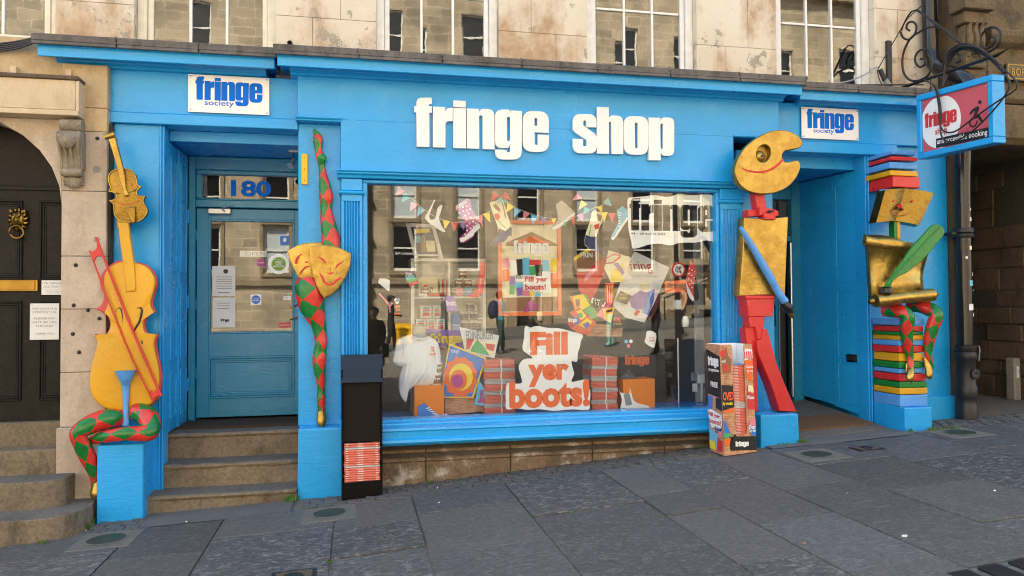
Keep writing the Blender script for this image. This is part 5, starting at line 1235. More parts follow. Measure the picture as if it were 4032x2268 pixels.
# ================================================================ FIGURES ON THE PILLARS
def dome(name, mat, parent, loop, yb, th, bulge):
    """slightly swelling carved board: outline rings towards the centroid"""
    n = len(loop); cx = sum(p[0] for p in loop)/n; cz = sum(p[1] for p in loop)/n; mb = MB()
    rings = [(1.0, yb), (1.0, yb-th+.006), (.992, yb-th+.001)]+[(s_, yb-th-bulge*(1-s_*s_)) for s_ in (.975, .9, .75, .55, .3, .1)]
    for s_, y in rings: mb.v += [(cx+(x-cx)*s_, y, cz+(z-cz)*s_) for x, z in loop]
    for k in range(len(rings)-1):
        for i in range(n):
            j = (i+1) % n; mb.f.append((k*n+i, k*n+j, (k+1)*n+j, (k+1)*n+i)); mb.m.append(0); mb.uv.append(None)
    mb.f.append(tuple(range(n))); mb.m.append(0); mb.uv.append(None); mb.f.append(tuple((len(rings)-1)*n+i for i in range(n))); mb.m.append(0); mb.uv.append(None)
    return mb.build(name, mat, parent, smooth=True)
# ---- cello figure
cf = thing('cello_figure', 'yellow cello body figure with gold violin head and crossed chequered legs', 'statue', (-1.78, -.1, .5))
Z6 = zoomer(250, 500, 1.2075)
YF = -.03
body = [(285,642),(335,645),(390,662),(425,697),(437,740),(427,790),(416,830),(420,860),(434,881),(408,886),(388,908),(380,940),(388,975),(410,992),(446,985),(432,1030),(440,1080),(455,1150),(457,1220),(440,1290),(400,1325),(340,1345),(280,1348),(220,1340),(165,1310),(135,1260),(128,1200),(140,1120),(158,1060),(165,1020),(148,990),(190,1000),(215,980),(228,940),(222,908),(198,882),(212,850),(213,810),(200,770),(196,730),(205,690),(240,655)]
dome('cello_front', 'yellow_statue', cf, smooth_loop(Z6(body, YF), 4, (8, 14, 30, 35)), YF+.01, .03, .022)
side = [(275,632),(335,640),(392,655),(430,693),(443,740),(432,790),(421,830),(425,858),(439,881),(412,889),(393,910),(385,940),(392,972),(412,987),(451,981),(438,1030),(446,1080),(461,1150),(463,1222),(446,1295),(404,1331),(340,1352),(280,1355),(218,1346),(160,1316),(129,1263),(122,1200),(134,1118),(152,1060),(160,1022),(143,985),(183,992),(206,975),(217,940),(208,905),(190,885),(148,866),(178,840),(186,800),(172,760),(168,720),(190,680),(232,645)]
shape('cello_side', 'rose_red', cf, [smooth_loop(Z6(side, YF), 4, (8, 14, 30, 36))], FRONT(.03), .042, .008)
box('mounting_block', 'rose_red', cf, -1.86, -1.70, .02, .131, .85, 1.85, .004)
shape('fingerboard', 'yellow_statue', cf, [smooth_loop(Z6([(262,455),(312,455),(318,520),(330,600),(341,690),(346,780),(300,786),(292,700),(284,640),(270,540)], YF-.03), 3, (0, 1, 5, 6))], FRONT(-.022), .055, .008)
def fhole(pts, c0, c1):
    q = Z6(pts, YF-.036); MB().tube([(x, YF-.034, z, r) for (x, z), r in zip(q, (.004, .006, .0085, .009, .007, .005, .004))], 8, 4, flat=.9).build('sound_hole', 'black_statue', cf)
    for c in (c0, c1):
        (x, z), = Z6([c], YF-.034); MB().lathe([(.0, -.012), (.021, -.012), (.021, .0015), (.0, .002)], (x, YF-.034, z), 'Y', 18).build('sound_hole', 'black_statue', cf)
fhole([(248,880),(258,862),(275,868),(283,920),(280,965),(262,1020),(238,1032)], (269,873), (233,1022))
fhole([(340,872),(356,860),(372,868),(362,920),(338,965),(328,1005),(345,1035)], (348,873), (365,1026))
Zb = zoomer(250, 500, 1.2075)
def bowrod(pts, y, r): q = Zb(pts, y); return [(x, y, z, r) for x, z in q]
bw = thing('bow', None, None, (-1.8, -.1, 1.2)); adopt(bw, cf); bw.location = (-1.8, -.1, 1.2)
MB().tube(bowrod([(155,525),(215,680),(330,970),(465,1278)], -.085, .0095), 8, 3).build('stick', 'red_statue', bw, smooth=True)
MB().tube(bowrod([(125,590),(215,830),(330,1110),(425,1300)], -.08, .0065), 8, 3).build('bow_hair', 'red_statue', bw, smooth=True)
shape('frog', 'red_statue', bw, [smooth_loop(Zb([(120,585),(138,592),(158,578),(160,545),(176,570),(190,622),(178,615),(158,618),(145,640),(132,618)], -.08), 3, (0, 3, 9))], FRONT(-.07), .022, .004)
shape('bow_tip', 'red_statue', bw, [smooth_loop(Zb([(410,1255),(425,1262),(440,1245),(447,1240),(473,1276),(450,1278),(432,1290),(430,1305)], -.08), 3, (4, 7))], FRONT(-.07), .022, .004)
# blue trumpet-shaped tailpiece
q = Zb([(295,1158),(295,1190),(293,1230),(293,1290),(293,1345),(294,1420)], -.09); rr = (.085, .058, .033, .024, .022, .03)
MB().tube([(x, -.075-(.02 if i < 2 else 0), z, r*.93) for i, ((x, z), r) in enumerate(zip(q, rr))], 16, 4, flat=.75).build('tailpiece', 'sky_blue_statue', cf, smooth=True)
# head
Zh = zoomer(380, 500, 3.019); YH = -.06
head = [(330,495),(400,505),(455,550),(480,610),(486,660),(505,698),(540,712),(508,735),(485,768),(490,805),(520,828),(588,825),(565,870),(575,920),(610,980),(612,1020),(580,1075),(520,1120),(440,1136),(350,1136),(270,1105),(225,1060),(212,1000),(210,940),(195,905),(155,880),(200,878),(235,850),(239,812),(215,780),(150,765),(170,720),(160,690),(145,640),(145,590),(170,540),(225,505),(280,495)]
dome('violin_head', 'gold_dull', cf, smooth_loop(Zh(head, YH), 3, (6, 11, 25, 30)), YH+.02, .03, .015)
box('mounting_block', 'gold_dull', cf, -1.86, -1.80, -.045, .131, 2.2, 2.5, .004)
rim_o = smooth_loop(Zh(head, YH), 3, (6, 11, 25, 30)); c0 = (sum(p[0] for p in rim_o)/len(rim_o), sum(p[1] for p in rim_o)/len(rim_o))
MB().tube([(c0[0]+(x-c0[0])*.975, -.072, c0[1]+(z-c0[1])*.98, .0055) for x, z in rim_o+rim_o[:1]], 6, 1).build('head_edging', 'gold_leaf', cf, smooth=True)
shape('head_neck', 'gold_leaf', cf, [smooth_loop(Zh([(150,150),(235,130),(270,280),(325,480),(352,620),(362,720),(400,822),(342,828),(322,720),(287,640),(255,490),(190,270)], -.08), 3, (0, 1, 6, 7))], FRONT(-.068), .04, .006)
(a, b), (c, d) = Zh([(100, 125), (215, 92)], -.08)
MB().tube([(a, -.09, b, .028), ((a+c)/2, -.085, (b+d)/2, .023), (c, -.08, d, .028)], 14, 3).build('scroll', 'gold_leaf', cf, smooth=True)
for e in ((257, 699), (421, 684)):
    (x, z), = Zh([e], -.08); MB().lathe([(.0, -.01), (.0085, -.01), (.0085, .003), (.004, .004)], (x, -.079, z), 'Y', 12).build('eye_hole', 'red_statue', cf)
q = Zh([(240,893),(300,915),(370,926),(440,915),(520,868)], -.07); MB().tube([(x, -.081, z, r) for (x, z), r in zip(q, (.001, .004, .0045, .004, .001))], 6, 4).build('smile', 'red_statue', cf)
shape('head_tailpiece', 'gold_dull', cf, [Zh([(345,970),(400,958),(468,952),(470,1145),(425,1150)], -.085)], FRONT(-.07), .035, .008)
MB().tube([(x, -.085, z, .012) for x, z in Zh([(345, 972), (468, 957)], -.085)], 8, 1).build('head_bridge', 'gold_leaf', cf, smooth=True)
# legs
Zl = zoomer(0, 1300, 1.497)
def limb(nm, pts, par, y0, mat='harlequin', Z=Zl, k=.00138, seg=18, flat=.85):
    L = []
    for p in pts:
        yy = y0+(p[3] if len(p) > 3 else 0); (x, z), = Z([p[:2]], yy); L.append((x, yy, z, p[2]*k))
    return MB().tube(L, seg, 5, flat=flat).build(nm, mat, par, smooth=True)
limb('leg', [(705,520,50,.06),(640,525,60,.0),(560,545,56,-.05),(490,580,48,-.10),(458,612,42,-.11),(470,650,42,-.10),(510,730,45,-.07),(545,810,36,-.04),(560,870,26,-.02),(568,930,24,-.01)], cf, -.10)
limb('foot', [(575,880,20),(572,925,30,-.01),(570,965,34,-.02),(572,995,22,-.02)], cf, -.11, 'gold_leaf')
limb('leg', [(800,480,52,.05),(855,500,60,0),(885,545,58,-.06),(880,600,50,-.12),(830,610,44,-.14),(740,612,40,-.15),(640,625,36,-.13),(575,640,30,-.08),(540,650,24,-.03)], cf, -.08)

# ---- leg and mask figure
mf = thing('mask_figure', 'comedy and tragedy gold masks between two chequered legs on the blue pillar', 'statue', (-.3, 0, .57))
Z7 = zoomer(1100, 480, 1.1877); k7 = .00181
limb('leg', [(176,62,17),(180,85,24),(182,110,20),(184,138,18),(193,168,20,-.01),(198,205,15),(204,245,18),(213,300,27),(219,350,33),(218,392,27),(221,432,30),(232,500,38),(241,560,45),(243,598,47)], mf, .05, 'harlequin', Z7, k7)
for i, (x, y, r) in enumerate(((163, 38, 8), (176, 46, 6.5), (185, 53, 6), (193, 60, 5.5))): limb('toe', [(x+5, y+22, r*.9), (x+1, y+6, r*1.05), (x, y-4, r*.75)], mf, .045, 'green_statue', Z7, k7, 10)
limb('heel', [(190,148,10),(197,165,21),(199,178,20),(194,196,10)], mf, .035, 'green_statue', Z7, k7)
limb('leg', [(138,728,50),(140,770,66),(145,815,66),(151,855,60),(168,905,47),(184,952,34),(191,1000,29),(195,1036,28,-.008),(190,1070,29),(187,1105,32),(187,1155,28),(192,1205,22),(195,1252,17),(195,1292,20),(196,1335,18),(197,1372,19)], mf, .05, 'harlequin', Z7, k7)
limb('foot', [(197,1355,19),(197,1385,23,-.01),(197,1408,21,-.02),(197,1424,14,-.02)], mf, .045, 'gold_leaf', Z7, k7)
Zm = zoomer(600, 400, 1.609)
def mask(nm, out, corners, y, th, sm, lines, mat='gold_leaf'):
    t = thing(nm, None, None, (-.3, y, 1.9)); adopt(t, mf); t.location = (-.3, y, 1.9)
    lp = smooth_loop(Zm(out, y), 5, corners)
    dome('face', mat, t, lp, y+th*.7, th*.7, .012)
    for ln, w in lines:
        q = Zm(ln, y-.011); n = len(q)
        MB().tube([(x, y-.013, z, w*1.7*(1 if 0 < i < n-1 else .35)) for i, (x, z) in enumerate(q)], 6, 4, flat=.5).build('carved_line', 'red_statue', t)
mask('tragedy_mask', [(857,945),(930,905),(1010,892),(1070,892),(1120,930),(1100,1050),(1060,1140),(1030,1175),(960,1150),(910,1090),(875,1010)], (0, 3), .03, .05, 1, [([(950,965),(925,980),(908,1005),(907,1025),(917,1010),(930,985)], .0035), ([(967,1012),(975,1018),(990,1014)], .004), ([(932,1100),(945,1075),(970,1050),(1000,1043)], .004)])
mask('comedy_mask', [(995,918),(1080,908),(1170,920),(1258,962),(1250,1050),(1215,1130),(1160,1205),(1090,1253),(1050,1190),(1015,1090),(998,1000)], (0, 3, 7), -.05, .05, 1, [([(1048,983),(1070,995),(1088,1010),(1097,1028)], .0045), ([(1160,1060),(1175,1035),(1212,1013)], .0045), ([(1058,1088),(1075,1110),(1090,1140),(1115,1158),(1145,1152),(1170,1130),(1190,1118),(1188,1108)], .005), ([(1108,1080),(1125,1090),(1148,1080)], .004), ([(1130,1045),(1130,1085)], .0035)])
MB().tube([(*Zm([(862, 1312)], .03)[0][:1], .03, Zm([(862, 1312)], .03)[0][1], .006), (*Zm([(890, 1305)], .03)[0][:1], .04, Zm([(890, 1305)], .03)[0][1], .006), (*Zm([(925, 1282)], .03)[0][:1], .09, Zm([(925, 1282)], .03)[0][1], .006)], 6, 3).build('support_hook', 'brass', mf)

# ---- easel figure
ef = thing('easel_figure', 'painter figure with gold palette head, gold canvas body and red easel legs', 'statue', (3.78, -.15, .565))
Z5 = zoomer(2750, 450, 1.811); YE = -.20
pal = [(580,112),(640,118),(700,145),(738,182),(742,215),(720,240),(670,252),(620,263),(601,287),(600,315),(622,341),(660,338),(702,328),(726,347),(728,385),(700,450),(650,510),(590,545),(520,565),(430,567),(350,545),(290,495),(265,430),(262,380),(290,300),(350,220),(430,160),(510,122)]
eye_c = Z5([(466, 280)], YE-.04)[0]; er = .088
ehole = [(eye_c[0]+er*.82*math.cos(a)+er*.15*math.sin(a), eye_c[1]+er*.93*math.sin(a)) for a in [2*math.pi*k/36 for k in range(36)]]
shape('palette_head', 'gold_leaf', ef, [smooth_loop(Z5(pal, YE-.04), 4), ehole], FRONT(YE+.035), .075, .008)
shape('eye_socket', 'gold_dull', ef, [ehole], FRONT(YE+.036), .03)
(x, z), = Z5([(450, 297)], YE-.03); n = 8
MB().lathe([(.058*math.cos(R(90*k/n)), -.012+.055*math.sin(R(90*k/n))) for k in range(n+1)], (x, YE+.01, z), 'Y', 20).build('eyeball', 'gold_leaf', ef, smooth=True)
MB().lathe([(.013, 0), (.013, .003)], (x+.003, YE-.044, z-.001), 'Y', 8).build('pupil', 'black_statue', ef)
q = Z5([(308,381),(330,394),(380,407),(440,412),(500,400),(550,372),(585,342),(602,320)], YE-.04)
MB().tube([(x, YE-.0405, z, r) for (x, z), r in zip(q, (.003, .007, .0085, .009, .010, .011, .011, .010))], 8, 4, flat=.6).build('smile', 'red_statue', ef)
def zbox(nm, mat, pts, y0, th, bev=.006, par=None):
    return shape(nm, mat, par or ef, [Z5(pts, y0)], FRONT(y0+th), th, bev)
zbox('neck', 'red_statue', [(400,555),(470,555),(487,665),(418,675)], -.17, .10)
zbox('easel_clamp', 'red_statue', [(355,680),(434,674),(434,724),(355,732)], -.16, .12)
zbox('easel_clamp', 'red_statue', [(436,662),(525,672),(572,690),(572,726),(470,722),(436,722)], -.21, .14)
zbox('easel_clamp', 'red_statue', [(470,705),(552,705),(552,752),(470,748)], -.235, .12)
(x, z), = Z5([(510, 695)], -.23)
MB().lathe([(.016, 0), (.016, .02), (.010, .03)], (x, -.21, z), 'Y', 12).build('wing_nut', 'black_statue', ef, smooth=True); MB().tube([(x-.03, -.238, z-.006, .006), (x, -.236, z+.004, .009), (x+.034, -.238, z+.008, .006)], 8, 2).build('wing_nut', 'black_statue', ef, smooth=True)
cv = [(326,735),(480,742),(642,730),(634,900),(626,1100),(619,1296),(450,1290),(292,1298),(304,1150),(318,950)]
shape('canvas_body', 'gold_leaf', ef, [smooth_loop(Z5(cv, -.20), 4, (0, 2, 5, 7))], FRONT(-.075), .125, .008)
q = Z5([(300,805),(330,850),(400,965),(480,1105),(530,1190),(548,1228)], -.26)
MB().tube([(x, -.255, z, r) for (x, z), r in zip(q, (.018, .024, .030, .036, .036, .026))], 14, 4).build('brush_handle', 'sky_blue_statue', ef, smooth=True)
q = Z5([(545,1225),(575,1275),(622,1338)], -.26); MB().tube([(x, -.255, z, r) for (x, z), r in zip(q, (.034, .034, .036))], 14, 2).build('brush_ferrule', 'sky_blue_statue', ef, smooth=True)
Zr = zoomer(2700, 1150, 2.07)
q = Zr([(800,85),(832,125),(862,175)], -.26); MB().tube([(x, -.255, z, r) for (x, z), r in zip(q, (.036, .046, .026))], 14, 4).build('brush_bristle', 'black_statue', ef, smooth=True)
q = Zr([(850,165),(870,195),(886,216)], -.26); MB().tube([(x, -.255, z, r) for (x, z), r in zip(q, (.03, .018, .003))], 12, 3).build('brush_tip', 'gold_leaf', ef, smooth=True)
def zr(nm, mat, pts, y0, th, bev=.008): return shape(nm, mat, ef, [Zr(pts, y0)], FRONT(y0+th), th, bev)
zr('hip_block', 'red_statue', [(496,52),(726,50),(708,200),(512,202)], -.215, .17)
zr('hip_rim', 'red_statue', [(486,28),(732,28),(728,56),(492,58)], -.23, .19)
zr('spine', 'red_statue', [(516,198),(645,200),(626,382),(585,386),(570,290),(520,285)], -.20, .13)
zr('leg', 'red_statue', [(487,290),(540,278),(578,292),(582,480),(590,975),(530,975),(505,500)], -.17, .12)
zr('leg', 'red_statue', [(632,300),(668,302),(690,390),(748,600),(830,800),(905,975),(765,972),(742,890),(690,740),(584,485),(582,395),(622,384)], -.215, .15)

# ---- book figure
bf = thing('book_figure', 'seated figure with gold open book face and scroll on a stack of painted books', 'statue', (5.22, -.05, .58))
Zt = zoomer(3300, 500, 2.0697); Zu = zoomer(3300, 1100, 1.9317)
cols = ['sky_blue_statue', 'red_statue', 'sky_blue_statue', 'yellow_statue', 'red_statue']
hb = [((440, 188), (640, 232), 0), ((436, 236), (652, 279), 0), ((420, 283), (650, 346), 0), ((425, 350), (655, 404), 0), ((445, 398), (675, 498), 0)]
for (a, b, _), cm in zip(hb, cols):
    (x0, z1), (x1, z0) = Zt([a, b], -.22)
    t = thing('book', None, None, (x0, -.1, z0)); adopt(t, bf); t.location = (x0, -.1, z0)
    MB().hexa([(x0, -.22, z0+.004), (x1, -.215, z0), (x1, .15, z0), (x0+.005, .15, z0+.004), (x0, -.22, z1), (x1, -.215, z1-.002), (x1, .15, z1-.002), (x0+.005, .15, z1)]).build('cover', cm, t, .010, seg=2)
# open book face
def pt(P, y): (x, z), = Zt([P], y); return (x, y, z)
for nm_, P in (('left_page', [((385, 512), -.24), ((548, 500), -.20), ((468, 765), -.20), ((310, 778), -.24)]), ('right_page', [((548, 500), -.20), ((782, 540), -.23), ((660, 803), -.23), ((468, 765), -.20)])):
    A, B_, C_, D_ = [Vector(pt(*p)) for p in P]; n = 8; fb = MB()
    gr = [[A.lerp(B_, i/n).lerp(D_.lerp(C_, i/n), j/3)+Vector((0, -.022*math.sin(math.pi*i/n), 0)) for j in range(4)] for i in range(n+1)]
    fv = [[tuple(p) for p in r_] for r_ in gr]; bv = [[(p[0], -.13, p[2]) for p in r_] for r_ in gr]
    for i in range(n):
        for j in range(3): fb.quad(fv[i][j], fv[i][j+1], fv[i+1][j+1], fv[i+1][j]); fb.quad(bv[i][j], bv[i+1][j], bv[i+1][j+1], bv[i][j+1])
        fb.quad(fv[i][0], fv[i+1][0], bv[i+1][0], bv[i][0]); fb.quad(fv[i][3], bv[i][3], bv[i+1][3], fv[i+1][3])
    for j in range(3): fb.quad(fv[0][j], bv[0][j], bv[0][j+1], fv[0][j+1]); fb.quad(fv[n][j], fv[n][j+1], bv[n][j+1], bv[n][j])
    o = fb.build(nm_, 'gold_dull', bf)
    bm = bmesh.new(); bm.from_mesh(o.data); bmesh.ops.remove_doubles(bm, verts=bm.verts, dist=.0004); bmesh.ops.recalc_face_normals(bm, faces=bm.faces); bm.to_mesh(o.data); bm.free()
    o.data.polygons.foreach_set('use_smooth', [True]*len(o.data.polygons)); o.data.set_sharp_from_angle(angle=R(45))
P4 = [pt(p, -.17) for p in ((372, 505), (555, 492), (792, 538), (665, 812), (470, 775), (282, 770))]
shape('book_cover', 'sky_blue_statue', bf, [[(p[0], p[2]) for p in P4]], FRONT(-.10), .03, .006)
for e in ((450, 605), (604, 605)):
    x, y, z = pt(e, -.24); MB().lathe([(.0, -.02), (.010, -.02), (.009, .012), (.004, .014)], (x, -.237, z), 'Y', 10).build('eye_hole', 'red_statue', bf)
nz = [pt((505, 615), -.22), pt((478, 650), -.22), pt((540, 672), -.22)]; tp = pt((525, 668), -.30)
MB().quad(nz[0], nz[1], tp).quad(nz[1], nz[2], tp).quad(nz[2], nz[0], tp).quad(*nz).build('nose', 'red_statue', bf, .002)
q = [pt(p, -.245) for p in ((428, 668), (440, 695), (475, 716), (520, 718), (565, 710), (605, 688))]; MB().tube([(*p, r) for p, r in zip(q, (.001, .003, .0035, .0035, .003, .001))], 6, 4).build('smile', 'red_statue', bf)
for a, b, m_2 in (((438, 765), (462, 918), 'green_statue'), ((462, 765), (490, 918), 'yellow_statue')):
    (x0, z1), (x1, z0) = Zt([a, b], -.15); box('neck', m_2, bf, x0, x1, -.19, -.10, z0, z1, .008)
# scroll body
sc_ = MB(); n = 18
L_ = [(232, 920), (245, 985), (262, 1100), (268, 1250), (280, 1372)]; R_ = [(650, 945), (742, 1015), (700, 1150), (690, 1240), (700, 1330)]
rows_ = []
for i in range(len(L_)):
    yy = (-.28, -.24, -.20, -.22, -.27)[i]
    a = Vector(pt(L_[i], yy)); b = Vector(pt(R_[i], yy)); rows_.append([a.lerp(b, t/10)+Vector((0, -.05*math.sin(math.pi*t/10), 0)) for t in range(11)])
for i in range(len(rows_)-1):
    for t in range(10): sc_.quad(rows_[i][t], rows_[i][t+1], rows_[i+1][t+1], rows_[i+1][t])
o = sc_.build('scroll_sheet', 'gold_leaf', bf, smooth=True); sol = o.modifiers.new('solid', 'SOLIDIFY'); sol.thickness = .10; sol.offset = -1
bm = bmesh.new(); bm.from_mesh(o.data); bmesh.ops.remove_doubles(bm, verts=bm.verts, dist=.0005); bmesh.ops.recalc_face_normals(bm, faces=bm.faces); bm.to_mesh(o.data); bm.free()
q = [pt(p, -.27) for p in ((215, 925), (400, 950), (640, 975))]; MB().tube([(q[0][0], -.27, q[0][2], .05), (q[1][0], -.28, q[1][2]-.01, .045), (q[2][0], -.26, q[2][2], .04)], 14, 3, flat=.7).build('scroll_roll', 'gold_leaf', bf, smooth=True)
q = [(*Zu([p], -.32)[0][:1], -.32, Zu([p], -.32)[0][1]) for p in ((283, 165), (420, 148), (560, 132), (718, 118))]
MB().tube([(*p, r) for p, r in zip(q, (.062, .056, .056, .062))], 18, 3).build('scroll_roll', 'gold_leaf', bf, smooth=True)
for p0, p1 in (((262, 167), (235, 172)), ((735, 115), (752, 110))):
    (a, b), (c, d) = Zu([p0, p1], -.32); MB().tube([(a, -.32, b, .035), (c, -.32, d, .02)], 12, 2).build('scroll_knob', 'gold_dull', bf, smooth=True)
# ink pot and quill
(x0, z1), (x1, z0) = Zt([(345, 1303), (444, 1358)], -.34)
MB().lathe([(.05, z0), (.056, z0+.01), (.054, z1-.012), (.045, z1), (.03, z1), (.03, z1-.02)], ((x0+x1)/2, -.33, 0), seg=8).build('ink_pot', 'black_statue', bf)
qf = [(395,1305),(385,1285),(430,1225),(470,1165),(520,1100),(575,1015),(640,935),(700,870),(760,805),(800,792),(850,815),(865,860),(840,905),(790,965),(720,1050),(640,1120),(560,1185),(500,1215),(450,1245),(425,1300)]
shape('quill', 'green_statue', bf, [smooth_loop(Zt(qf, -.38), 3)], FRONT(-.36), .03, .008)
q = Zt([(410,1290),(470,1200),(600,1060),(720,930),(835,815)], -.40); MB().tube([(x, -.392, z, r) for (x, z), r in zip(q, (.012, .010, .008, .007, .003))], 8, 4).build('quill_shaft', 'green_statue', bf, smooth=True)
# legs
kb = .00128
limb('leg', [(345,235,48,.12),(420,235,56,.04),(490,250,54,-.05),(535,285,46,-.10),(525,350,50,-.08),(522,420,46,-.06),(535,510,36,-.05),(545,590,28,-.04),(552,650,26,-.05),(556,700,25,-.06)], bf, -.22, 'harlequin', Zu, kb)
limb('foot', [(556,680,22),(548,715,30,-.02),(545,755,26,-.04),(560,780,12,-.04)], bf, -.28, 'gold_leaf', Zu, kb)
limb('foot', [(522,640,8),(520,690,10),(525,720,16)], bf, -.27, 'gold_leaf', Zu, kb)
limb('leg', [(545,205,44,.12),(620,200,54,.02),(700,230,54,-.06),(750,270,50,-.12),(725,340,50,-.10),(702,420,46,-.08),(690,500,38,-.07),(685,570,28,-.07),(700,640,24,-.07),(708,680,20,-.07)], bf, -.20, 'harlequin', Zu, kb)
limb('foot', [(655,595,10),(672,640,22),(688,690,28,-.01),(690,735,26,-.02),(686,757,14,-.02)], bf, -.27, 'gold_leaf', Zu, kb)
bk = [('sky_blue_statue', 300, 348, 320, 664), ('red_statue', 356, 398, 304, 652), ('green_statue', 398, 425, 330, 650), ('yellow_statue', 425, 462, 328, 655), ('sky_blue_statue', 462, 505, 332, 660), ('red_statue', 505, 556, 316, 662), ('yellow_statue', 560, 625, 332, 645), ('green_statue', 628, 675, 332, 660), ('sky_blue_statue', 678, 715, 332, 655), ('red_statue', 718, 775, 334, 670), ('green_statue', 778, 825, 332, 678), ('yellow_statue', 825, 875, 338, 682), ('sky_blue_statue', 878, 938, 328, 682)]
rk = random.Random(8)
for cm, za_, zb_, l_, r_2 in bk:
    j = rk.uniform(-.01, .012)
    (_, z1), (_, z0) = Zu([(600, za_), (600, zb_)], -.24)
    xr = 5.355+(r_2-660)*.0011; xl = 5.078+j
    if za_ == 878: z0 = .574
    t = thing('book', None, None, (xl, -.1, z0)); adopt(t, bf); t.location = (xl, -.1, z0)
    MB().hexa([(xl, -.235+j, z0+.002), (xr, -.24, z0+.002), (xr, .14, z0+.002), (xl, .14, z0+.002), (xl, -.235+j, z1), (xr, -.24, z1), (xr, .14, z1), (xl, .14, z1)]).build('cover', cm, t, .010, seg=2)

# ================================================================ MAGAZINE STANDS ON THE PAVEMENT
bs = thing('black_magazine_stand', 'tall black magazine stand with hood beside the display window', 'magazine stand', (.1, -.2, .02))
# corners from the photo, front face plane y = -.22
Zs = lambda a, b, Y: W(500+a/1.357, 1200+b/1.357, Y)
SY = -.24; x0, ztop = Zs(1148, 435, SY); x1, _ = Zs(1362, 425, SY); xb0, zb0 = Zs(1155, 1005, SY); xb1, zb1 = Zs(1372, 995, SY)
x0 -= .004; x1 += .004
gz = min(g(x0), g(x1)); 
mb = MB(); hd = .17
for (a, b) in ((x0, x0+.012), (x1-.012, x1)):
    mb.hexa([(a, SY, g(a)-.004), (b, SY, g(b)-.004), (b, SY+hd, g(b)-.004), (a, SY+hd, g(a)-.004), (a, SY, 1.02), (b, SY, 1.02), (b, SY+hd+.02, 1.155), (a, SY+hd+.02, 1.155)])
mb.build('side_panel', 'black_card', bs, .002)
MB().hexa([(x0+.013, SY+hd-.012, gz), (x1-.013, SY+hd-.012, gz), (x1-.013, SY+hd, gz), (x0+.013, SY+hd, gz), (x0+.013, SY+hd+.006, 1.15), (x1-.013, SY+hd+.006, 1.15), (x1-.013, SY+hd+.018, 1.15), (x0+.013, SY+hd+.018, 1.15)]).build('back_panel', 'black_card', bs, .002)
MB().hexa([(x0+.013, SY+.012, .462), (x1-.013, SY+.012, .462), (x1-.013, SY+.022, .462), (x0+.013, SY+.022, .462), (x0+.013, SY+.055, .955), (x1-.013, SY+.055, .955), (x1-.013, SY+.065, .955), (x0+.013, SY+.065, .955)]).build('front_panel', 'black_card', bs, .002)
MB().hexa([(x0-.006, SY-.02, .945), (x1+.006, SY-.02, .945), (x1+.006, SY-.012, .945), (x0-.006, SY-.012, .945), (x0-.006, SY+.11, 1.165), (x1+.006, SY+.11, 1.165), (x1+.006, SY+.195, 1.165), (x0-.006, SY+.195, 1.165)]).build('hood', 'black_gloss', bs, .004)
MB().hexa([(x0+.013, SY+.004, gz), (x1-.013, SY+.004, gz+.02), (x1-.013, SY+.016, gz+.02), (x0+.013, SY+.016, gz), (x0+.013, SY+.004, .135), (x1-.013, SY+.004, .145), (x1-.013, SY+.016, .145), (x0+.013, SY+.016, .135)]).build('front_lip', 'black_card', bs, .002)
box('shelf', 'black_card', bs, x0+.013, x1-.013, SY+.017, SY+hd-.013, .10, .118, 0)
rk = random.Random(5)
zc0 = .119
NM = 18
for k in range(NM):
    h = .0185; z = zc0+k*h; jx = rk.uniform(-.004, .004); jy = rk.uniform(-.004, .004)
    t = thing('magazine', ('top programme with colourful cover in the black magazine stand' if k == NM-1 else 'lowest programme in the black magazine stand' if k == 0 else 'grey edged programme in the black magazine stand' if k % 8 == 7 else 'orange spined programme stacked in the black magazine stand'), 'magazine', ((x0+x1)/2, SY+.09, z), 'programmes in the black stand')
    a, b = x0+.02+jx, x1-.02+jx
    MB().box(a, b, SY+.02+jy, SY+hd-.02, z+.001, z+h-.0015).build('cover', 'spine_orange' if k % 8 != 7 else 'page_edge', t, .003)
    for u, w in ((.05, .07), (.38, .16), (.88, .07)): MB().quad((a+(b-a)*u, SY+.0195+jy, z+.006), (a+(b-a)*(u+w), SY+.0195+jy, z+.006), (a+(b-a)*(u+w), SY+.0195+jy, z+.011), (a+(b-a)*u, SY+.0195+jy, z+.011)).build('spine_lettering', 'paper', t)
    if k == NM-1:
        fr = (Vector((a, SY+.02, z+h-.001)), Vector((1, 0, 0)), Vector((0, 1, 0)), Vector((0, 0, 1))); w = b-a; it = []
        for q in range(26): u, v, s = rk.uniform(.02, .85), rk.uniform(.005, .11), rk.uniform(.02, .05); it.append((rot2(rect(u*w, u*w+s, v, v+s*.5), rk.uniform(-.5, .5), (u*w, v)), rk.randrange(6)))
        flat('cover_print', t, fr, [(rect(0, w, 0, .13), 0)]+it, ['ink_purple', 'ink_teal', 'ink_yellow', 'ink_red', 'ink_white', 'ink_blue'], .0001)
# ---- printed cardboard dispenser
lb2 = thing('leaflet_box', 'brick printed cardboard dispenser with free fringe programmes on the pavement', 'leaflet stand', (3.3, -.3, .25))
Zd = lambda a, b, Y: W(2750+a/3.152, 1320+b/3.152, Y)
# vertical front edge between the left face and the front face
FYd = -.46
ex, ez1 = Zd(262, 118, FYd); _, ez0 = Zd(362, 1415, FYd); ex2, _ = Zd(362, 1415, FYd)
rx, rz0 = Zd(745, 1362, FYd+.0); rx1, _ = Zd(675, 75, FYd)
exm = (ex+ex2)/2; rxm = (rx+rx1)/2
zt_ = ez1; wy = .26; ZB = .27
lx0 = exm; xw = rxm-exm
def lean(z): return -.035*(z-.25)
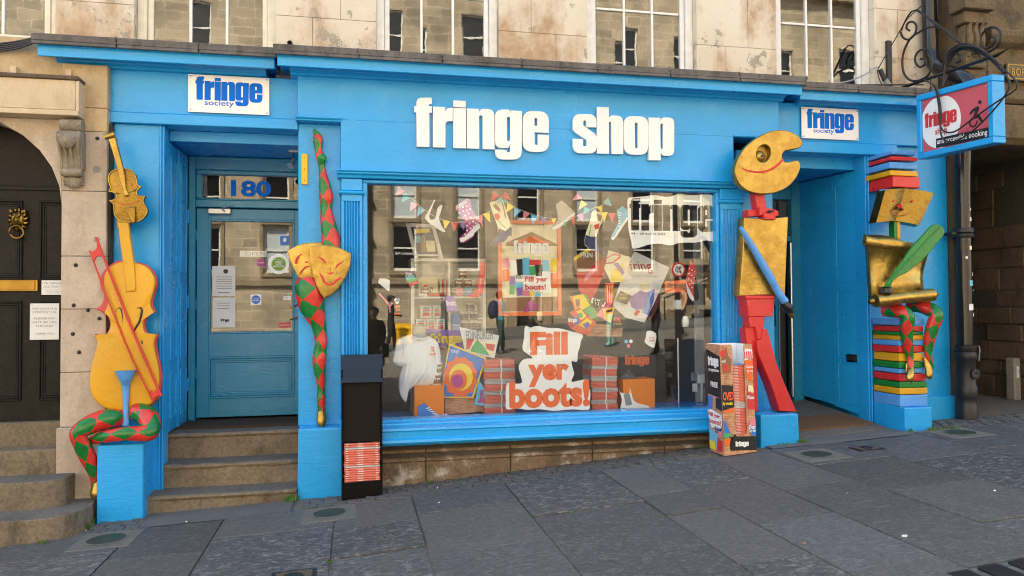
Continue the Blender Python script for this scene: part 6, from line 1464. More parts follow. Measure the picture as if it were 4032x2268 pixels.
# side panels, back, front with tall slot (all 4 mm card), slightly leaning back to the left as in the photo
def dp_(x, y, z): return (x+lean(z), y, z)
def dbox(nm, mat, x0, x1, y0, y1, z0, z1): return MB().hexa([dp_(x0, y0, z0), dp_(x1, y0, z0), dp_(x1, y1, z0), dp_(x0, y1, z0), dp_(x0, y0, z1), dp_(x1, y0, z1), dp_(x1, y1, z1), dp_(x0, y1, z1)]).build(nm, mat, lb2, .001)
zb = g(lx0)+.002; zb2 = g(lx0+xw)+.002
MB().hexa([dp_(lx0, FYd, zb), dp_(lx0+.005, FYd, zb), dp_(lx0+.005, FYd+wy, zb), dp_(lx0, FYd+wy, zb), dp_(lx0, FYd, zt_), dp_(lx0+.005, FYd, zt_), dp_(lx0+.005, FYd+wy, zt_), dp_(lx0, FYd+wy, zt_)]).build('left_side', 'brick_print', lb2)
MB().hexa([dp_(lx0+xw-.005, FYd, zb2), dp_(lx0+xw, FYd, zb2), dp_(lx0+xw, FYd+wy, zb2), dp_(lx0+xw-.005, FYd+wy, zb2), dp_(lx0+xw-.005, FYd, zt_), dp_(lx0+xw, FYd, zt_), dp_(lx0+xw, FYd+wy, zt_), dp_(lx0+xw-.005, FYd+wy, zt_)]).build('right_side', 'brick_print', lb2)
dbox('back', 'sign_white', lx0+.006, lx0+xw-.006, FYd+wy-.005, FYd+wy, zb2, zt_)
dbox('inner_lining', 'sign_white', lx0+.0055, lx0+.0075, FYd+.006, FYd+wy-.006, zb2, zt_-.002); dbox('inner_lining', 'sign_white', lx0+xw-.0075, lx0+xw-.0055, FYd+.006, FYd+wy-.006, zb2, zt_-.002)
slot0, slot1 = lx0+xw*.385, lx0+xw*.735
out = [(lx0+.0005, zb+.001), (lx0+xw-.0005, zb2+.001), (lx0+xw-.0005, zt_), (slot1, zt_, 0), (slot1, .42), (slot0, .42), (slot0, zt_), (lx0+.0005, zt_)]
fl = fillet([(out[0][0], out[0][1], 0), (out[1][0], out[1][1], 0), (out[2][0], out[2][1], 0), (slot1-.0, zt_, .025), (slot1, .27+(zt_-.27)*.155, .05), (slot0, .27+(zt_-.27)*.155, .05), (slot0, zt_, .025), (out[7][0], out[7][1], 0)])
shape('front_card', 'brick_print', lb2, [[(x+lean(z), z) for x, z in fl]], FRONT(FYd), .005)
# artwork, front
FF = FRONT(FYd-.0052)
def U(u, v): z = .27+(zt_-.27)*v; return (lx0+xw*u+lean(z), z)
def art(nm, items, mats, fr=FF): return flat(nm, lb2, fr, items, mats)
art('front_print', [([U(.18, .02), U(.995, .015), U(.995, .145), U(.16, .15)], 0), ([U(0, .39), U(.36, .42), U(.36, .62), U(0, .63)], 0), ([U(0, .37), U(.35, .37), U(.35, .415), U(0, .39)], 1), ([U(.02, .86), U(.20, .99), U(.24, .90), U(.34, .86), U(.30, .74), U(.06, .73)], 2), (([U(.09+.09*math.cos(a), .92+.035*math.sin(a)) for a in [k*.42 for k in range(15)]]), 3), (([U(.17+.09*math.cos(a), .785+.035*math.sin(a)) for a in [k*.42 for k in range(15)]]), 3),
    ([U(.80, .62), U(.995, .61), U(.995, .39), U(.76, .40)], 4), ([U(.83, .62), U(.97, .615), U(.995, .53), U(.80, .52)], 5), ([U(.74, .86), U(.995, .85), U(.94, .66), U(.80, .67)], 1), ([U(.72, .93), U(.80, .96), U(.995, .95), U(.995, .87), U(.73, .85)], 6),
    ([U(.80, .25), U(.995, .24), U(.995, .15), U(.86, .15)], 7), ([U(.82, .30), U(.995, .31), U(.995, .24), U(.80, .25)], 8), ([U(.0, .19), U(.25, .17), U(.12, .14), U(0, .13)], 9), ([U(0, .13), U(.20, .14), U(.16, .08), U(0, .06)], 1), ([U(0, .30), U(.05, .30), U(.20, .18), U(.0, .19)], 7), ([U(.22, .09), U(.30, .17), U(.36, .17), U(.42, .13), U(.32, .11), U(.24, .07)], 0)],
    ['ink_black', 'ink_orange', 'ink_brown', 'ink_red', 'ink_red', 'ink_cream', 'ink_white', 'ink_blue', 'ink_pink', 'ink_green'])
for k in range(4): art('awning_stripe', [([U(.73+.065*k, .93), U(.765+.065*k, .94), U(.77+.065*k, .87), U(.735+.065*k, .86)], 0)], ['ink_red'], FRONT(FYd-.0135))
FG = FRONT(FYd-.0145)
def dtext(s, m_3, u0, u1, v0, v1, **kw): (a, b), (c, d) = U(u0, v0), U(u1, v1); text('lettering', s, m_3, lb2, FG, a, c, b, d, **kw)
(a, b), (c, d) = U(.33, .06), U(.75, .12); logo('ink_white', lb2, FG, a, c, b-.002, .0006)
dtext('OVED', 'ink_orange', .01, .34, .485, .565, bold=.03, spacing=.85); dtext('by music', 'ink_yellow', .0, .31, .435, .475, bold=.03)
dtext('Mad', 'ink_red', .79, .99, .525, .565, bold=.04); dtext('Musicc', 'ink_white', .77, .99, .49, .525, bold=.03)
dtext('Captiva', 'ink_white', .76, .99, .775, .805, bold=.02); dtext('by circ', 'ink_white', .79, .98, .735, .765, bold=.02)
dtext('Dazz', 'ink_white', .78, .99, .215, .25, bold=.04); dtext('by dan', 'ink_white', .79, .99, .18, .212, bold=.03); dtext('era?', 'ink_white', .02, .15, .835, .865, bold=.02)
# artwork, left side (frame runs from back to front edge)
def UL(u, v): z = .27+(zt_-.27)*v; return z
SLN = (Vector((lx0-.0008+lean(.65), FYd+wy, 0)), Vector((0, -1, 0)), Vector((-.035, 0, 1)), Vector((-1, 0, 0)))
SLN = (Vector((lx0-.0008+.035*.25, FYd+wy, 0)), Vector((0, -1, 0)), Vector((-.035, 0, 1)), Vector((-1, 0, 0)))
def V2(u, v): return (wy*u, .27+(zt_-.27)*v)
flat('side_print', lb2, SLN, [([V2(.02, .52), V2(.995, .50), V2(.995, .89), V2(.02, .95)], 0), ([V2(.02, .36), V2(.28, .34), V2(.36, .50), V2(.02, .51)], 1), ([V2(.55, .40), V2(.995, .38), V2(.995, .5), V2(.6, .5)], 0), ([V2(.0, .20), V2(.6, .15), V2(.55, .0), V2(0, .02)], 2), ([V2(.6, .13), V2(.9, .10), V2(.9, .0), V2(.5, .0)], 3), ([V2(.35, .27), V2(.72, .30), V2(.995, .16), V2(.45, .17)], 4), ([V2(.15, .23), V2(.3, .26), V2(.45, .22), V2(.2, .20)], 5), ([V2(.0, .08), V2(.4, .08), V2(.45, .0), V2(0, .0)], 6), ([V2(.60, .17), V2(.95, .20), V2(.995, .15), V2(.7, .13)], 7)],
     ['ink_black', 'ink_blue', 'ink_sky', 'ink_red', 'ink_navy', 'ink_white', 'ink_yellow', 'ink_pink'])
SL2 = (SLN[0]+Vector((-.0062, 0, 0)),)+SLN[1:]
(a, b), (c, d) = V2(.16, .795), V2(.93, .80); logo('ink_white', lb2, SL2, a, c, b, .0006, 1.15)
for s, u0, u1, v0, v1 in (('programme', .2, .93, .735, .765), ('FREE', .30, .82, .595, .645)): (a, b), (c, d) = V2(u0, v0), V2(u1, v1); text('lettering', s, 'ink_white', lb2, SL2, a, c, b, d, bold=.03)
tagp = [V2(-.02, .36), V2(.2, .38), V2(.5, .37), V2(.99, .345), V2(.99, .26), V2(.9, .22), V2(.1, .235)]
fp_ = [(x, z) for x, z in tagp]
flat('slogan_tag', lb2, SL2, [(fp_, 0)], ['ink_white'])
SL3 = (SLN[0]+Vector((-.0075, 0, 0)),)+SLN[1:]
for s, u0, u1, v0, v1 in (('Fill yer', .04, .9, .30, .35), ('boots!', .10, .92, .245, .295)): (a, b), (c, d) = V2(u0, v0), V2(u1, v1); text('lettering', s, 'ink_red', lb2, SL3, a, c, b, d, bold=.03)
for s, u0, u1, v0, v1 in (('Thrilled', .42, .82, .235, .26), ('by theatre?', .42, .95, .205, .225)):
    (a, b), (c, d) = V2(u0, v0), V2(u1, v1); text('lettering', s, 'ink_white', lb2, SL3, a, c, b-.025, d-.025, bold=.0)
# programmes inside
z = g(lx0+xw)+.02; k = 0
while z < .27+(zt_-.27)*.80:
    h = .0135; jx = rk.uniform(-.003, .003); xx = lx0+lean(z); 
    t = thing('magazine', ('grey edged programme in the middle of the brick printed dispenser' if k in (27, 28, 29, 30) else 'orange spined programme stacked in the brick printed dispenser'), 'magazine', (lx0+xw/2, FYd+.1, z), 'programmes in the printed dispenser')
    MB().box(xx+.012+jx, xx+xw-.012+jx, FYd+.012+rk.uniform(0, .004), FYd+wy-.03, z+.0006, z+h-.0008).build('cover', 'page_edge' if k in (27, 28, 29, 30) else 'spine_orange', t, .002)
    a = xx+xw*(.42+.02*rk.random())
    MB().quad((a, FYd+.0115, z+.0045), (a+xw*.13, FYd+.0115, z+.0045), (a+xw*.13, FYd+.0115, z+.008), (a, FYd+.0115, z+.008)).build('spine_lettering', 'paper', t)
    z += h; k += 1
    top = (t, xx, z)
top[0]['label'] = 'top programme with blue cover in the brick printed dispenser'
fr = (Vector((top[1]+.014, FYd+.014, top[2])), Vector((1, 0, 0)), Vector((0, 1, 0)), Vector((0, 0, 1)))
flat('cover_print', top[0], fr, [(rect(0, xw-.03, 0, wy-.05), 0)]+[(rot2(rect(u, u+.05, v, v+.02), rk.uniform(-.6, .6), (u, v)), rk.randrange(1, 5)) for u, v in [(rk.uniform(.02, xw-.1), rk.uniform(.01, wy-.09)) for q in range(14)]], ['ink_sky', 'ink_purple', 'ink_white', 'ink_pink', 'ink_teal'], .0001)
# ================================================================ WINDOW DISPLAY
Za = zoomer(1400, 680, 2.5427); Zc = zoomer(2050, 680, 2.5425); Z3 = zoomer(1400, 1150, 2.2293); Z4 = zoomer(2000, 1150, 2.2294)
GI = GLY+.0095                                    # inner face of the pane
def card(name, label, cat, pts, Z, y, mat, th=.003, sm=None, group=None):
    lp = Z(pts, y)
    if sm is not None: lp = smooth_loop(lp, 3, sm)
    return tag(shape(name, mat, None, [lp], FRONT(y+th), th, smooth=False), label, cat, group), lp
def bbox(lp): return min(p[0] for p in lp), max(p[0] for p in lp), min(p[1] for p in lp), max(p[1] for p in lp)
def pr(o, Z, y, items, mats): return flat('print', o, FRONT(y), [(Z(p, y), m) for p, m in items], mats, .0004)
def ptext(o, s, mat, Z, y, a, b, **kw):
    (x0, z1), (x1, z0) = Z([a, b], y); return text('lettering', s, mat, o, FRONT(y), x0, x1, z0, z1, **kw)
# ---- painted slogans on the glass
dw = thing('painted_logo', 'white brushed paint patch with the fringe logo and August dates on the window', 'window lettering', (2.9, GI, 2.2))
y = GI+.0035
patch = smooth_loop(Zc([(1072,262),(1132,246),(1240,236),(1345,224),(1440,240),(1510,236),(1570,216),(1740,224),(1900,218),(1952,284),(1956,400),(1950,560),(1944,684),(1860,676),(1770,698),(1600,702),(1500,728),(1400,712),(1300,716),(1180,752),(1122,758),(1108,690),(1088,610),(1076,520),(1073,400)], y), 3)
(lx0_, lzb), = Zc([(1092, 580)], y); (lx1_, _), = Zc([(1941, 590)], y); lw = lx1_-lx0_
shape('paint_patch', 'ink_white', dw, [patch]+[[(lx0_+a*lw, lzb+b*lw*.98) for a, b in lp] for lp in LOGO], FRONT(y), .0012, smooth=False)
(a, b), (c, d) = Zc([(1108, 598), (1448, 630)], y-.002); text('lettering', '04 – 28 August 2023', 'ink_black', dw, FRONT(y-.0014), a, c, d, b, bold=.018)
fy_ = thing('painted_slogan', 'white brushed paint patch with orange Fill yer boots lettering on the window', 'window lettering', (1.9, GI, .9))
patch = smooth_loop(Z4([(150,302),(200,312),(252,297),(350,314),(450,318),(560,346),(656,374),(640,430),(632,480),(612,540),(606,612),(560,606),(566,660),(580,720),(556,786),(620,778),(702,766),(712,830),(724,900),(716,970),(706,1032),(560,1030),(400,1042),(280,1028),(170,1034),(80,1020),(-12,1028),(-18,950),(-20,880),(-4,798),(60,804),(122,795),(108,720),(94,650),(140,590),(216,580),(170,540),(128,500),(142,400)], y), 3)
shape('paint_patch', 'ink_white', fy_, [patch], FRONT(y), .0012, smooth=False)
for s, a_, b_ in (('Fill', (193, 350), (525, 548)), ('yer', (175, 635), (535, 825)), ('boots!', (10, 780), (718, 1003))):
    (a, b), (c, d) = Z4([a_, b_], y); text('lettering', s, 'ink_orange', fy_, FRONT(y-.0014), a, c, d, b, bold=.05, spacing=1.0)
# ---- bunting
bn = thing('bunting', 'string of small coloured paper flags hung across the window', 'bunting', (1.7, .19, 2.4)); yb3 = .19
fa = [('ink_pink', (430,130),(493,190),(398,235)), ('ink_teal', (480,205),(550,250),(460,300)), ('ink_pink', (553,285),(628,322),(545,388)), ('ink_sky', (630,335),(695,378),(612,445)), ('ink_yellow', (873,470),(948,487),(893,565)), ('ink_red', (955,495),(1035,497),(985,590)), ('ink_purple', (1037,495),(1095,490),(1085,585)), ('ink_pink', (1200,450),(1270,425),(1273,537)), ('ink_yellow', (1268,415),(1340,388),(1350,498)), ('ink_yellow', (1520,298),(1587,345),(1505,403)), ('ink_red', (1375,182),(1437,235),(1352,288)), ('ink_red', (1505,188),(1553,275),(1455,240)), ('ink_teal', (1440,245),(1513,290),(1420,305)), ('ink_sky', (1590,345),(1658,380),(1588,452)), ('ink_pink', (1682,385),(1750,408),(1678,475)), ('ink_sky', (1755,418),(1826,435),(1772,530)), ('ink_purple', (1855,450),(1907,455),(1880,545))]
fc = [('ink_yellow', (307,458),(360,455),(330,510)), ('ink_green', (430,500),(465,480),(445,545)), ('ink_red', (495,445),(545,440),(537,540)), ('ink_pink', (572,193),(617,260),(515,278)), ('ink_yellow', (605,268),(668,317),(580,375)), ('ink_teal', (640,340),(700,370),(630,420)), ('ink_yellow', (755,345),(818,327),(820,395)), ('ink_pink', (560,425),(630,402),(628,495)), ('ink_yellow', (800,397),(870,395),(835,497)), ('ink_red', (880,408),(952,403),(918,500)), ('ink_teal', (875,247),(920,340),(825,300))]
rf = random.Random(2)
def flagmesh(mt, tri):
    a, b, c = tri; j = [rf.uniform(-.012, .012) for _ in range(3)]
    MB().quad(*[(p[0], yb3+q, p[1]) for p, q in zip((a, b, c), j)]).quad(*[(p[0], yb3+q+.0012, p[1]) for p, q in zip((a, c, b), j)]).build('flag', mt, bn)
for Z, L in ((Za, fa), (Zc, fc)):
    for mt, *tri in L: flagmesh(mt, Z(tri, yb3))
q = Za([(400,110),(560,250),(690,370),(860,470),(1040,495),(1270,420),(1345,385)], yb3); MB().tube([(x, yb3, z, .0015) for x, z in q], 4, 3).build('string', 'paper', bn)
q = Za([(1380,180),(1590,340),(1750,405),(1900,450)], yb3)+Zc([(360,455),(465,480),(545,440),(630,402),(755,345),(820,325)], yb3); MB().tube([(x, yb3, z, .0015) for x, z in q], 4, 3).build('string', 'paper', bn)
# ---- card cut-outs of boots and shoes hanging in the window
def cutout(label, Z, y, base, bm_, extra, cat='cutout', corners=()):
    o, lp = card('shoe_cutout', label, cat, base, Z, y, bm_, .004, corners, 'boot cut-outs in the window')
    if extra: flat('print', o, FRONT(y-.0002), [(Z(p, y), i) for i, (p, m) in enumerate(extra)], [m for p, m in extra], .0004)
    x0, x1, z0, z1 = bbox(lp)
    return o, lp
heel = [(783,272),(797,276),(768,345),(738,430),(752,470),(790,462),(805,435),(822,352),(862,320),(870,332),(850,405),(836,462),(868,540),(902,586),(880,594),(820,560),(740,505),(694,446),(722,398),(760,322)]
cutout('white strappy high heel cut-out hanging beside the bunting', Za, .24, heel, 'paper', [], corners=(0, 9, 13))
wl = [(1105,262),(1140,262),(1168,360),(1205,440),(1244,512),(1246,552),(1192,612),(1180,642),(1082,702),(1050,692),(1041,656),(1085,610),(1108,575),(1085,480),(1052,420),(1010,372),(1000,332)]
o, lp = cutout('red spotted wellington cut-out with a white sole hanging in the window', Za, .24, wl, 'ink_magenta', [([(1041,656),(1095,640),(1190,540),(1225,500),(1246,520),(1246,552),(1192,600),(1175,632),(1080,692),(1050,692)], 'ink_white')])
flat('spots', o, FRONT(.2388), [(disc(*Za([(x, y_)], .24)[0], .0085, 10), 0) for x, y_ in [(1040,405),(1075,385),(1110,380),(1075,345),(1110,335),(1145,365),(1095,430),(1130,410),(1110,470),(1150,450),(1175,490),(1140,510),(1115,530),(1180,540),(1150,560),(1115,580),(1095,620),(1200,510)]]+[(Za([(1003,338+14*k),(1110,268+14*k),(1112,274+14*k),(1004,345+14*k)], .24), 0) for k in range(3)], ['ink_white'])
cw = [(1343,303),(1365,290),(1405,280),(1452,250),(1474,272),(1500,360),(1532,455),(1566,562),(1562,640),(1540,630),(1525,648),(1490,690),(1430,705),(1370,727),(1360,702),(1400,650),(1424,612),(1428,560),(1405,490),(1378,420),(1360,360)]
def boot_print(Z, sw, flip):
    return sw
cutout('cream and black cowboy boot cut-out with a red rose toe pointing left', Za, .24, cw, 'ink_cream', [([(1424,612),(1435,555),(1500,585),(1555,535),(1566,562),(1562,640),(1540,630),(1525,648),(1490,690),(1430,705),(1370,727),(1360,702),(1400,650)], 'ink_navy'), ([(1390,415),(1430,405),(1448,440),(1430,478),(1400,470)], 'ink_red'), ([(1375,330),(1400,310),(1440,350),(1455,395),(1425,385),(1395,360)], 'ink_brown'), ([(1462,290),(1476,300),(1510,450),(1498,455)], 'ink_brown'), ([(1425,480),(1432,478),(1500,550),(1494,556)], 'ink_green')], corners=(0, 3, 13))
gb = [(354,322),(398,286),(412,278),(432,292),(490,345),(546,402),(536,432),(470,485),(400,542),(322,575),(309,552),(345,510),(372,468),(366,385)]
cutout('pale grey ankle boot cut-out hanging toe down in the window', Zc, .24, gb, 'linen', [([(309,552),(400,500),(536,400),(546,402),(536,432),(470,485),(400,542),(322,575)], 'paper')])
c2 = [(712,398),(740,372),(772,392),(800,380),(822,470),(790,545),(770,602),(752,690),(790,735),(826,782),(826,812),(770,790),(690,762),(662,740),(640,712),(650,620),(690,500)]
cutout('cream and black cowboy boot cut-out hanging toe down at an angle', Zc, .24, c2, 'ink_cream', [([(650,620),(700,640),(762,640),(752,690),(790,735),(826,782),(826,812),(770,790),(690,762),(640,712)], 'ink_navy'), ([(735,525),(790,505),(785,560),(745,570)], 'ink_red'), ([(760,410),(812,430),(800,490),(775,480)], 'ink_brown'), ([(700,520),(710,520),(690,630),(680,630)], 'ink_green')], corners=(0, 3, 10))
ht = [(968,372),(998,352),(1018,333),(1050,358),(1082,382),(1084,450),(1050,505),(1020,545),(985,600),(958,642),(922,677),(904,652),(925,600),(950,560),(975,510),(985,470),(965,420)]
cutout('blue high top sneaker cut-out with a white sole hanging in the window', Zc, .24, ht, 'ink_sky', [([(1084,440),(1084,455),(1020,545),(958,642),(922,677),(904,652),(935,640),(985,560),(1060,450)], 'ink_white')]+[([(975,390+28*k),(1005,400+28*k),(1004,408+28*k),(974,398+28*k)], 'ink_white') for k in range(6)], corners=(0, 10))
rbt = [(1250,893),(1300,900),(1292,1060),(1284,1130),(1276,1200),(1250,1225),(1212,1252),(1120,1236),(1115,1220),(1195,1195),(1222,1080),(1240,980)]
cutout('tall red laced boot cut-out in front of the mug shelf', Za, .40, rbt, 'ink_red', [([(1115,1220),(1165,1210),(1168,1228),(1120,1236)], 'ink_magenta'), ([(1252,1050),(1262,1050),(1240,1190),(1230,1190)], 'ink_pink')], corners=(0, 1, 8))
w2 = [(1690,915),(1700,880),(1766,968),(1750,1040),(1738,1100),(1730,1180),(1738,1240),(1728,1290),(1690,1250),(1665,1190),(1655,1090),(1670,1000)]
o, lp = cutout('red spotted wellington cut-out hanging heel up by the pillar', Zc, .26, w2, 'ink_red', [([(1655,1090),(1672,1130),(1738,1260),(1728,1290),(1690,1250),(1665,1190)], 'ink_white')])
flat('spots', o, FRONT(.2588), [(disc(*Zc([(x, y_)], .26)[0], .007, 10), 0) for x, y_ in [(1690,960),(1715,975),(1740,990),(1685,1010),(1710,1030),(1735,1050),(1680,1060),(1705,1085),(1725,1110),(1690,1120),(1712,1150)]], ['ink_white'])
cutout('black ankle boot cut-out half behind the spotted wellington', Zc, .30, [(1735,1050),(1752,1030),(1784,1230),(1770,1280),(1740,1270),(1728,1200)], 'ink_black', [])
# ---- white trestle frame with poster
ez = thing('white_easel', 'white painted wooden display frame holding a dark poster', 'display frame', (.75, .9, 1.8))
def bar(nm, par, Z, y, pts, mat, th=.03): return shape(nm, mat, par, [Z(pts, y)], FRONT(y+th), th, .002)
for pts in ([(503,500),(545,505),(625,860),(590,860)], [(760,520),(795,525),(880,860),(835,850)], [(503,500),(790,520),(795,545),(545,545)], [(590,815),(850,815),(850,835),(595,835)]): bar('rail', ez, Za, .92, pts, 'white_edge')
p_, _ = card('poster', 'dark show poster with yellow heading leaning in the white display frame', 'poster', [(553,545),(752,545),(828,812),(625,812)], Za, .90, 'ink_navy')
pr(p_, Za, .8995, [([(580,560),(745,560),(752,600),(590,605)], 0), ([(640,660),(700,650),(705,790),(650,790)], 1), ([(700,680),(790,680),(800,790),(715,790)], 2), ([(600,640),(650,640),(660,700),(615,700)], 3)], ['ink_yellow', 'ink_brown', 'ink_cream', 'ink_sky'])
# ---- white shelf unit
su = thing('shelf_unit', 'white open shelf unit stocked with mugs and boxes behind the glass', 'shelf', (1.0, 1.1, .5))
ys = 1.0
def fbx(nm, par, Z, a, b, y0, y1, mat, bev=.003): (x0, z1), (x1, z0) = Z([a, b], y0); return box(nm, mat, par, x0, x1, y0, y1, z0, z1, bev)
fbx('top_board', su, Za, (553, 855), (1302, 890), ys, ys+.30, 'white_letter')
sx0 = Za([(553, 900)], ys)[0][0]; sx1 = Za([(1302, 900)], ys)[0][0]; sxm = Za([(937, 900)], ys)[0][0]; zt1 = Za([(900, 890)], ys)[0][1]
for x, w in ((sx0, .034), (sxm-.01, .02), (sx1-.034, .034)): box('upright', 'white_letter', su, x, x+w, ys, ys+.30, .40, zt1-.001, .002)
lev = [Za([(900, 1240)], ys)[0][1], Z3([(800, 345)], ys)[0][1], .62]
for zl in lev:
    box('shelf_board', 'white_letter', su, sx0+.035, sxm-.0105, ys+.004, ys+.296, zl-.02, zl, .002); box('shelf_board', 'white_letter', su, sxm+.0105, sx1-.035, ys+.004, ys+.296, zl-.02, zl, .002)
box('shelf_back', 'paper', su, sx0+.01, sx1-.01, ys+.301, ys+.31, .40, zt1, 0)
def mug(x, y, z, r, h, lab, col='ink_white', txt=None, group=None, hand=1, band=None):
    t = thing('mug', lab, 'mug', (x, y, z), group)
    MB().lathe([(r*.92, 0), (r, .004), (r, h), (r*.9, h), (r*.88, .01), (0.001, .008)], (x, y, z+.001), seg=20).build('cup', col, t, smooth=True)
    MB().tube([(x+hand*r*.95, y, z+h*.82, .006), (x+hand*r*1.55, y, z+h*.72, .006), (x+hand*r*1.6, y, z+h*.4, .006), (x+hand*r*.95, y, z+h*.2, .006)], 6, 3).build('handle', col, t, smooth=True)
    if band:
        mb = MB(); n = 10
        for k in range(n):
            a, b = R(-70+140*k/n), R(-70+140*(k+1)/n)
            mb.quad(*[(x+(r+.0008)*math.sin(q), y-(r+.0008)*math.cos(q), z+zz_) for q, zz_ in ((a, h*.12), (b, h*.12), (b, h*.88), (a, h*.88))])
        mb.build('wrap_print', band, t)
    if txt: text('lettering', txt, 'ink_white', t, FRONT(y-r-.001), x-r*.75, x+r*.75, z+h*.42, z+h*.72, bold=.03, spacing=.9)
    return t
zs1 = lev[0]; k_s = (Za([(1160, 1100)], ys)[0][0]-Za([(980, 1100)], ys)[0][0])/180
xm = lambda px: Za([(px, 1100)], ys+.12)[0][0]
MU = 'mugs on the upper right shelf'
for px in (990, 1075, 1160): mug(xm(px), ys+.13, zs1, .042, .09, 'white mug with brown print in the bottom row on the shelf beside the red boot', band='ink_brown', txt='Fill yer', group=MU)
for px, hd in ((1030, -1), (1125, 1)): mug(xm(px), ys+.13, zs1+.092, .042, .09, 'white printed mug in the middle row on the shelf beside the red boot', band='ink_brown', txt='fringe', group=MU, hand=hd)
mug(xm(1070), ys+.13, zs1+.184, .042, .09, 'single printed mug on top of the mug pyramid', band='ink_brown', txt='boots!', group=MU, hand=-1)
mug(xm(690), ys+.10, zs1, .045, .095, 'printed fringe mug in front of the children book on the shelf', band='ink_brown', txt='fringe')
for px, lab, m_4 in ((1050, 'round pink fringe coaster propped on the upper shelf', 'ink_pink'), (1125, 'round blue fringe coaster propped on the upper shelf', 'ink_sky')):
    (x, z), = Za([(px, 1195)], ys+.03); o = tag(shape('coaster', m_4, None, [disc(x, zs1+.047, .047, 24)], FRONT(ys+.035), .005), lab, 'coaster'); text('lettering', 'fringe', 'ink_white', o, FRONT(ys+.0295), x-.038, x+.038, zs1+.035, zs1+.06, bold=.03)
bk_, lp = card('picture_book', 'cream picture book with egg faces standing on the upper shelf', 'book', [(630,1045),(820,1045),(825,1225),(632,1225)], Za, ys+.16, 'ink_cream', .02)
pr(bk_, Za, ys+.1595, [([(640,1100),(665,1095),(668,1125),(645,1128)], 0), ([(760,1075),(800,1075),(800,1115),(765,1115)], 1), ([(740,1150),(775,1150),(775,1200),(742,1200)], 2), ([(680,1125),(720,1125),(720,1150),(680,1150)], 3)], ['ink_yellow', 'ink_cream', 'ink_brown', 'ink_orange'])
for k in range(5): tag(fbx('book', None, Za, (850+14*k, 1060+8*(k % 3)), (862+14*k, 1232), ys+.12, ys+.27, ['ink_cream', 'ink_red', 'ink_green', 'paper', 'ink_brown'][k]), ['slim cream', 'slim red', 'slim green', 'slim white', 'slim brown'][k]+' book standing upright on the upper shelf', 'book')
for k in range(3): (x, z), = Za([(645+28*k, 1222)], ys+.02); tag(shape('button_badge', 'ink_white', None, [disc(x, zs1+.018, .016, 14)], FRONT(ys+.025), .004), 'small white button badge lined up on the upper shelf', 'badge', 'badges on the shelf edge')
tag(fbx('boxed_set', None, Za, (735, 1203), (865, 1233), ys+.02, ys+.1, 'ink_red'), 'flat red boxed set lying at the front of the upper shelf', 'box')
# boxed mugs, lower shelf
def mugbox(a, b, lab, grp):
    (x0, z1), (x1, z0) = Z3([a, b], ys+.05); t = thing('boxed_mug', lab, 'box', (x0, ys, z0), grp)
    h = z1-z0; box('carton', 'paper', t, x0, x1, ys+.05, ys+.2, z0, z1, .003)
    fr = FRONT(ys+.0495); w = x1-x0
    flat('print', t, fr, [(rect(x0+w*.22, x1-w*.18, z0+h*.18, z1-h*.3), 0), (rect(x0+w*.22, x1-w*.18, z0+h*.42, z1-h*.42), 1), (rect(x0+w*.25, x1-w*.2, z1-h*.24, z1-h*.14), 2)], ['ink_red', 'ink_white', 'ink_teal'])
    text('lettering', 'fringe', 'ink_black', t, FRONT(ys+.048), x0+w*.25, x1-w*.2, z0+h*.44, z0+h*.56, bold=.03, spacing=.85)
for a, b in (((568,118),(668,230)), ((676,118),(752,230))): mugbox(a, b, 'boxed red fringe mug in the top row of cartons on the lower shelf', 'cartons top row')
for a, b in (((530,236),(618,345)), ((622,236),(704,345)), ((708,236),(784,345))): mugbox(a, b, 'boxed red fringe mug in the bottom row of cartons on the lower shelf', 'cartons bottom row')
zs2 = lev[1]; x3 = lambda px: Z3([(px, 250)], ys+.12)[0][0]
for i, (px, r) in enumerate(((965, 0), (1020, 0), (1075, 0), (950, 1), (1040, 1), (1005, 2))): mug(x3(px), ys+.14, zs2+.094*r, .045, .092, 'dark blue patterned mug stacked on the lower shelf', col='ink_white', band='ink_navy', group='patterned mugs')
tb_ = thing('blue_bag', 'bright blue fringe bag with orange card leaning on the lower shelf', 'bag', (1.1, ys, zs2)); (x0, z1), (x1, z0) = Z3([(845, 190), (935, 345)], ys+.02)
MB().hexa([(x0, ys+.02, z0), (x1, ys+.02, z0), (x1, ys+.09, z0), (x0, ys+.09, z0), (x0, ys+.04, z1), (x1-.02, ys+.04, z1), (x1-.02, ys+.06, z1), (x0, ys+.06, z1)]).build('bag_body', 'ink_blue', tb_, .008); text('lettering', 'fringe', 'ink_white', tb_, FRONT(ys+.018), x0+.01, x1-.02, z0+.05, z0+.075, bold=.03)
MB().tube([(x0+.02, ys+.05, z1, .004), (x0+.03, ys+.05, z1+.05, .004), (x1-.04, ys+.05, z1+.05, .004), (x1-.03, ys+.05, z1, .004)], 5, 3).build('bag_handle', 'ink_blue', tb_)
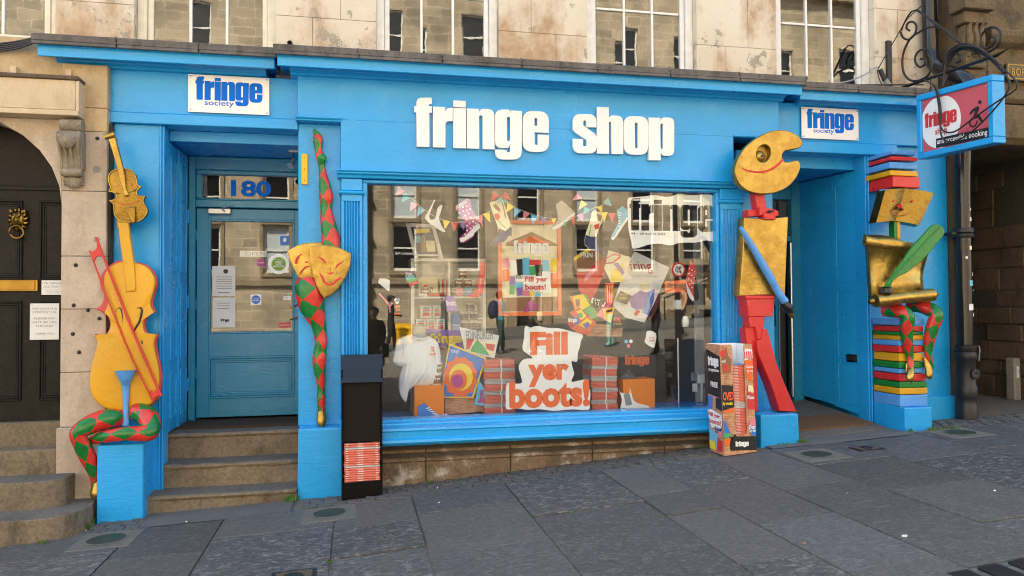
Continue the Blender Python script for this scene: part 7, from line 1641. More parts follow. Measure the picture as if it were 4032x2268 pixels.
# loose cards and stickers on the glass
def gcard(lab, Z, pts, mat, y=GI+.004, txt=(), cat='flyer', items=(), mats=()):
    o, lp = card('flyer', lab, cat, pts, Z, y, mat, .0015)
    if items: pr(o, Z, y-.0004, items, list(mats))
    for s, m_5, a, b, kw in txt: ptext(o, s, m_5, Z, y-.0016, a, b, **kw)
    return o
gcard('rainbow banded flyer asking about theatre stuck on the glass', Za, [(478,992),(585,985),(632,1105),(545,1140)], 'ink_navy', txt=[('Thrilled', 'ink_white', (500,1000), (568,1020), dict(bold=.02)), ('by theatre?', 'ink_white', (500,1022), (585,1042), dict(bold=.02))], items=[([(500,1042),(595,1035),(608,1065),(510,1080)], 0), ([(510,1080),(608,1050),(615,1080),(525,1105)], 1), ([(525,1105),(620,1078),(632,1105),(545,1140)], 2)], mats=('ink_teal', 'ink_green', 'ink_red'))
gcard('purple flyer about dance stuck on the glass', Za, [(892,1245),(985,1228),(1020,1380),(915,1395)], 'ink_purple', txt=[('Dazzled', 'ink_white', (905,1285), (1000,1310), dict(bold=.03)), ('by dance?', 'ink_white', (910,1312), (1012,1335), dict(bold=.03))])
gcard('white napkin shaped card stuck on the left of the glass', Za, [(235,1060),(300,1058),(343,1075),(340,1180),(325,1185),(225,1100)], 'paper')
ky = thing('lanyard', 'pink lanyard with badges hanging on the left of the window', 'lanyard', (.4, .17, 1.45))
q = Za([(235,1210),(290,1270),(335,1330),(345,1400)], .17); MB().tube([(x, .17, z, .008) for x, z in q], 6, 3, flat=.3).build('strap', 'ink_pink', ky); q = Za([(370,1305),(340,1340)], .17); MB().tube([(x, .17, z, .007) for x, z in q], 6, 2, flat=.3).build('strap', 'ink_pink', ky); q = Za([(343,1375),(355,1390),(343,1405),(338,1390),(343,1375)], .17); MB().tube([(x, .17, z, .003) for x, z in q], 5, 3).build('clip', 'brass', ky)
for p_b, m_6 in (((405, 1275), 'ink_white'), ((425, 1272), 'ink_sky'), ((415, 1297), 'ink_white')):
    (x, z), = Za([p_b], GI+.004); tag(shape('button_badge', m_6, None, [disc(x, z, .016, 16)], FRONT(GI+.004), .003), 'small round button badge stuck on the left of the glass', 'badge', 'badges on the glass')
o = gcard('orange cut-out words stuck low on the left of the glass', Za, [(392,1330),(442,1326),(446,1348),(396,1352)], 'ink_orange'); ptext(o, 'yer', 'ink_orange', Za, GI+.003, (405, 1362), (450, 1388), bold=.03); ptext(o, 'boots', 'ink_orange', Za, GI+.003, (385, 1396), (450, 1424), bold=.03)
for p_b, m_6, lab in (((1037, 434), 'ink_sky', 'blue'), ((1079, 432), 'ink_white', 'white'), ((1058, 473), 'ink_pink', 'pink')):
    (x, z), = Z4([p_b], GI+.004); tag(shape('button_badge', m_6, None, [disc(x, z, .017, 18)], FRONT(GI+.004), .003), lab+' round button badge stuck on the glass below the poster fan', 'badge')
gcard('orange fringe sticker on the glass near the right pillar', Zc, [(1440,1095),(1460,1085),(1655,1075),(1650,1190),(1450,1205)], 'ink_orange', txt=[('fring', 'ink_brown', (1470,1095), (1650,1175), dict(bold=.04, spacing=.85))])
sk = thing('white_sock', 'white printed ankle sock cut-out on the glass', 'sock', (2.9, .17, 1.0)); lp = smooth_loop(Z4([(1228,340),(1300,365),(1292,460),(1275,490),(1205,445),(1212,400)], .17), 3); shape('sock', 'cotton_white', sk, [lp], FRONT(.18), .012, .003); ptext(sk, 'Fill yer', 'ink_red', Z4, .167, (1238, 395), (1285, 412), bold=.02); ptext(sk, 'boots', 'ink_red', Z4, .167, (1238, 415), (1288, 432), bold=.02)
# ---- orange framed poster
of = thing('framed_poster', 'orange framed fringe poster with collage hanging in the middle of the window', 'poster', (1.9, .45, 1.5))
Zo = zoomer(1920, 820, 3.2212); yo = .46
(x0, z1), (x1, z0) = Zo([(130, 145), (940, 1360)], yo); w = .035
for a in ((x0, x1, z0, z0+w), (x0, x1, z1-w, z1), (x0, x0+w, z0+w, z1-w), (x1-w, x1, z0+w, z1-w)): box('frame', 'ink_orange', of, a[0], a[1], yo, yo+.03, a[2], a[3], .002)
box('sheet', 'ink_cream', of, x0+w-.002, x1-w+.002, yo+.02, yo+.024, z0+w-.002, z1-w+.002, 0)
ro = random.Random(31); its = []; cm = ['ink_brown', 'ink_orange', 'ink_red', 'ink_sky', 'ink_green', 'ink_black', 'ink_white', 'ink_purple', 'ink_pink', 'ink_yellow', 'ink_magenta']
its += [([(240,430),(560,300),(890,460),(905,480),(225,480)], 0), ([(300,450),(560,350),(820,455)], 1), ([(170,1135),(890,1120),(890,1310),(170,1310)], 0)]
for (a, b, c, d, m) in ((285,660,360,850,6),(360,650,440,850,5),(440,630,530,850,3),(530,650,680,720,2),(525,740,615,850,4),(600,720,690,870,5),(690,660,770,800,3),(280,860,350,980,7),(350,860,445,930,6),(280,975,345,1090,4),(345,930,450,1010,3),(360,1010,440,1110,7),(440,1040,530,1110,8),(530,1060,600,1110,9),(590,1070,680,1120,3),(690,800,800,870,6),(180,640,270,760,8),(180,780,270,930,1),(800,640,890,800,9),(800,820,890,1010,1),(690,900,790,1080,6)): its.append((rot2([(a, b), (c, b), (c, d), (a, d)], ro.uniform(-.12, .12), (a, b)), m))
its += [([(495,1190),(560,1165),(635,1240),(610,1290),(455,1320)], 10), ([(450,850),(780,870),(765,1060),(455,1040)], 6)]
flat('print', of, FRONT(yo+.0198), [(Zo(p, yo+.02), m) for p, m in its], cm, .0003)
(a, b), (c, d) = Zo([(325, 575), (775, 580)], yo+.01); logo('ink_white', of, FRONT(yo+.008), a, c, b, .0006)
for s, p, q_ in (('Fill yer', (470, 865), (760, 950)), ('boots!', (475, 960), (740, 1035))): (a, b), (c, d) = Zo([p, q_], yo+.01); text('lettering', s, 'ink_red', of, FRONT(yo+.009), a, c, d, b, bold=.035)
(a, b), (c, d) = Zo([(350, 845), (440, 895)], yo+.01); text('lettering', 'YOU', 'ink_black', of, FRONT(yo+.009), a, c, d, b, bold=.02)
# ---- fan of posters on the right
yp = .55
def poster(lab, Z, pts, mat, items=(), mats=(), txt=(), dy=0.0):
    o, lp = card('poster', lab, 'poster', pts, Z, yp+dy, mat)
    if items: pr(o, Z, yp+dy-.0004, items, list(mats))
    for s, m_5, a, b, kw in txt: ptext(o, s, m_5, Z, yp+dy-.003, a, b, **kw)
    return o
poster('brown poster with yellow band and tilted FRINGE lettering', Zc, [(520,870),(700,745),(835,840),(640,1000),(560,990)], 'ink_brown', [([(528,850),(690,745),(720,762),(545,880)], 0)], ['ink_yellow'], [('FRIN', 'ink_white', (600,800), (720,850), dict(bold=.03))], .00)
poster('big red poster with curling pale figure', Zc, [(560,1000),(820,840),(840,1000),(745,1210),(700,1290),(585,1180)], 'ink_red', [([(640,1040),(700,980),(760,940),(740,1000),(680,1060),(640,1090)], 0)], ['ink_pink'], dy=.012)
poster('cream poster with red oval and yellow jester', Zc, [(880,775),(1112,852),(1020,1090),(905,1100),(838,960)], 'ink_cream', [([(845,860),(930,810),(1000,820),(1005,850),(930,905),(850,915)], 1), ([(860,862),(930,825),(990,832),(925,890),(862,900)], 2), ([(905,1000),(1030,900),(1025,1085),(905,1095)], 0), ([(930,910),(975,900),(1040,1000),(1020,1035)], 3)], ['ink_yellow', 'ink_red', 'ink_cream', 'ink_purple'], dy=-.012)
poster('red and yellow striped trouser poster', Zc, [(845,1105),(938,1105),(930,1312),(868,1330),(850,1280)], 'ink_red', [([(862+24*k,1130),(872+24*k,1130),(876+20*k,1300),(866+20*k,1300)], 0) for k in range(3)], ['ink_yellow'], dy=-.02)
poster('large pale grey poster with red script and 1993', Zc, [(1140,788),(1492,950),(1335,1310),(1240,1500),(1050,1450),(920,1330),(1010,1060)], 'paper', [([(1190,1130),(1230,1095),(1285,1110),(1285,1170),(1230,1190),(1195,1170)], 0), ([(1090,1250),(1195,1180),(1260,1200),(1235,1370),(1150,1370),(1105,1340)], 1), ([(1235,1330),(1260,1200),(1345,1160),(1330,1290),(1280,1430),(1215,1400)], 2), ([(1130,1420),(1160,1370),(1200,1385),(1160,1440)], 3)], ['ink_cream', 'ink_purple', 'ink_blue', 'ink_red'], [('fring', 'ink_red', (1110,880), (1330,1010), dict(bold=.0, shear=-.3))], dy=.02)
ptext(bpy.data.objects[-1] if False else of, '1993', 'ink_red', Z4, yp+.014, (1090, 245), (1215, 320), bold=.0) if False else None
poster('dark flyer about exhibitions with yellow words', Zc, [(1000,1180),(1125,1240),(1055,1320),(953,1275)], 'ink_black', txt=[('Enticed by', 'ink_yellow', (995,1205), (1070,1235), dict(bold=.0)), ('Exhibitions?', 'ink_yellow', (985,1240), (1065,1265), dict(bold=.0))], dy=-.025)
poster('orange poster with dark flower figure', Zc, [(493,1240),(622,1214),(700,1330),(560,1400)], 'ink_yellow', [([(545,1265),(590,1262),(600,1330),(560,1345)], 0), ([(495,1245),(520,1240),(560,1390),(550,1395)], 1)], ['ink_brown', 'ink_orange'], dy=-.01)
poster('green patterned poster behind the orange one', Zc, [(615,1208),(660,1230),(785,1440),(700,1470),(560,1390)], 'ink_green', dy=.004)
poster('white fringe strip label across the poster fan', Zc, [(715,1250),(855,1300),(828,1346),(703,1300)], 'ink_white', txt=[('fringe', 'ink_black', (722,1262), (838,1338), dict(bold=.04, spacing=.85))], dy=-.03)
poster('red and yellow floral poster at the foot of the fan', Z4, [(540,180),(622,128),(725,222),(640,275)], 'ink_red', [([(600,170),(640,150),(690,210),(640,250)], 0), ([(610,190),(650,180),(660,220),(625,230)], 1)], ['ink_yellow', 'ink_green'], dy=-.028)
poster('blue and red programme with white fringe word', Z4, [(516,262),(602,212),(655,300),(562,335)], 'ink_red', [([(560,240),(602,212),(655,300),(600,315)], 0)], ['ink_blue'], [('fringe', 'ink_white', (528,225), (605,275), dict(bold=.04, spacing=.85, shear=.0))], dy=-.034)
poster('orange and yellow programme with small collage', Z4, [(560,318),(700,216),(772,262),(708,382),(600,350)], 'ink_orange', [([(620,290),(690,230),(740,260),(700,330)], 0), ([(655,285),(700,260),(725,290),(690,330)], 1)], ['ink_yellow', 'ink_purple'], dy=-.04)
poster('pink and yellow shirt shaped poster', Z4, [(770,200),(840,130),(938,128),(905,275),(830,230)], 'ink_pink', [([(830,150),(935,132),(902,270),(850,230)], 0), ([(860,160),(920,150),(915,170),(862,182)], 1)], ['ink_yellow', 'ink_black'], dy=-.016)
poster('dark moved by music poster with orange words', Z4, [(918,200),(996,188),(1014,312),(920,324)], 'ink_black', txt=[('MOVED', 'ink_orange', (925,225), (995,265), dict(bold=.03, spacing=.8)), ('by music', 'ink_yellow', (925,272), (1000,288), dict(bold=.02))], dy=-.036)
poster('brick patterned paper strip below the posters', Z4, [(690,268),(1012,300),(1000,392),(690,388)], 'brick_print', dy=.03)
# ---- t-shirt on a bust
ts = thing('t_shirt_bust', 'white printed t-shirt on a linen tailor bust', 'mannequin', (.62, .4, .95)); yt = .42
def mp(pts, y): return [(x, y, z) for x, z in Z3(pts, y)]
q = mp([(562,420),(560,390),(560,350),(560,310),(562,290)], yt); MB().tube([(*p, r) for p, r in zip(q, (.085, .072, .062, .064, .066))], 18, 3).build('neck_form', 'linen', ts, smooth=True)
q = mp([(562,292),(562,286)], yt); MB().tube([(*p, r) for p, r in zip(q, (.062, .05))], 18, 1).build('neck_cap', 'cable', ts, smooth=True)
tee = [(492,374),(440,392),(398,410),(370,432),(352,500),(340,560),(330,612),(360,640),(396,656),(412,610),(428,560),(424,640),(404,700),(388,770),(385,840),(398,915),(445,972),(452,905),(478,862),(520,832),(590,828),(650,820),(705,790),(738,700),(750,620),(748,540),(735,470),(714,432),(680,408),(642,390),(620,404),(566,412),(512,396)]
o = dome('t_shirt', 'cotton_white', ts, smooth_loop(Z3(tee, yt-.10), 3, (0, 6, 8, 10, 29)), yt+.06, .13, .05)
for pts in ([(424,430),(432,500),(430,570)], [(700,470),(712,540),(722,620)], [(600,640),(560,740),(500,820)], [(640,600),(620,720),(560,810)], [(470,560),(450,680),(425,800)]):
    q = Z3(pts, yt-.115); MB().tube([(x, yt-.112, z, r) for (x, z), r in zip(q, (.004, .012, .006))], 8, 4, flat=.6).build('fold', 'cotton_white', ts, smooth=True)
q = Z3([(490,374),(512,398),(566,414),(620,406),(642,390)], yt-.10); MB().tube([(x, yt-.10, z, .008) for x, z in q], 8, 4).build('collar', 'cotton_white', ts, smooth=True)
for s, a, b in (('Fill', (660, 478), (690, 502)), ('yer', (665, 506), (695, 528)), ('boots!', (652, 530), (703, 553))): ptext(ts, s, 'ink_orange', Z3, yt-.122, a, b, bold=.04)
# ---- orange display boxes
ob1 = thing('orange_box', 'orange display cube carrying two mugs under the t-shirt', 'display box', (.7, .4, .56)); (x0, z1), (x1, z0) = Z3([(550, 825), (778, 1130)], .30)
box('cube', 'orange_box', ob1, x0-.035, x1, .30, .62, .556, z1, .003)
mug(Z3([(710, 780)], .38)[0][0], .38, z1, .044, .10, 'lower white mug with collage print on the orange cube', band='ink_brown', hand=-1, txt='Fill yer'); mug(Z3([(722, 700)], .38)[0][0], .38, z1+.102, .042, .098, 'upper white mug with collage print on the orange cube', band='ink_brown', hand=-1, txt='Fill yer')
sn = [(546,1000),(575,992),(603,974),(640,1010),(690,1050),(730,1072),(798,1068),(813,1090),(775,1118),(640,1124),(550,1130)]
cutout('blue high top sneaker cut-out leaning on the orange cube', Z3, .27, sn, 'ink_blue', [([(550,1118),(640,1112),(740,1080),(798,1068),(813,1090),(775,1118),(640,1126),(550,1131)], 'ink_white')]+[([(618+18*k,1018+14*k),(650+20*k,1010+16*k),(652+20*k,1018+16*k),(622+18*k,1026+14*k)], 'ink_white') for k in range(6)], corners=(0, 8, 10))
ob2 = thing('orange_box', 'orange display cube behind the white ankle boot', 'display box', (2.9, .45, .56)); (x0, z1), (x1, z0) = Z4([(1012, 768), (1292, 1040)], .36)
box('cube', 'orange_box', ob2, x0, x1, .36, .62, .556, z1, .003)
cutout('white ankle boot cut-out with dark elastic leaning on the orange cube', Z4, .30, [(974,853),(990,882),(1030,890),(1066,885),(1070,843),(1080,870),(1102,945),(1140,975),(1235,1000),(1252,1020),(1190,1042),(1000,1032),(1002,950)], 'ink_white', [([(1015,893),(1065,888),(1092,988),(1035,998)], 'ink_grey'), ([(1000,1018),(1190,1030),(1252,1018),(1190,1044),(1000,1034)], 'ink_grey')], corners=(0, 4, 9))
# leaning posters, left
def lean_p(lab, pts, y, mat, items=(), mats=(), txt=()):
    o, lp = card('poster', lab, 'poster', pts, Z3, y, mat)
    if items: pr(o, Z3, y-.0004, items, list(mats))
    for s, m_5, a, b, kw in txt: ptext(o, s, m_5, Z3, y-.006, a, b, **kw)
circ = lambda cx, cy, rx, ry, n=18: [(cx+rx*math.cos(2*math.pi*k/n), cy+ry*math.sin(2*math.pi*k/n)) for k in range(n)]
lean_p('blue poster with a big orange sunburst and open mouth shape', [(822,448),(1150,580),(1035,928),(750,930),(775,700)], .42, 'ink_yellow', [([(830,470),(1132,585),(1022,918),(765,918),(785,700)], 0), ([(920+(135+22*(k % 2))*math.cos(k*math.pi/12)*1.0, 745+(165+22*(k % 2))*math.sin(k*math.pi/12)) for k in range(24)], 1), (circ(925, 745, 105, 120), 2), (circ(905, 770, 75, 90), 1), (circ(893, 780, 52, 58), 3)], ['ink_blue', 'ink_orange', 'ink_yellow', 'ink_magenta'], [('fringe', 'ink_white', (835, 500), (910, 545), dict(bold=.0))])
lean_p('white poster headed EDINBURGH with a red map scene', [(912,308),(1262,382),(1218,582),(960,520)], .50, 'paper', [([(970,400),(1230,445),(1200,560),(965,505)], 0), ([(1020,480),(1070,420),(1120,470),(1180,560),(1010,520)], 1), ([(975,405),(1040,415),(1000,500),(970,500)], 2), ([(1140,450),(1225,460),(1210,520),(1150,500)], 3)], ['ink_cream', 'ink_green', 'ink_red', 'ink_red'], [('EDINBURGH', 'ink_grey', (968, 340), (1205, 415), dict(bold=.01))])
lean_p('purple poster with large yellow fringe lettering', [(618,322),(968,342),(950,560),(640,520)], .62, 'ink_purple', [([(740,480),(810,470),(790,560),(735,550)], 0)], ['ink_brown'], [('fringe', 'ink_yellow', (640, 360), (935, 470), dict(bold=.05, spacing=.85))])
lean_p('torn brick patterned paper strip behind the sunburst poster', [(780,938),(900,925),(1130,905),(1128,1045),(1000,1060),(785,1072)], .45, 'brick_print')
lean_p('small pale blue poster of a girl in a red dress', [(1085,772),(1135,850),(1140,1000),(1040,992)], .40, 'ink_sky', [([(1090,880),(1120,880),(1110,920),(1125,970),(1065,975),(1095,920)], 0), ([(1088,862),(1118,858),(1122,890),(1092,892)], 1)], ['ink_magenta', 'ink_purple'])
# ---- tied bundles of magazines
def bundle(x0, x1, y0, z0, n, k0, lab, jog, spine):
    h = .0125; t = thing('magazine_bundle', lab, 'magazine bundle', ((x0+x1)/2, y0+.12, z0), 'tied bundles of programmes')
    for i in range(n):
        j = rk.uniform(-.004, .004); z = z0+i*h
        MB().box(x0+jog+j, x1+jog+j, y0+rk.uniform(0, .005), y0+.29, z+.0005, z+h-.0008).build('magazine', 'spine_orange' if spine else 'page_edge', t, .002)
    xs_ = x0+jog+(x1-x0)*.55; zt2 = z0+n*h
    mb = MB(); mb.box(xs_-.006, xs_+.006, y0-.004, y0-.001, z0+.001, zt2+.001).box(xs_-.006, xs_+.006, y0-.004, y0+.29, zt2+.0003, zt2+.0018); mb.build('strap', 'paper', t)
    return zt2
def stack(x0, x1, y0, ztop, where):
    ns = []; z = .556; i = 0; words = ['lowest', 'second', 'third', 'fourth', 'fifth', 'sixth', 'seventh', 'eighth', 'ninth', 'tenth', 'eleventh', 'twelfth']
    while z < ztop-.02:
        n = min((5, 3, 6, 3, 5, 4, 5, 3, 6, 3)[i % 10], max(1, int((ztop-z)/.0125))); z = bundle(x0, x1, y0, z+.0008, n, i, words[i]+' '+('orange spined' if i % 2 == 0 else 'grey edged')+' bundle from the bottom in the stack '+where, rk.uniform(-.008, .008), i % 2 == 0); i += 1
    return z
(x0, z1), (x1, _) = Z3([(1130, 590), (1412, 1090)], .36); zt3 = stack(x0, x1-.01, .36, z1, 'left of the slogan')
(x0, z1), (x1, _) = Z4([(735, 575), (965, 1040)], .36); zt4 = stack(x0, x1, .36, z1, 'right of the slogan')
tpb = tag(box('magazine', 'ink_red', None, x0-.05, x0+.10, .40, .60, zt4+.003, zt4+.018, .002), 'loose glossy programme lying on top of the right hand stack', 'magazine'); flat('cover_print', tpb, (Vector((x0-.05, .40, zt4+.0181)), Vector((1, 0, 0)), Vector((0, 1, 0)), Vector((0, 0, 1))), [(rot2(rect(.02*k, .02*k+.04, .02+.03*(k % 3), .05+.03*(k % 3)), .3*k, (.02*k, .05)), k % 3) for k in range(6)], ['ink_blue', 'ink_white', 'ink_teal'], .0001)
# ---- dark board with orange logo, pole, socket
bo = thing('black_board', 'black easel board with orange fringe lettering', 'board', (2.9, .6, .9)); (x0, z1), (x1, z0) = Z4([(975, 545), (1300, 800)], .66)
box('board', 'ink_black', bo, x0, x1, .66, .675, .62, z1, .002); (a, b), (c, d) = Z4([(1027, 640), (1242, 640)], .655); logo('ink_orange', bo, FRONT(.6595), a, c, b, .001)
pb = thing('plastic_bag', 'crumpled clear grey plastic wrap lying on the orange cube', 'wrapper', (2.95, .5, .95))
mb = MB(); rr = random.Random(4); n = 7; cxb, czb = Z4([(1050, 725)], .5)[0]; czb = ob2.children[0].data.vertices[0].co.z if False else czb
gpts = [[(cxb-.10+.2*i/n, .42+.14*j/n, czb-.03+rr.uniform(0, .05)*math.sin(math.pi*i/n)*math.sin(math.pi*j/n)*2) for j in range(n+1)] for i in range(n+1)]
for i in range(n):
    for j in range(n): mb.quad(gpts[i][j], gpts[i+1][j], gpts[i+1][j+1], gpts[i][j+1])
mb.build('film', 'room_grey', pb, smooth=True)
sp_ = thing('steel_pole', 'thin steel pole standing at the right of the display window', 'pole', (3.1, .42, .56)); (xp, zp), = Z4([(1492, 405)], .42)
MB().lathe([(.03, .556), (.03, .562), (.010, .57), (.010, zp)], (xp, .42, 0), seg=12).build('pole', 'steel', sp_, smooth=True)
pw = thing('partition', 'pale grey partition wall with power sockets at the right of the window', 'partition', (3.4, .7, .56)); (x0, z1), (x1, z0) = Z4([(1645, 405), (1792, 900)], .70)
box('panel', 'wall_pale', pw, x0, 3.53, .70, .73, .556, 2.55, .003); box('skirting', 'wall_pale', pw, x0-.01, 3.53, .685, .699, .556, .70, .003)
for a, b, m_7 in (((1620, 712), (1690, 780), 'alu'), ((1672, 725), (1732, 800), 'sign_white'), ((1630, 805), (1668, 875), 'sign_white')): (x0, z1), (x1, z0) = Z4([a, b], .66); box('socket', m_7, pw, x0, x1, .665 if m_7 == 'sign_white' else .68, .699, z0, z1, .003)
(xa, za2), (xb, zb_2) = Z4([(1703, 800), (1703, 985)], .68); MB().tube([(xa, .685, za2, .011), (xa, .685, .57, .011)], 8, 1).build('conduit', 'paper', pw); MB().tube([(xa-.005, .67, .62, .004), (xa-.04, .6, .575, .004), (xa-.09, .5, .562, .004), (xa-.13, .55, .562, .004)], 6, 4).build('cord', 'sign_white', pw)
# ================================================================ PEOPLE ACROSS THE STREET (seen mirrored in the window)
def person(label, x, y, z0, h, face, pose, cols, hair='hair_dark', extras=()):
    """one skinned body; joints in units of height; face: heading angle of the body (0 = looks along +y)"""
    top, legs, shoes = cols
    J = {'pelvis': (0, 0, .53, .075), 'waist': (0, .0, .60, .072), 'chest': (0, .005, .72, .085), 'neck0': (0, .0, .815, .045), 'neck': (0, .008, .845, .030), 'head': (0, .018, .905, .052), 'crown': (0, .012, .955, .044)}
    st = pose.get('stride', .05)
    for s, n in ((-1, 'l'), (1, 'r')):
        f = st*s
        J['hip'+n] = (s*.05, 0, .50, .062); J['knee'+n] = (s*.055, f*.8+.02, .275, .043); J['ankle'+n] = (s*.055, f*1.5-.01, .05, .027); J['toe'+n] = (s*.06, f*1.5+.075, .018, .022)
        J['sh'+n] = (s*.105, 0, .79, .042)
        a = pose.get('arm'+n, (.03, .0)); 
        J['el'+n] = (s*.135, a[0]*.6, .64, .031); J['wr'+n] = (s*(.13-a[1]), a[0]*2.2+.02, .50+pose.get('lift'+n, 0), .021); J['ha'+n] = (s*(.125-a[1]*1.3), a[0]*2.6+.04, .46+pose.get('lift'+n, 0)*1.1, .022)
    names = list(J); idx = {n: i for i, n in enumerate(names)}
    E_ = [('pelvis','waist'),('waist','chest'),('chest','neck0'),('neck0','neck'),('neck','head'),('head','crown')]
    for n in 'lr': E_ += [('pelvis','hip'+n),('hip'+n,'knee'+n),('knee'+n,'ankle'+n),('ankle'+n,'toe'+n),('chest','sh'+n),('sh'+n,'el'+n),('el'+n,'wr'+n),('wr'+n,'ha'+n)]
    me = bpy.data.meshes.new('body'); me.from_pydata([tuple(c*h for c in J[n][:3]) for n in names], [(idx[a], idx[b]) for a, b in E_], [])
    ob_ = bpy.data.objects.new('body', me); link(ob_)
    md = ob_.modifiers.new('skin', 'SKIN'); md.use_smooth_shade = True
    for i, n in enumerate(names): me.skin_vertices[0].data[i].radius = (J[n][3]*h, J[n][3]*h*(.75 if n in ('pelvis', 'waist', 'chest') else 1.0))
    me.skin_vertices[0].data[0].use_root = True
    ss = ob_.modifiers.new('sub', 'SUBSURF'); ss.levels = 1; ss.render_levels = 1
    dg = bpy.context.evaluated_depsgraph_get(); me2 = bpy.data.meshes.new_from_object(ob_.evaluated_get(dg)); bpy.data.objects.remove(ob_)
    ml = ['skin', top, legs, shoes]
    me2.materials.clear()
    for m in ml: me2.materials.append(M[m])
    for p in me2.polygons:
        c = p.center/h; arm = abs(c.x) > .095 and c.z > .4
        if arm: hp = Vector(J['ha'+('l' if c.x < 0 else 'r')][:3]); p.material_index = 0 if (c-hp).length < .035 else 1
        else: p.material_index = 3 if c.z < .045 else 2 if c.z < .53 else 1 if c.z < .825 else 0
        p.use_smooth = True
    t = thing('person', label, 'person', (x, y, z0)); Rm = Matrix.Rotation(face, 4, 'Z')
    o = bpy.data.objects.new('body', me2); link(o); o.parent = t
    me2.transform(Rm)
    def part(nm, mb, mat):
        q = mb.build(nm, mat, None, smooth=True); q.data.transform(Rm); q.parent = t; return q
    part('hair', MB().tube([(0, -.018*h, .855*h, .030*h), (0, -.012*h, .905*h, .056*h), (0, .0, .945*h, .054*h), (0, .006*h, .975*h, .018*h)], 12, 4), hair)
    part('nose', MB().tube([(0, .068*h, .905*h, .006*h), (0, .078*h, .893*h, .009*h), (0, .068*h, .888*h, .006*h)], 6, 2), 'skin')
    for nm, mb, mat in extras: part(nm, mb, mat)
    return t
def gp(x, y): return gfar(x, y) if y > -17 else gfar(x, -17)+.15
h = 1.74
person('dark clad man in a black cap looking at his phone, reflected far left', 1.05, -16.6, gp(1.05, -16.6), 1.78, R(-80), dict(stride=.04, liftl=.13, armr=(.05, .05), arml=(.06, .06), liftr=.13), ('cloth_black', 'cloth_black', 'cloth_black'), 'cloth_black', [('cap_peak', MB().tube([(0, .04, .945*1.78, .05), (0, .13, .93*1.78, .035)], 10, 2, ), 'cloth_black')])
person('person in a long black coat with a shoulder bag, reflected beside the left pilaster', .35, -8.6, gp(.35, -8.6), 1.68, R(20), dict(stride=.02), ('cloth_black', 'cloth_black', 'cloth_black'), 'cloth_black', [('coat', MB().tube([(0, 0, .45, .22), (0, 0, .85, .20), (0, 0, 1.2, .19), (0, 0, 1.36, .1)], 14, 3), 'cloth_black'), ('bag', MB().tube([(.2, .02, .62, .11), (.2, .02, .78, .13), (.2, .02, .9, .08)], 10, 2), 'cloth_black')])
person('woman in a teal jacket with a dark rucksack, reflected in the middle of the window', 3.75, -12.8, gp(3.75, -12.8), 1.72, R(-100), dict(stride=.05, arml=(.05, .02), liftl=.12), ('cloth_teal', 'cloth_dark_teal', 'cloth_grey'), 'hair_dark', [('rucksack', MB().tube([(0, -.17, .95, .10), (0, -.20, 1.12, .15), (0, -.18, 1.32, .12), (0, -.13, 1.4, .05)], 12, 3), 'cloth_navy')])
person('person in an olive jacket carrying a pale bag, reflected beside the woman in teal', 4.55, -12.4, gp(4.55, -12.4), 1.70, R(-60), dict(stride=.04), ('cloth_olive', 'cloth_black', 'shoe_white'), 'hair_dark', [('bag', MB().tube([(.15, .12, .85, .10), (.15, .12, 1.0, .12), (.15, .12, 1.08, .06)], 10, 2), 'ink_cream')])
person('person in a pink top and pale aqua trousers with blue shoes, reflected by the posters', 6.75, -12.6, gp(6.75, -12.6), 1.70, R(95), dict(stride=.03, armr=(.05, .03), liftr=.15), ('cloth_pink', 'cloth_aqua', 'shoe_blue'))
person('man in a dark maroon jacket and grey shoes, reflected at the right of the window', 6.95, -9.9, gp(6.95, -9.9), 1.80, R(100), dict(stride=.02), ('cloth_maroon', 'cloth_black', 'cloth_grey'), 'cloth_navy')
person('woman in a striped orange jumper carrying a white shopping bag, reflected near the far doorway', 9.55, -14.2, gp(9.55, -14.2), 1.66, R(70), dict(stride=.05), ('cloth_stripe', 'cloth_maroon', 'shoe_white'), 'hair_dark', [('shopping_bag', MB().tube([(.22, .06, .30, .10), (.22, .06, .48, .12), (.22, .06, .62, .05)], 10, 2), 'ink_white')])
person('man with dark hair in a brown jacket, reflected behind the shelf mugs', 2.55, -15.5, gp(2.55, -15.5), 1.76, R(-90), dict(stride=.05), ('cloth_black', 'cloth_navy', 'cloth_grey'))

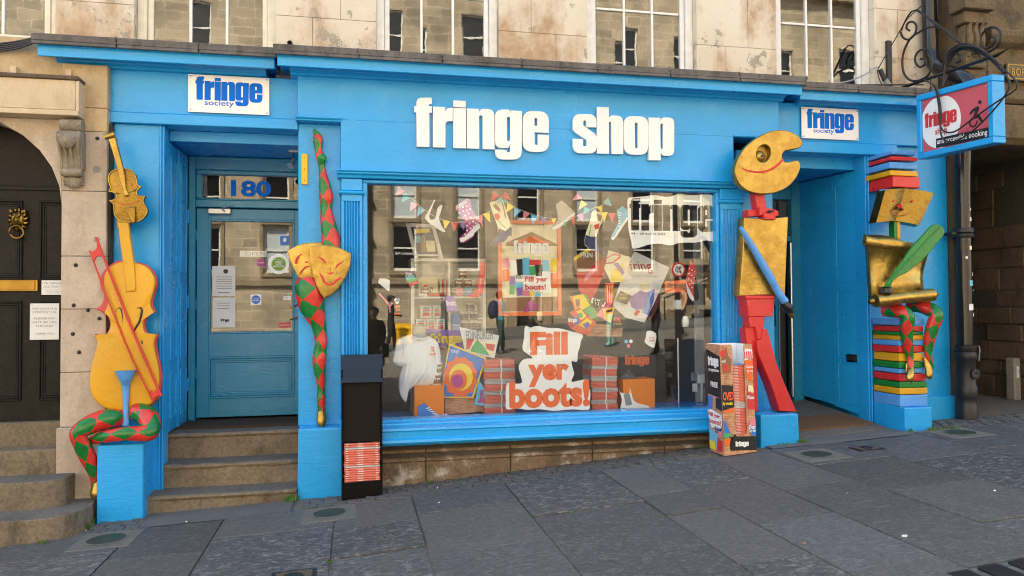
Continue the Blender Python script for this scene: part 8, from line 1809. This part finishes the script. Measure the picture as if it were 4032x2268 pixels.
# ================================================================ WEEDS AND LITTER
wd = MB(); rw = random.Random(12)
def tuft(x, y, z, n, hh, sp):
    for _ in range(n):
        a = rw.uniform(0, 6.28); r = rw.uniform(0, sp); bx, by = x+r*math.cos(a), y+r*.5*math.sin(a); l = hh*.65*rw.uniform(.4, 1.1); dx, dy = rw.uniform(-.6, .6)*l, rw.uniform(-.6, .3)*l; w = .003
        wd.quad((bx-w, by, z), (bx+w, by, z), (bx+dx*.5+w*.8, by+dy*.5, z+l*.7), (bx+dx*.5-w*.8, by+dy*.5, z+l*.7)); wd.quad((bx+dx*.5-w*.8, by+dy*.5, z+l*.7), (bx+dx*.5+w*.8, by+dy*.5, z+l*.7), (bx+dx, by+dy, z+l))
tuft(-.52, -.10, g(-.52), 60, .10, .07); tuft(-1.99, -.33, g(-1.99)-.01, 50, .09, .06); tuft(-1.99, -.22, g(-1.99), 30, .08, .05); tuft(3.99, -.31, g(3.99), 50, .06, .06); tuft(3.80, -.32, g(3.80), 24, .03, .08); tuft(5.30, -.40, g(5.3), 70, .06, .08); tuft(5.50, -.42, g(5.5), 40, .05, .09); tuft(5.10, -.34, g(5.1), 30, .05, .06); tuft(5.45, -.36, g(5.45), 30, .04, .12); tuft(.60, -.03, g(.60), 20, .04, .03); tuft(1.33, -.03, g(1.33), 16, .03, .03); tuft(3.1, -.03, g(3.1), 20, .04, .05); tuft(-2.15, -.64, g(-2.15), 24, .05, .04); tuft(-.16, -1.72, g(-.16), 20, .02, .02)
tag(wd.build('weeds', 'grass_blade'), 'small green weeds growing along the joint of wall and pavement', 'weeds', kind='stuff')
for i, (x, y, s, m, lab) in enumerate(((.62, -.72, .02, 'litter_white', 'white paper scrap on the rough slab below the window'), (.66, -.25, .012, 'litter_white', 'tiny white scrap on the setts below the window'), (3.05, -2.75, .05, 'litter_white', 'flattened white paper scrap on the dark slab'), (2.50, -2.62, .03, 'litter_brown', 'dry brown leaf lying on the dark slab'), (4.15, -2.25, .022, 'litter_white', 'small bright scrap on the far right slabs'), (3.3, -1.9, .022, 'concrete_pale', 'flat grey chewing gum spot on the slabs'), (-1.25, -.45, .02, 'litter_white', 'white scrap on the strip before the porch steps'), (-1.95, -.42, .012, 'litter_white', 'white scrap beside the cello figure plinth'), (1.05, -2.75, .02, 'concrete_pale', 'pale pebble on the slabs'), (-.62, -1.1, .02, 'concrete_pale', 'pale gum spot on the slab before the steps'))):
    rr = random.Random(i); n = 9
    lp = [(x+s*.35*rr.uniform(.5, 1.1)*math.cos(2*math.pi*k/n), y+s*.35*rr.uniform(.4, .9)*math.sin(2*math.pi*k/n)) for k in range(n)]; sl = (g(x+.1)-g(x-.1))/.2
    mb = MB(); top = [(a, b, g(x)+sl*(a-x)+.008+rr.uniform(0, .004)) for a, b in lp]; bot = [(a, b, g(x)+sl*(a-x)+.002) for a, b in lp]
    for k in range(n): mb.quad(bot[k], bot[(k+1) % n], top[(k+1) % n], top[k])
    mb.quad(*top); tag(mb.build('litter', m), lab, 'litter')
# soft drift of dust along the wall foot is left to the stone materials
